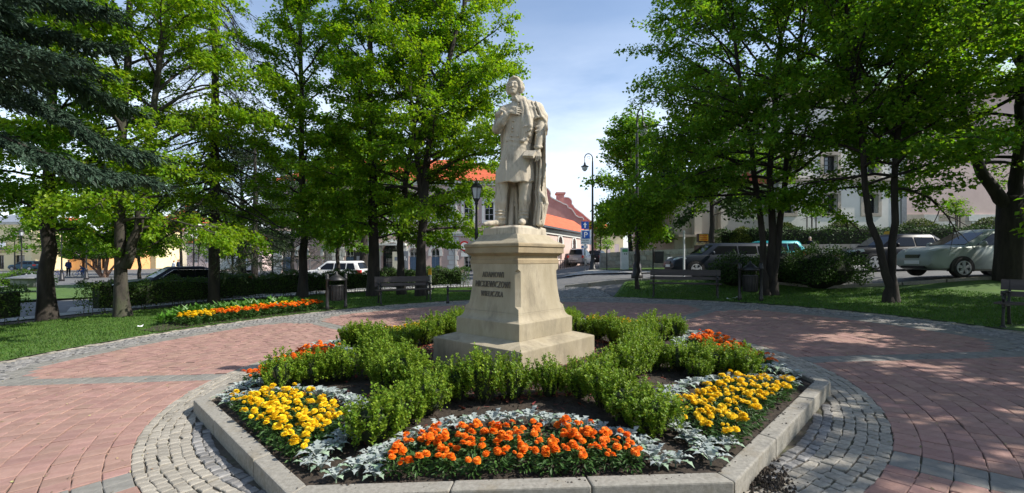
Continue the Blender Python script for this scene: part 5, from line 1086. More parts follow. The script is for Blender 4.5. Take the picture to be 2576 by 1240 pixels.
# small litter
for vx, vy, s_, lb in ((352, 826, .045, 'crumpled white paper on the left lawn corner'), (1832, 756, .05, 'scrap of white paper by the shaded bin'), (1850, 753, .06, 'second scrap of white paper at the lawn edge')):
    b = gp(vx, vy); n = 5; mb = MB(); V = [(s_ * (i - 2) * .7, s_ * (j - 1) * .9, .015 + abs(random.gauss(0, s_ * .5))) for j in range(3) for i in range(n)]; mb.add(V, [(j * n + i, j * n + i + 1, (j + 1) * n + i + 1, (j + 1) * n + i) for j in range(2) for i in range(n - 1)])
    o = mb.obj('paper_scrap', M_SWHITE, None, False, (b[0], b[1], b[2] + .03), random.random() * 6); tag(o, lb, 'litter')
# metal frame fence by the lot
fx0, fx1 = at(655, 680, 37), at(842, 680, 37); t = thing('mesh_fence', 'grey steel frame fence around the lot beyond the street', 'fence', (fx0[0], 37, float(G(fx0[0], 37)))); W_ = fx1[0] - fx0[0]; n = 6
for i in range(n + 1): mb = MB(); mb.tube([(W_ * i / n, 0, -.1), (W_ * i / n, 0, 1.75)], .045, 6); mb.obj('post', M_GREYM, t)
for i in range(n):
    a, b = W_ * i / n + .08, W_ * (i + 1) / n - .08; mb = MB()
    for z in (.55, 1.7): mb.tube([(a, 0, z), (b, 0, z)], .025, 5)
    for k in range(14): xx = a + (b - a) * k / 13; mb.tube([(xx, 0, .55), (xx, 0, 1.7)], .008, 3, False)
    mb.obj('panel', M_GREYM, t)
mb = MB(); mb.box(0, W_, .1, .25, -.1, .5); mb.obj('low_wall', M_CONC, t)
x = at(253, 700, 40)
# ================================================================ buildings
M_PINKP = mat('pink_plaster', (.56, .41, .36), (.64, .485, .425), 1.2, .9, .15, 40, dirt=((.46, .35, .31), .6, .55, .5))
M_PINKD = mat('rose_plaster', (.44, .235, .205), (.52, .30, .265), 1.2, .9, .15, 40)
M_TRIM = mat('pale_trim', (.60, .60, .56), (.70, .70, .66), 2, .85)
M_CHURCH = mat('church_plaster', (.60, .57, .50), (.70, .67, .60), .8, .9, .1, 30, dirt=((.5, .46, .4), .5, .55, .6))
M_BEIGE = mat('beige_plaster', (.42, .37, .30), (.52, .46, .38), .8, .9)
M_TILE = mat('red_roof_tile', (.46, .075, .025), (.60, .13, .045), 3, .8, .4, 30, rnd=.12)
M_SHEET = mat('grey_sheet_roof', (.22, .24, .27), (.32, .34, .37), 2, .45, metal=.2)
M_SLATE = mat('dark_gutter', (.06, .065, .07), (.1, .1, .11), 3, .6)
M_CREAM = mat('cream_plaster', (.78, .64, .36), (.84, .71, .43), 1, .9); M_ORANGE = mat('orange_plaster', (.74, .36, .13), (.8, .43, .18), 1, .9); M_PALE = mat('pale_pink_plaster', (.72, .55, .50), (.78, .62, .57), 1, .9)
M_BLUED = mat('blue_door', (.08, .14, .22), (.11, .18, .27), 4, .6); M_DWOOD = mat('dark_wood', (.05, .03, .02), (.08, .05, .035), 6, .6)
M_ASHW = mat('ashlar_white', (.50, .48, .44), (.62, .60, .55), 5, .9, .4, 40, rnd=.08); M_ASHT = mat('ashlar_tan', (.33, .28, .22), (.42, .36, .29), 5, .9, .4, 40, rnd=.1); M_RUBBLE = mat('wall_stone', (.27, .25, .21), (.44, .41, .35), 5, .9, .6, 30, rnd=.2)
def hole_loop(h):
    x0, x1, z0, z1 = h['r']
    if not h.get('arch'): return [(x0, z0), (x1, z0), (x1, z1), (x0, z1)]
    r = (x1 - x0) / 2; c = (x0 + x1) / 2; zs = z1 - r; return [(x0, z0), (x1, z0)] + [(c + r * math.cos(a), zs + r * math.sin(a)) for a in np.linspace(0, math.pi, 11)]
def facade(root, outline, holes, m, reveal=.22, name='wall', win=True, frame=None, bars=(1, 2), trim=None, trimw=.2):
    """outline and openings in x,z; the face looks towards -y"""
    bm = bmesh.new()
    for lp in [outline] + [hole_loop(h) for h in holes]:
        vs = [bm.verts.new((x, 0, z)) for x, z in lp]
        for i in range(len(vs)): bm.edges.new((vs[i], vs[(i + 1) % len(vs)]))
    bmesh.ops.triangle_fill(bm, use_beauty=True, use_dissolve=False, edges=bm.edges[:], normal=(0, -1, 0))
    for f in bm.faces:
        if f.normal.y > 0: f.normal_flip()
    for h in holes:
        lp = hole_loop(h); n = len(lp); vs = [bm.verts.new((x, 0, z)) for x, z in lp] + [bm.verts.new((x, reveal, z)) for x, z in lp]
        for i in range(n): bm.faces.new((vs[i], vs[(i + 1) % n], vs[n + (i + 1) % n], vs[n + i]))
    me = bpy.data.meshes.new(name); bm.to_mesh(me); bm.free(); me.materials.append(m); o = ob(name, me, root)
    for h in holes:
        x0, x1, z0, z1 = h['r']; lp = hole_loop(h); c = ((x0 + x1) / 2, (z0 + z1) / 2); fm = h.get('fm') or frame or M_WHITE
        if win:
            w_ = .07; mb = MB(); inn = [(c[0] + (x - c[0]) * (1 - 2 * w_ / (x1 - x0)), c[1] + (z - c[1]) * (1 - 2 * w_ / (z1 - z0))) for x, z in lp]; n = len(lp); V = [(x, reveal - .06, z) for x, z in lp] + [(x, reveal - .06, z) for x, z in inn] + [(x, reveal, z) for x, z in inn]
            mb.add(V, [(i, (i + 1) % n, n + (i + 1) % n, n + i) for i in range(n)] + [(n + i, n + (i + 1) % n, 2 * n + (i + 1) % n, 2 * n + i) for i in range(n)])
            for k in range(bars[0]): xx = x0 + (x1 - x0) * (k + 1) / (bars[0] + 1); mb.box(xx - .025, xx + .025, reveal - .05, reveal - .01, z0 + .05, z1 - .05)
            for k in range(bars[1]): zz = z0 + (z1 - z0) * (k + 1) / (bars[1] + 1); mb.box(x0 + .05, x1 - .05, reveal - .045, reveal - .012, zz - .02, zz + .02)
            f = mb.obj('window', fm, root); n = len(lp); ob('pane', me_np('pane', [(x, reveal, z) for x, z in lp], [tuple(range(n))], M_GLASS), f)
        if h.get('door'): mb = MB(); mb.box(x0 + .03, c[0] - .01, reveal - .09, reveal - .055, z0, h['door']); mb.box(c[0] + .01, x1 - .03, reveal - .09, reveal - .055, z0, h['door']); mb.obj('door', M_BLUED, root)
        t = h.get('trim', trim)
        if t:
            mb = MB(); tw = trimw
            if h.get('arch'):
                r = (x1 - x0) / 2; zs = z1 - r
                for i, a in enumerate(np.linspace(0, math.pi, 10)[:-1]):
                    a2 = a + math.pi / 9 - .02; mb.add([(c[0] + q_ * math.cos(b), yy, zs + q_ * math.sin(b)) for yy in (-.07, .01) for q_, b in ((r + .03, a), (r + tw, a), (r + tw, a2), (r + .03, a2))], [(0, 1, 2, 3), (4, 7, 6, 5), (0, 4, 5, 1), (1, 5, 6, 2), (2, 6, 7, 3), (3, 7, 4, 0)])
                for sx in (-1, 1): mb.box(c[0] + sx * (r + tw / 2) - tw * .55, c[0] + sx * (r + tw / 2) + tw * .55, -.075, .01, zs - .42, zs - .01)
                mb.box(c[0] - .1, c[0] + .1, -.1, .01, z1 + .0, z1 + tw * 1.25)
            else:
                for q_ in ((x0 - tw, x0, z0 - tw, z1 + tw), (x1, x1 + tw, z0 - tw, z1 + tw), (x0, x1, z1, z1 + tw), (x0, x1, z0 - tw, z0)): mb.box(q_[0], q_[1], -.05, .02, q_[2], q_[3])
            mb.obj('surround', t, root)
    return o
def shell(root, w_, d, z0, z1, m): mb = MB(); mb.add([(0, .001, z0), (0, d, z0), (w_, d, z0), (w_, .001, z0), (0, .001, z1), (0, d, z1), (w_, d, z1), (w_, .001, z1)], [(0, 1, 5, 4), (1, 2, 6, 5), (2, 3, 7, 6), (4, 5, 6, 7)]); mb.obj('side_wall', m, root)
def hip(root, x0, x1, y0, y1, z, h, m, ov=.4, ins=None, name='roof'):
    x0 -= ov; x1 += ov; y0 -= ov; y1 += ov; i = ins if ins is not None else (y1 - y0) / 2; cy = (y0 + y1) / 2; mb = MB(); mb.add([(x0, y0, z), (x1, y0, z), (x1, y1, z), (x0, y1, z), (x0 + i, cy, z + h), (x1 - i, cy, z + h)], [(0, 1, 5, 4), (1, 2, 5), (2, 3, 4, 5), (3, 0, 4), (3, 2, 1, 0)]); return mb.obj(name, m, root)
def quoin(root, x, z0, z1, side=0):
    z = z0; k = 0
    while z < z1 - .2: w_ = .62 if k % 2 else .46; mb = MB(); mb.box(x - w_, x + w_, -.06, .02, z + .02, min(z + .52, z1) - .02); bevel(mb.obj('quoin', M_TRIM, root), .02, 1); z += .52; k += 1
def band(root, x0, x1, z0, z1, d, m, nm='cornice'): mb = MB(); mb.box(x0, x1, -d, .02, z0, z0 + (z1 - z0) * .45); mb.box(x0, x1, -d * 1.7, .015, z0 + (z1 - z0) * .45 + .003, z1); mb.obj(nm, m, root)
# --- station-like pink house behind the lindens
SY = 50; st = thing('pink_house', 'long two-storey pink house with white quoins and arched doors behind the lindens', 'building', (-26.2, SY, -.25)); W_ = 26.6; wx = lambda v: (v - CXP) / FPX * SY + 26.2
H_ = []
for v, dr in ((824, 0), (879, 1), (930, 1), (1040, 1), (1095, 1), (1178, 0), (760, 1), (720, 1), (1230, 1)): c = wx(v); H_.append(dict(r=(c - .46, c + .46, .35, 3.0), arch=True, door=2.0 if dr else None))
c = wx(986); H_.append(dict(r=(c - 1.05, c + 1.05, .3, 3.6), arch=True, fm=M_DWOOD))
for v in (720, 760, 824, 879, 930, 986, 1040, 1095, 1178, 1230): c = wx(v); H_.append(dict(r=(c - .5, c + .5, 6.0, 8.0), trim=M_TRIM))
facade(st, [(0, -.5), (W_, -.5), (W_, 10.3), (0, 10.3)], H_, M_PINKP, .3, trim=M_TRIM, trimw=.3); shell(st, W_, 12, -.5, 10.3, M_PINKP)
for v in (697, 850, 918, 1139, 1200): quoin(st, wx(v), .1, 4.2)
for v in (697, 1139): quoin(st, wx(v), 5.1, 9.8)
band(st, -.1, W_ + .1, 4.3, 4.85, .12, M_TRIM); band(st, -.2, W_ + .2, 9.85, 10.3, .16, M_TRIM); hip(st, 0, W_, 0, 12, 10.32, 3.6, M_TILE)
c = wx(986); mb = MB(); mb.box(c - 1.7, c + 1.7, -1.3, -.01, 3.25, 3.45); mb.obj('door_canopy', M_TRIM, st)
for sx in (-1, 1): mb = MB(); mb.box(c + sx * 1.45 - .2, c + sx * 1.45 + .2, -.2, .01, .1, 3.24); mb.obj('pilaster', M_TRIM, st)
mb = MB(); mb.tube([(wx(1144), -.12, .1), (wx(1144), -.12, 9.8)], .06, 6); mb.obj('drainpipe', M_GREYM, st)
for v, d, w2, h2, m, lb in ((908, 47, 1.5, 2.6, M_IRON, 'tall dark notice board before the pink house'), (1001, 46, 1.1, 2.35, mat('board_cream', (.62, .58, .42), (.7, .66, .5), 3, .7), 'cream poster board before the pink house door'), (1018, 46.4, .7, 2.4, M_SGREY, 'narrow slate-grey board beside the poster board')):
    x, y, _ = at(v, 670, d); t = thing('notice_board', lb, 'board', (x, y, float(G(x, y)))); mb = MB(); mb.box(-w2 / 2, w2 / 2, -.05, .05, .5, h2); mb.obj('panel', m, t); mb = MB()
    for s_ in (-1, 1): mb.tube([(s_ * (w2 / 2 - .06), .06, -.1), (s_ * (w2 / 2 - .06), .06, h2 + .08)], .04, 6)
    mb.obj('frame', M_IRON, t); mb = MB(); mb.box(-w2 * .3, w2 * .1, -.056, -.051, h2 * .62, h2 * .78); mb.box(w2 * .2, w2 * .3, -.056, -.051, h2 * .6, h2 * .7); mb.obj('print', M_SGREY if m is not M_SGREY else M_SWHITE, t)
# --- long low house along the uphill street
th_ = math.atan2(14.4, 6.5); lo = thing('low_pink_house', 'low pink house with arched windows and red tile roof along the uphill street', 'building', (2.2, 38, .3), th_); W_ = 16.5
H_ = [dict(r=(c - .55, c + .55, 1.2, 3.35), arch=True) for c in (1.2, 5.66, 10.2, 14.4)]
facade(lo, [(0, -.5), (W_, -.5), (W_, 3.9), (0, 3.9)], H_, M_PINKP, .25, trim=M_TRIM, trimw=.28); shell(lo, W_, 3.6, -.5, 3.9, M_PINKP); band(lo, -.1, W_ + .1, 3.45, 3.9, .12, M_TRIM); mb = MB(); mb.box(-.3, W_ + .3, -.5, -.2, 3.92, 4.08); mb.obj('gutter', M_SLATE, lo)
mb = MB(); mb.add([(-.3, -.45, 4.0), (W_ + .3, -.45, 4.0), (W_ + .3, 2.0, 5.75), (-.3, 2.0, 5.75), (W_ + .3, 4.0, 4.0), (-.3, 4.0, 4.0)], [(0, 1, 2, 3), (3, 2, 4, 5), (0, 3, 5), (1, 4, 2)]); mb.obj('roof', M_TILE, lo)
mb = MB()
for i in range(28): mb.box(.2 + i * .58, .24 + i * .58, -1.1, -1.06, .1, 1.15)
mb.box(.2, 16, -1.1, -1.06, 1.1, 1.15); mb.obj('railing', M_IRON, lo)
# --- rose house with curved gables
def curve_gable(root, d, pts, zb, th, m, nm='gable', ox=0, oz=0):
    P = [((X / 2.066 + 2000) / 1.5204, (Y / 2.066 + 600) / 1.5204) for X, Y in pts]; Q = [((x - CXP) / FPX * d - ox, CAMH + (650 - y) / FPX * d - oz) for x, y in P]
    left = [(2 * Q[0][0] - x, z) for x, z in Q[1:]][::-1]; poly = [(left[0][0], zb)] + left + Q + [(Q[-1][0], zb)]; poly = poly[::-1]; mb = MB(); mb.prism(poly, 0, th); mb.obj(nm, m, root)
    for A_, B_ in zip(Q[:-1], Q[1:]):
        mb = MB(); n = math.hypot(B_[0] - A_[0], B_[1] - A_[1]) + 1e-6; ux, uz = (B_[0] - A_[0]) / n, (B_[1] - A_[1]) / n; px, pz = uz * -.12, ux * .12; mb.prism([(A_[0], A_[1] + .01), (B_[0], B_[1] + .01), (B_[0] + px, B_[1] + pz + .03), (A_[0] + px, A_[1] + pz + .03)], -.1, th + .1); mb.obj('coping', M_TRIM, root)
GP = [(135, 250), (165, 244), (190, 252), (208, 272), (216, 295), (207, 312), (232, 332), (285, 358), (320, 376), (345, 384), (352, 405), (380, 415), (398, 440), (412, 464), (440, 482), (470, 484), (474, 500)]
ox, oz = at(1366, 650, 57)[0], .6; rh = thing('rose_house', 'rose house with baroque curved gable, chimney and red roofs up the street', 'building', (ox, 57, oz)); curve_gable(rh, 57, GP, -.6, .5, M_PINKD, ox=ox, oz=oz)
k5 = lambda X, Y, d: (((X / 2.066 + 2000) / 1.5204 - CXP) / FPX * d - ox, CAMH + (650 - (Y / 2.066 + 600) / 1.5204) / FPX * d - oz)
mb = MB(); e0, e1 = k5(135, 300, 57), k5(474, 520, 57); mb.add([(-e1[0], .5, e1[1] - 1), (e1[0], .5, e1[1] - 1), (e1[0], 18, e1[1] - 1), (-e1[0], 18, e1[1] - 1), (0, .5, e0[1] - 1.0), (0, 18, e0[1] - 1.0)], [(1, 2, 5, 4), (3, 0, 4, 5), (0, 1, 4), (2, 3, 5)]); mb.obj('roof', M_TILE, rh); mb = MB(); mb.box(-e1[0], e1[0] - .1, .5, 18, -.6, e1[1] - 1.02); mb.obj('wall', M_PINKD, rh)
c0, c1 = k5(268, 292, 60), k5(326, 390, 60); mb = MB(); mb.box(c0[0], c1[0], 3, 4.4, c1[1] - 2, c0[1]); mb.box(c0[0] - .15, c1[0] + .15, 2.85, 4.55, c0[1], c0[1] + .22); mb.obj('chimney', M_PINKD, rh)
for X in (160, 187): a, b_ = k5(X - 5, 360, 57), k5(X + 5, 392, 57); mb = MB(); mb.box(a[0], b_[0], -.03, .02, b_[1], a[1]); mb.obj('window', M_DWOOD, rh)
ox2 = at(1428, 650, 70)[0]; r2 = thing('rose_house', 'second rose house with a smaller curved gable and long red roof behind', 'building', (ox2, 70, .8)); ox, oz = ox2, .8
curve_gable(r2, 70, [(330, 322), (360, 326), (378, 342), (384, 358), (378, 372), (398, 392), (400, 402), (470, 455), (545, 520), (580, 545)], -.6, .5, M_PINKD, ox=ox2, oz=.8)
p0, p1 = k5(345, 388, 66), k5(585, 560, 66); mb = MB(); mb.add([(p0[0] - 4, -2.6, p0[1]), (p0[0], -2.6, p0[1]), (p1[0], -3.2, p1[1]), (p0[0] - 4, -3.2, p1[1]), (p1[0] + 1, 14, p1[1]), (p0[0], 14, p0[1])], [(0, 3, 2, 1), (1, 2, 4, 5)]); mb.obj('roof', M_TILE, r2)
mb = MB(); mb.box(p0[0] - 4, p1[0] - .3, -3.0, 14, -.6, p1[1] - .05); mb.obj('wall', M_PALE, r2)
for i in range(4): mb = MB(); yy = -1 + i * 3.4; mb.box(p1[0] - .31, p1[0] - .24, yy, yy + 1.1, 1.0, 2.8); mb.obj('window', M_DWOOD, r2)
x = at(1519, 650, 95)[0]; fh = thing('far_house', 'far pale house with a red side wall at the end of the street', 'building', (x, 95, 1.0)); facade(fh, [(-4, -1), (4, -1), (4, 6), (-4, 6)], [dict(r=(a, a + .9, 1.8, 3.6)) for a in (-3.2, -1.4, .4, 2.2)], M_CREAM); mb = MB(); mb.box(-4, 4, .01, 9, -1, 6); mb.obj('side_wall', M_PALE, fh); hip(fh, -4, 4, 0, 9, 6.02, 2.6, M_TILE)
# --- church on its terrace
CHY = 31.0; TZ = 2.4; ch = thing('church', 'white plastered church building with stone-framed windows above the terrace', 'building', (11.3, CHY, 0)); cx_ = lambda v: (v - CXP) / FPX * CHY - 11.3; cz = lambda v: CAMH + (650 - v) / FPX * CHY
x1, x2 = cx_(1958), cx_(2268)
H_ = []
for v in (1979, 2088, 2190): c = cx_(v); H_ += [dict(r=(c - .48, c + .48, cz(536), cz(488)), trim=M_ASHT), dict(r=(c - .48, c + .48, cz(436), cz(390)), trim=M_ASHT), dict(r=(c - .45, c + .45, cz(601), cz(589)), fm=M_IRON)]
facade(ch, [(x1, 1), (x2, 1), (x2, 13), (x1, 13)], H_, M_CHURCH, .4, 'nave_wall', frame=M_IRON, bars=(2, 3), trimw=.22); band(ch, x1, x2, cz(462), cz(448), .14, M_ASHT); band(ch, x1, x2, 12.4, 13, .3, M_ASHT)
mb = MB(); mb.add([(x1 - .4, -.5, 13), (x2 + 16, -.5, 13), (x2 + 16, 14, 13), (x1 - .4, 14, 13), (x1 + 4, 6.5, 18), (x2 + 12, 6.5, 18)], [(0, 1, 5, 4), (1, 2, 5), (2, 3, 4, 5), (3, 0, 4)]); mb.obj('roof', mat('copper_roof', (.16, .27, .23), (.24, .36, .31), 2, .6), ch)
mb = MB(); mb.box(0, x1 - .004, .8, 12, 1, cz(458)); mb.obj('apse_wall', M_BEIGE, ch); mb = MB(); mb.add([(-.3, .5, cz(458)), (x1, .5, cz(458)), (x1, 12, cz(458)), (-.3, 12, cz(458)), (2.6, 4, cz(400)), (x1, 4, cz(400))], [(0, 1, 5, 4), (3, 0, 4), (2, 3, 4, 5)]); mb.obj('apse_roof', M_TILE, ch); band(ch, 0, x1 - .1, cz(596), cz(590), -.66, M_ASHT, 'plinth_band')
for a, hh in ((1.2, 0), (3.0, .1)): mb = MB(); mb.box(a, a + .5, .3, .8, 1, cz(520)); mb.obj('buttress', M_BEIGE, ch)
mb = MB(); mb.box(x2 + .004, x2 + 16, .15, 12, 1, 12.9); mb.obj('side_wall', M_PINKP, ch); mb = MB(); mb.box(x2 - .1, x2 + .25, -.1, .2, 1, 12.3); mb.obj('drainpipe', M_GREYM, ch)
mb = MB(); mb.box(x1, x2, .45, 12, 1, 12.9); mb.obj('inner_wall', M_CHURCH, ch); random.seed(5)
for r_ in range(5):
    xx = x2 + .3
    while xx < x2 + 13: w_ = random.uniform(.7, 1.5); z0 = 2.2 + r_ * .48; mb = MB(); mb.box(xx + .01, xx + w_ - .01, .05 + random.uniform(-.015, .015), .16, z0 + .01, z0 + .47); mb.obj('ashlar_block', M_ASHW if random.random() < .55 or r_ == 0 else M_ASHT, ch); xx += w_
RW = [(6.5, 34.0), (8.5, 32.4), (12, 30.0), (15, 27.6), (20, 26.4), (28, 25.4), (36, 24.6)]
ribbon('terrace', [(a + .1, b + .15) for a, b in RW], [(8, 45), (10, 45), (12, 45), (15, 45), (20, 45), (28, 45), (38, 45)], 0, M_GRASS, 40, 10)
tme = bpy.data.objects['terrace'].data; co = np.zeros(len(tme.vertices) * 3, np.float32); tme.vertices.foreach_get('co', co); co = co.reshape(-1, 3); co[:, 2] = np.interp(co[:, 0], [6, 13, 17], [1.95, 2.3, TZ]); tme.vertices.foreach_set('co', co.ravel()); tme.update()
wl = thing('stone_wall', 'low wall of squared grey and tan stones below the church terrace', 'wall'); P = np.array(RW); dd = np.r_[0, np.cumsum(np.hypot(*np.diff(P, axis=0).T))]
for r_ in range(4):
    t0 = random.random() * .3
    while t0 < dd[-1] - .9:
        w_ = random.uniform(.45, .95); A_ = np.array([np.interp(t0, dd, P[:, 0]), np.interp(t0, dd, P[:, 1])]); B_ = np.array([np.interp(t0 + w_ - .02, dd, P[:, 0]), np.interp(t0 + w_ - .02, dd, P[:, 1])]); u = (B_ - A_) / np.hypot(*(B_ - A_)); nn = np.array([u[1], -u[0]]) * (.16 + random.uniform(-.02, .02))
        if nn[1] > 0: nn = -nn
        zt = float(np.interp(A_[0], [6, 13, 17], [2.0, 2.34, TZ + .04])); zb = float(G(*A_)) - .05; hh = (zt - zb) / 4; z0 = zb + r_ * hh; q4 = [A_ + nn, B_ + nn, B_ + [0, .3], A_ + [0, .3]]; mb = MB(); mb.slab([tuple(p) for p in q4], z0 + .012, z0 + hh - .012); mb.obj('wall_stone', M_RUBBLE if random.random() < .6 else M_ASHT, wl); t0 += w_
mb = MB(); V = [];
for (a, b) in RW: zt = float(np.interp(a, [6, 13, 17], [2.0, 2.34, TZ + .04])); V += [(a, b + .02, .3), (a, b + .02, zt - .03), (a, b + .28, zt - .03)]
mb.add(V, [(i * 3 + k, i * 3 + 3 + k, i * 3 + 4 + k, i * 3 + 1 + k) for i in range(len(RW) - 1) for k in range(2)]); mb.obj('mortar_core', M_CONC, wl)
Gs = G
def _terr(x, y): return np.full(np.shape(x), TZ) if np.ndim(x) else TZ
G = _terr
hedge('hedge', 'dark clipped terrace hedge on top of the stone wall', [(13, 29.9), (15.5, 27.9), (20, 27.0), (28, 26.0), (36, 25.2)], .8, .95, 9000, .12, M_DARKL, .0)
for v, w_, h_, lb in ((1866, 1.5, 1.1, 'small clipped dome bush by the church apse'), (1976, 1.6, 1.35, 'clipped dome bush under the first church window'), (2120, 2.2, 1.55, 'wide clipped dome bush between two church windows'), (2310, 2.6, 1.6, 'widest clipped dome bush before the church downpipe'), (2490, 2.4, 1.7, 'clipped dome bush beside the ashlar wall')):
    x = (v - CXP) / FPX * 28.8; bush('dome_bush', lb, 0, 0, w_, h_, 2600, M_TOPI, .11, int(v), 'clipped dome bushes on the terrace', True, (x, 28.8, TZ))
for v, lb in ((2041, 'staked sapling with a thin crown near the first dome bush'), (2403, 'staked sapling with a round dark head by the ashlar wall')):
    x = (v - CXP) / FPX * 29.2; t = broadleaf('staked_sapling', lb, (x, 29.2, TZ), [([(0, 0, 0), (0, 0, 1.2), (0, 0, 2.5)], .03, .02)], 1.7, 2.7, .7, 900, .14, M_LIND, seed=v, limbs=14)
    for a in (0, 2.1, 4.2): mb = MB(); mb.tube([(.28 * math.cos(a), .28 * math.sin(a), -.1), (.28 * math.cos(a), .28 * math.sin(a), 1.9)], .035, 6); mb.obj('stake', M_WOOD, t)
G = Gs
# --- far shop fronts on the left
def row_house(label, v0, v1, d, zt, m, wins, roof, rm, shops=(), cat='building'):
    x0, x1 = (v0 - CXP) / FPX * d, (v1 - CXP) / FPX * d; zb = float(G(x0, d)); t = thing('town_house', label, cat, (x0, d, zb)); W_ = x1 - x0; H_ = [dict(r=((v - v0) * d / FPX - ww / 2, (v - v0) * d / FPX + ww / 2, za, zc_)) for v, ww, za, zc_ in wins] + [dict(r=((a - v0) * d / FPX, (b - v0) * d / FPX, .25, zz), fm=M_DWOOD) for a, b, zz in shops]
    facade(t, [(0, -.5), (W_, -.5), (W_, zt), (0, zt)], H_, m, .3); shell(t, W_, 9, -.5, zt, m); band(t, -.1, W_ + .1, zt - .35, zt, .15, M_TRIM); hip(t, 0, W_, 0, 9, zt + .02, roof, rm); return t, W_
t, W_ = row_house('cream corner house with a grey sheet roof and dark shop windows', -60, 79, 70, 7.4, M_CREAM, ((50, .75, 3.9, 5.8), (-8, .9, 3.5, 5.8), (-40, .9, 3.5, 5.8)), 2.2, M_SHEET, ((38, 62, 2.35), (-8, 10, 2.35), (-45, -20, 2.35)))
mb = MB(); mb.box(0, W_, -.1, .02, 3.15, 3.28); mb.obj('string_course', M_TRIM, t); o = ob('lettering', text_mesh('BANK SPÓŁDZIELCZY', .24, 3.9, mat('gold', (.4, .28, .08), rough=.4)), t, (W_ - 2.9, -.03, 2.85))
bl = MB(); X0 = (0 + 60) * 70 / FPX; bl.box(X0 - 1.2, X0 + 1.9, -.75, .0, 3.25, 3.38)
for i in range(16): bl.box(X0 - 1.18 + i * .2, X0 - 1.15 + i * .2, -.74, -.71, 3.38, 4.3)
bl.box(X0 - 1.2, X0 + 1.9, -.75, -.7, 4.3, 4.36); bl.obj('balcony', M_IRON, t); bl = MB(); bl.box(X0 + .2, X0 + 1.7, -.79, -.76, 3.6, 4.25); bl.obj('banner', M_SWHITE, t)
t, W_ = row_house('white and red shop house with awnings next to the cream house', 80, 150, 78, 6.2, M_WHITE, ((95, .9, 3.6, 5), (130, .9, 3.6, 5)), 3, M_TILE, ((88, 108, 2.2), (118, 140, 2.2)))
for a, b in ((.6, 2.2), (2.6, 4.4)): mb = MB(); mb.add([(a, -.02, 3.0), (b, -.02, 3.0), (b, -1.2, 2.4), (a, -1.2, 2.4), (a, -1.2, 2.2), (b, -1.2, 2.2)], [(0, 1, 2, 3), (3, 2, 5, 4)]); mb.obj('awning', M_SRED, t)
t, W_ = row_house('orange shop house with white sign boards behind the yew', 150, 270, 76, 4.6, M_ORANGE, (), 2.2, M_SHEET, ((152, 162, 2.3), (204, 214, 2.3), (230, 245, 2.3), (255, 264, 2.3)))
for a, b, z0, z1, m in ((1.2, 3.6, 2.9, 4.1, M_SBLACK), (1.25, 3.4, 2.1, 2.8, M_SWHITE), (5.4, 6.3, 3.0, 3.6, M_SWHITE)): mb = MB(); mb.box(a, b, -.1, -.04, z0, z1); mb.obj('sign_board', m, t)
row_house('pale pink low shop row with an orange awning', 470, 660, 72, 4.3, M_PALE, ((490, .9, 1.2, 2.8), (520, .9, 1.2, 2.8), (560, .9, 1.2, 2.8), (640, .9, 1.2, 2.8)), 2.4, M_TILE, ((576, 590, 2.4), (536, 545, 2.3)))
row_house('tall white house with a red roof rising behind the trees', 395, 480, 95, 9.5, M_WHITE, ((420, 1.1, 6.5, 8.4), (450, 1.1, 6.5, 8.4), (420, 1.1, 3.4, 5.2), (450, 1.1, 3.4, 5.2)), 4, M_TILE)
row_house('white town house with a grey roof far behind the fenced lot', 655, 800, 80, 6.5, M_WHITE, tuple((v, 1.0, za, za + 1.6) for v in (675, 705, 735, 765) for za in (1.0, 3.9)), 3, M_SHEET)
row_house('ochre town house between the shops and the white house', 275, 392, 88, 7.5, M_CREAM, tuple((v, 1.0, za, za + 1.7) for v in (290, 315, 340, 365) for za in (1.0, 4.4)), 3, M_TILE)

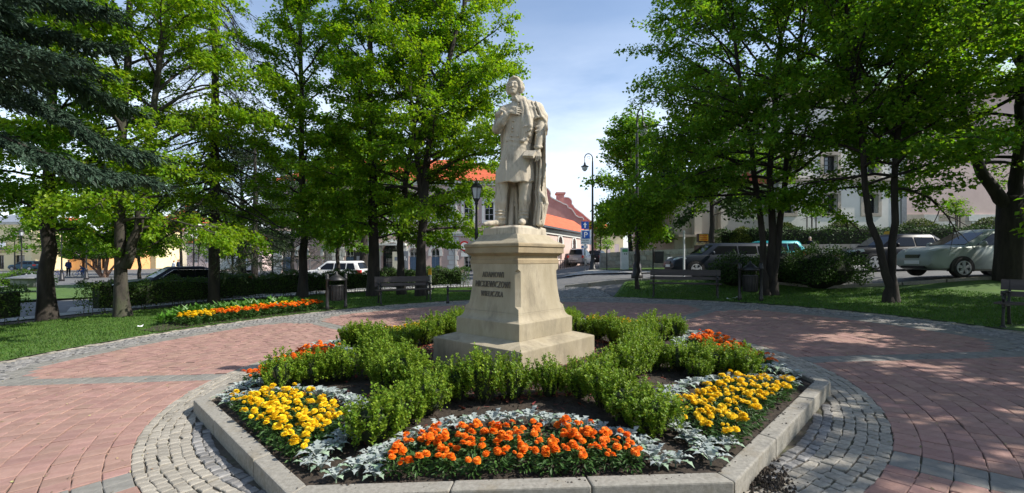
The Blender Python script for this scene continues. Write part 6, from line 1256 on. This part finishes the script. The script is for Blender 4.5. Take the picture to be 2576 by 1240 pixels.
# ================================================================ cars
M_TYRE = mat('tyre', (.015, .015, .016), rough=.8); M_RIM = mat('alloy', (.42, .43, .45), rough=.35, metal=.0); M_BLACK = mat('black_trim', (.012, .012, .013), rough=.5); M_CGLASS = mat('car_glass', (.008, .009, .011), rough=.06, spec=.3); M_TAIL = mat('tail_lamp', (.5, .01, .01), rough=.2, coat=.5); M_HEAD = mat('head_lamp', (.5, .55, .6), rough=.1, spec=.8, coat=.6); M_CHROME = mat('chrome', (.6, .6, .62), rough=.15, metal=.9)
def wheel(t, x, y, R, side):
    mb = MB(); mb.lathe([(R * .66, -.1), (R * .94, -.1), (R, -.07), (R, .07), (R * .94, .1), (R * .66, .1)], 26, (0, 0, 0), 'y'); w_ = mb.obj('wheel', M_TYRE, t, True, (x, y, R)); autosmooth(w_)
    f = side; mb = MB(); mb.lathe([(R * .645, .1005 * f), (R * .645, .1035 * f)], 24, (0, 0, 0), 'y'); mb.obj('hub', M_BLACK, w_); mb = MB()
    for k in range(5):
        a = 6.283 * k / 5 + .3; c, s_ = math.cos(a), math.sin(a); p = lambda r, o, yy: (r * c - o * s_, yy, r * s_ + o * c); y0, y1 = (.101 * f, .122 * f)
        mb.add([p(.05, -.035, y0), p(R * .62, -.055, y0), p(R * .62, .055, y0), p(.05, .035, y0), p(.05, -.035, y1), p(R * .62, -.055, y1), p(R * .62, .055, y1), p(.05, .035, y1)], [(0, 1, 2, 3), (7, 6, 5, 4), (0, 4, 5, 1), (1, 5, 6, 2), (2, 6, 7, 3), (3, 7, 4, 0)])
    n = 24; V = []
    for rr, yy in ((R * .70, .10), (R * .70, .122), (R * .61, .125), (R * .61, .101)): V += [(rr * math.cos(6.283 * k / n), yy * f, rr * math.sin(6.283 * k / n)) for k in range(n)]
    mb.add(V, [(i * n + k, i * n + (k + 1) % n, ((i + 1) % 4) * n + (k + 1) % n, ((i + 1) % 4) * n + k) for i in range(4) for k in range(n)]); mb.lathe([(.06, .101 * f), (.055, .13 * f)], 10, (0, 0, 0), 'y'); mb.obj('rim', M_RIM, w_)
def car(label, x, y, hd, paint, L_, W_, H_, belt, hood, tail, wb, fo, R, cab, pill, name='parked_car', z=None, taxi=False, hatch=False, chrome=False, plate=True):
    """front towards local +x. belt/hood/tail: heights; cab=(rear base, rear roof, front roof, screen base) measured from the tail as fractions of the length"""
    t = thing(name, label, 'car', (x, y, float(G(x, y)) if z is None else z), hd); hw = W_ / 2; n = 26; V = []; F = []; zb0 = .20
    c0, c1, c2, c3 = [c * L_ for c in cab]
    def top(s_):
        pts = [(0, tail * .80), (.02 * L_, tail * .95), (.06 * L_, tail), (max(c0, .07 * L_), tail if not hatch else belt), (c0 + .25, belt), (c3 - .1, belt), (c3 + .05, belt - .02), (L_ * .86, hood), (L_ * .95, hood - .08), (L_ * .985, hood - .2), (L_, hood - .34)]
        return float(np.interp(s_, [p[0] for p in pts], [p[1] for p in pts]))
    xs_ = [L_ * (.5 - .5 * math.cos(math.pi * i / (n - 1))) for i in range(n)]
    for i, s_ in enumerate(xs_):
        q_ = abs(2 * s_ / L_ - 1); wv = hw * (1 - .17 * q_ ** 7 - .03 * q_ ** 2); zt = top(s_); zb = zb0 + .16 * q_ ** 10; zm = zb + (zt - zb) * .62
        sec = [(0, zb), (.84 * wv, zb), (.965 * wv, zb + .07), (wv, zb + (zt - zb) * .35), (.995 * wv, zm), (.965 * wv, zt - .07), (.91 * wv, zt - .015), (.5 * wv, zt + .012), (0, zt + .02)]
        V += [(s_ - L_ / 2, yy, zz) for yy, zz in sec] + [(s_ - L_ / 2, -yy, zz) for yy, zz in sec[-2:0:-1]]
    m_ = 16
    for i in range(n - 1):
        for k in range(m_): F.append((i * m_ + k, i * m_ + (k + 1) % m_, (i + 1) * m_ + (k + 1) % m_, (i + 1) * m_ + k))
    F += [tuple(range(m_)), tuple((n - 1) * m_ + k for k in range(m_ - 1, -1, -1))]; mb = MB(); mb.add(V, F); body = mb.obj('body', paint, t, True); autosmooth(body, 42)
    # cabin
    wb_, wr = hw * .93, hw * .72; zr = H_ - .035; zc = belt - .03
    ys = lambda z_: wb_ + (wr - wb_) * min(max((z_ - zc) / (zr - zc), 0), 1); rows = []
    for f, ins in ((0, 0), (.5, .0), (.92, .0), (1.0, .06)):
        z_ = zc + (H_ - zc) * (f if f < 1 else 1); g = min(f, .95) / .95; xa = c0 + (c1 - c0) * g + ins; xb = c3 + (c2 - c3) * g - ins; yy = ys(zc + (zr - zc) * g) - ins * .9; rows.append([(xa - L_ / 2, -yy * .94, z_), (xa + .18 - L_ / 2, -yy, z_), (xb - .3 - L_ / 2, -yy, z_), (xb - L_ / 2, -yy * .86, z_), (xb + .06 * (1 - f) + .03 - L_ / 2, 0, z_ + .012), (xb - L_ / 2, yy * .86, z_), (xb - .3 - L_ / 2, yy, z_), (xa + .18 - L_ / 2, yy, z_), (xa - L_ / 2, yy * .94, z_), (xa - .05 - L_ / 2, 0, z_ + .012)])
    mb = MB(); V = [v for r in rows for v in r]; k_ = 10; F = [(i * k_ + k, i * k_ + (k + 1) % k_, (i + 1) * k_ + (k + 1) % k_, (i + 1) * k_ + k) for i in range(3) for k in range(k_)] + [tuple(3 * k_ + k for k in range(k_))]; mb.add(V, F); roof = mb.obj('roof', paint, t, True); autosmooth(roof, 50)
    # glass: side windows between the pillars, screen, rear window
    zl, zu = belt + .035, H_ - .13; gx = lambda xa, xb, z_: xa + (xb - xa) * (z_ - zc) / (zr - zc); fr0, ba0 = gx(c3, c2, zl) - .20, gx(c0, c1, zl) + .20; fr1, ba1 = gx(c3, c2, zu) - .16, gx(c0, c1, zu) + .16; cuts = [0] + list(pill) + [1]
    for sd in (1, -1):
        for a, b in zip(cuts[:-1], cuts[1:]):
            lo_ = lambda f: ba0 + (fr0 - ba0) * f; hi_ = lambda f: ba1 + (fr1 - ba1) * min(max((lo_(f) - ba1) / (fr1 - ba1), 0), 1); g = .035; p = [(lo_(a) + g, zl), (lo_(b) - g, zl), ((fr1 if b == 1 else min(lo_(b), fr1)) - g, zu), ((ba1 if a == 0 else max(lo_(a), ba1)) + g, zu)]
            if p[2][0] - p[3][0] < .05: p = [p[0], p[1], ((p[2][0] + p[3][0]) / 2, zu)]
            mb = MB(); nv = len(p); vv = [(xx - L_ / 2, sd * (ys(zz) + .012), zz) for xx, zz in p] + [(xx - L_ / 2, sd * (ys(zz) - .02), zz) for xx, zz in p]; mb.add(vv, [tuple(range(nv)), tuple(range(2 * nv - 1, nv - 1, -1))] + [(i, i + nv, (i + 1) % nv + nv, (i + 1) % nv) for i in range(nv)]); mb.obj('side_window', M_CGLASS, t)
        if chrome: mb = MB(); mb.tube([(ba0 - .05 - L_ / 2, sd * (ys(zl) + .012), zl - .01), (fr0 + .05 - L_ / 2, sd * (ys(zl) + .012), zl - .01)], .012, 5); mb.tube([(ba0 - .05 - L_ / 2, sd * (ys(zl) + .012), zl - .01), (ba1 - L_ / 2, sd * (ys(zu) + .014), zu + .015), (fr1 - L_ / 2, sd * (ys(zu) + .014), zu + .015), (fr0 + .05 - L_ / 2, sd * (ys(zl) + .012), zl - .01)], .012, 5); mb.obj('window_trim', M_CHROME, t)
        for f_ in pill[-2:] if len(pill) > 1 else pill:
            xx = ba0 + (fr0 - ba0) * f_ - L_ / 2; mb = MB(); mb.box(xx - .006, xx + .006, sd * hw * .985 - .01, sd * hw * .985 + .012, .34, belt - .05); mb.obj('door_seam', M_BLACK, t); mb = MB(); mb.box(xx + .06, xx + .22, sd * hw * .985 - .02, sd * hw * .985 + .022, belt - .16, belt - .125); mb.obj('door_handle', paint, t)
        mx2 = c3 - .42 - L_ / 2; mb = MB(); mb.lathe([(.02, -.09), (.075, -.05), (.085, .03), (.04, .08)], 10, (mx2, sd * (wb_ + .11), belt + .07), 'y'); o = mb.obj('wing_mirror', paint, t, True)
        for xx in (-L_ / 2 + (L_ - fo - wb), L_ / 2 - fo):
            mb = MB(); n_ = 22; rr = R * 1.17; yy0, yy1 = sd * hw * .80, sd * (hw * 1.0 + .004); V = [(xx + rr * math.cos(a), yv, max(R + rr * math.sin(a), .19)) for yv in (yy1, yy0) for a in np.linspace(-.5, math.pi + .5, n_)]; mb.add(V, [tuple(range(n_)), tuple(range(2 * n_ - 1, n_ - 1, -1))] + [(i, i + n_, (i + 1) % n_ + n_, (i + 1) % n_) for i in range(n_)]); mb.obj('wheel_arch', M_BLACK, t); wheel(t, xx, sd * (hw - .08), R, sd)
        xh = L_ / 2; mb = MB(); hz_ = hood - .17; mb.add([(xh - .09, sd * hw * .46, hz_ - .07), (xh - .20, sd * hw * .80, hz_ - .06), (xh - .52, sd * hw * .945, hz_ + .03), (xh - .50, sd * hw * .88, hz_ + .125), (xh - .24, sd * hw * .72, hz_ + .10), (xh - .15, sd * hw * .46, hz_ + .06), (xh - .5, sd * hw * .5, hz_)], [(0, 1, 2, 3, 4, 5), (0, 6, 1), (1, 6, 2), (2, 6, 3), (3, 6, 4), (4, 6, 5), (5, 6, 0)]); V2 = mb.v; mb.v = [(a + .035, b * 1.02, c + .01) for a, b, c in V2]; mb.obj('headlight', M_HEAD, t)
        tz = tail - .16; mb = MB(); mb.box(-xh - .012, -xh + .30, sd * hw * .70, sd * hw * .955, tz - .12, tz + .13); o = mb.obj('tail_light', M_TAIL, t); o.data.transform(Matrix.Identity(4))
    mb = MB(); wsx = lambda f, yy, o_: None
    for nm, xa, xb, sg in (('windscreen', c3, c2, 1), ('rear_window', c0, c1, -1)):
        zl2, zu2 = belt + (.05 if sg > 0 else .06), H_ - .10; P4 = [(gx(xa, xb, zl2), -ys(zl2) * .82, zl2), (gx(xa, xb, zl2) + sg * .055, 0, zl2 + .01), (gx(xa, xb, zl2), ys(zl2) * .82, zl2), (gx(xa, xb, zu2), ys(zu2) * .84, zu2), (gx(xa, xb, zu2) + sg * .04, 0, zu2 + .01), (gx(xa, xb, zu2), -ys(zu2) * .84, zu2)]
        mb = MB(); vv = [(a + sg * .028 - L_ / 2, b, c + .012) for a, b, c in P4] + [(a - sg * .03 - L_ / 2, b, c - .02) for a, b, c in P4]; mb.add(vv, [(0, 1, 4, 5), (1, 2, 3, 4), (6, 11, 10, 7), (7, 10, 9, 8)] + [(i, i + 6, (i + 1) % 6 + 6, (i + 1) % 6) for i in range(6)]); mb.obj(nm, M_CGLASS, t)
    xh = L_ / 2; mb = MB(); mb.box(xh - .12, xh + .012, -hw * .30, hw * .30, hood - .34, hood - .23)
    for k in range(3): pass
    mb.box(xh - .1, xh + .006, -hw * .5, hw * .5, .27, .34); mb.obj('grille', M_BLACK, t); mb = MB()
    for k in range(3): mb.box(xh + .0, xh + .02, -hw * .29, hw * .29, hood - .335 + k * .038, hood - .322 + k * .038)
    mb.obj('grille_bar', M_CHROME, t)
    if plate:
        for sg, zz in ((1, .46), (-1, tail * .62)): mb = MB(); mb.box(min(sg * (xh + .004), sg * (xh + .024)), max(sg * (xh + .004), sg * (xh + .024)), -.26, .26, zz - .055, zz + .055); mb.obj('number_plate', M_SWHITE, t)
    if taxi: mb = MB(); xx = c2 - .25 - L_ / 2; mb.box(xx - .1, xx + .1, -.22, .22, H_ - .01, H_ + .14, .8); o = mb.obj('taxi_sign', M_SY, t)
    return t
pt = lambda n, c, met=.3: mat(n, c, rough=.35, metal=met * .3, coat=0, spec=.14)
PI = math.pi
car('pale green-silver hatchback parked behind the black-barked birch', 14.6, 14.45, PI, pt('green_silver', (.33, .37, .35), .35), 3.92, 1.65, 1.47, .95, .93, .98, 2.46, .80, .30, (.02, .10, .52, .76), (.30, .62), hatch=True)
car('black saloon taxi with a yellow roof sign', 15.6, 18.6, PI, pt('black_blue', (.006, .0065, .009)), 4.78, 1.80, 1.43, .92, .87, .97, 2.83, .82, .32, (.17, .30, .60, .74), (.16, .55), taxi=True)
car('dark grey-blue estate car behind the shaded bench', 9.15, 20.1, PI, pt('dark_blue_grey', (.022, .028, .038)), 4.58, 1.77, 1.43, .94, .88, 1.0, 2.65, .88, .32, (.015, .07, .60, .75), (.26, .55), hatch=True)
car('teal hatchback half hidden behind the estate car', 12.9, 23.6, PI, pt('teal', (.02, .24, .26)), 3.9, 1.66, 1.5, .96, .93, 1.0, 2.46, .8, .3, (.02, .10, .55, .76), (.3, .62), hatch=True)
car('silver people carrier parked up the street', 6.9, 46, math.radians(68), pt('silver', (.42, .42, .44), .5), 4.28, 1.75, 1.65, 1.02, 1.0, 1.05, 2.76, .85, .31, (.02, .09, .55, .80), (.3, .62), hatch=True)
car('black car parked beyond the silver people carrier', 9.6, 51, math.radians(66), pt('black', (.012, .012, .014)), 4.3, 1.76, 1.5, .95, .92, 1.0, 2.6, .85, .31, (.03, .12, .56, .76), (.3, .62), hatch=True)
car('black fastback car with chrome window trim on the left street', -13.7, 19.0, math.atan2(-.75, -.66), pt('black', (.012, .012, .014)), 4.71, 1.85, 1.40, .93, .89, 1.02, 2.81, .9, .33, (.06, .36, .60, .75), (.18, .55), chrome=True)
car('white hatchback with red tail lights driving past the pink house', -11.2, 29, math.radians(174), pt('white_car', (.72, .71, .69), 0), 4.0, 1.65, 1.5, .95, .92, .99, 2.46, .8, .3, (.02, .09, .58, .76), (.26, .58), 'moving_car', hatch=True)
x, y, _ = at(66, 675, 70); car('blue-grey hatchback parked before the cream house', x, y, PI, pt('blue_grey', (.05, .10, .13)), 4.2, 1.75, 1.48, .95, .92, 1.0, 2.6, .85, .31, (.02, .12, .56, .76), (.3, .62), hatch=True)
vx_, vy_, _ = at(582, 665, 58); t = thing('delivery_van', 'white box delivery van standing before the pale shop row', 'van', (vx_, vy_, float(G(vx_, vy_)))); mb = MB(); mb.box(-2.3, 1.0, -.95, .95, .45, 2.3); bevel(mb.obj('cargo_box', M_WHITE, t), .05, 2); mb = MB(); mb.prism([(1.02, .4), (2.5, .4), (2.5, 1.0), (1.9, 1.2), (1.45, 1.95), (1.02, 1.95)], -.9, .9); mb.obj('cab', M_WHITE, t); mb = MB(); mb.prism([(1.15, 1.2), (1.75, 1.2), (1.4, 1.8), (1.15, 1.8)], -.92, .92); mb.obj('side_window', M_CGLASS, t)
for xx in (-1.5, 1.75):
    for sd in (1, -1): wheel(t, xx, sd * .85, .33, sd)

# ================================================================ people
M_SKIN = mat('skin', (.5, .3, .22), rough=.6)
def person(label, x, y, hd, h, top, leg, hair=(.05, .035, .025), pose='stand', skirt=False, z=None):
    s = SDF((-.5, -.5, -.05), (.5, .6, 1.9), .034); m = 0
    if pose == 'stand':
        for sx in (-1, 1):
            s.chain([(sx * .10, 0, .92), (sx * .105, -.01, .5), (sx * .11, .02, .09)], [.10, .07, .05], .03); s.chain([(sx * .11, .05, .05), (sx * .12, -.13, .035)], [.05, .04], .02)
            s.chain([(sx * .19, 0, 1.42), (sx * .25, .03, 1.14), (sx * .20, -.12, .96)], [.065, .052, .04], .03); s.ell((sx * .19, -.16, .94), (.035, .05, .04), .02)
        s.chain([(0, 0, .95), (0, .0, 1.2), (0, .0, 1.42)], [.155, .155, .15], .05, (1, 1.35, 1)); s.chain([(-.14, 0, 1.42), (.14, 0, 1.42)], [.07, .07], .05); s.chain([(0, 0, 1.45), (0, -.01, 1.58)], [.055, .05], .03); s.ell((0, -.015, 1.66), (.078, .095, .115), .015); s.cone((0, -.1, 1.66), (0, -.12, 1.635), .012, .018, .01); hz0, jz, sz_ = 1.70, 1.5, .9
    else:                                                   # crouching forward over something low
        for sx in (-1, 1): s.chain([(sx * .11, .12, .50), (sx * .13, -.22, .62), (sx * .12, -.10, .10)], [.10, .075, .05], .03); s.chain([(sx * .12, -.06, .05), (sx * .13, -.24, .035)], [.05, .04], .02); s.chain([(sx * .18, -.22, .92), (sx * .2, -.36, .68), (sx * .12, -.46, .5)], [.06, .05, .04], .03)
        s.chain([(0, .12, .55), (0, -.02, .78), (0, -.22, .95)], [.15, .155, .13], .05); s.chain([(0, -.25, 1.0), (0, -.32, 1.08)], [.05, .05], .03); s.ell((0, -.36, 1.13), (.078, .095, .11), .015); hz0, jz, sz_ = 1.17, 1.01, .60
    V, F = s.mesh(); c = V[F].mean(1); jac = mat('cloth_%d' % (hash(top) % 9999), top, rough=.85); tro = mat('cloth_%d' % (hash(leg) % 9999), leg, rough=.85); hr_ = mat('hair_%d' % (hash(hair) % 9999), hair, rough=.7); sh = mat('shoe', (.5, .5, .5), rough=.6)
    mi = np.where(c[:, 2] > jz + .02, 2, np.where(c[:, 2] > sz_, 0, 1)); hy = -.03 if pose == 'stand' else -.37; mi = np.where((c[:, 2] > hz0) | ((c[:, 2] > jz + .09) & (c[:, 1] > hy + .02)), 3, mi); mi = np.where(c[:, 2] < .085, 4, mi)
    if pose == 'stand': mi = np.where((np.abs(c[:, 0]) > .15) & (c[:, 2] < .97) & (c[:, 2] > .85) & (c[:, 1] < -.1), 2, mi)
    me = me_np('person', V * h / 1.775, F, (jac, tro, M_SKIN, hr_, sh), True, mi); o = ob('person', me, None, (x, y, float(G(x, y)) if z is None else z), hd); return tag(o, label, 'person')
x, y, _ = at(172, 690, 47); person('person in a blue jacket and dark trousers standing on the far lawn', x, y, math.radians(75), 1.75, (.02, .045, .16), (.012, .012, .014))
x, y, _ = at(212, 690, 47.5); person('person in blue crouching beside a small bicycle', x, y, math.radians(-80), 1.65, (.03, .08, .2), (.04, .07, .14), pose='crouch')
x, y, _ = at(437, 675, 46); person('person in a white top seen behind the black fastback', x, y, math.radians(160), 1.68, (.8, .8, .8), (.35, .25, .18), (.25, .07, .02))
x, y, _ = at(448, 675, 47); person('person in a dark jacket walking beside the one in white', x, y, math.radians(150), 1.78, (.02, .03, .06), (.02, .025, .05), (.2, .1, .04))
x, y, _ = at(2037, 640, 27.0); person('person in dark clothes with short grey hair walking below the terrace', x, y, math.radians(-70), 1.7, (.015, .02, .03), (.015, .015, .02), (.35, .3, .27), z=float(G(x, y)))
for v, d in ((1497, 57), (1506, 57.5)): x, y, _ = at(v, 650, d); person('person in black walking up the street past the parked cars', x, y, math.radians(180), 1.75, (.012, .012, .014), (.012, .012, .014))['group'] = 'people walking up the street'
def bicycle(label, x, y, rz, sc, col):
    t = thing('bicycle', label, 'bicycle', (x, y, float(G(x, y))), rz); t.scale = (sc,) * 3; fm = mat('bike_%d' % (hash(col) % 999), col, rough=.35)
    for xx in (-.5, .5):
        mb = MB(); mb.tube([(xx + .33 * math.cos(a), 0, .34 + .33 * math.sin(a)) for a in np.linspace(0, 6.283, 20)], .022, 6, False)
        w_ = mb.obj('wheel', M_TYRE, t); mb = MB()
        for k in range(10): a = 6.283 * k / 10; mb.tube([(xx, 0, .34), (xx + .31 * math.cos(a), 0, .34 + .31 * math.sin(a))], .004, 3, False)
        mb.obj('spokes', M_RIM, w_)
    mb = MB(); N = dict(r=(-.5, 0, .34), b=(-.08, 0, .32), s=(-.2, 0, .78), h=(.34, 0, .82), f=(.5, 0, .34))
    for a, b in (('r', 'b'), ('r', 's'), ('b', 's'), ('b', 'h'), ('s', 'h'), ('h', 'f')): mb.tube([N[a], N[b]], .022, 6)
    mb.obj('frame', fm, t); mb = MB(); mb.tube([(.34, 0, .82), (.32, 0, .95)], .018, 6); mb.tube([(.26, -.26, .97), (.33, -.1, .95), (.33, .1, .95), (.26, .26, .97)], .016, 6); mb.obj('handlebar', M_IRON, t); mb = MB(); mb.tube([(-.2, 0, .78), (-.22, 0, .88)], .016, 6); mb.box(-.36, -.1, -.07, .07, .88, .93, .8); mb.obj('saddle', M_BLACK, t)
x, y, _ = at(200, 692, 47); bicycle('small blue bicycle beside the crouching person', x, y, .2, .75, (.03, .12, .5)); x, y, _ = at(150, 690, 46); bicycle('blue child bicycle behind the stout linden trunk', x, y, .1, .8, (.05, .06, .5))
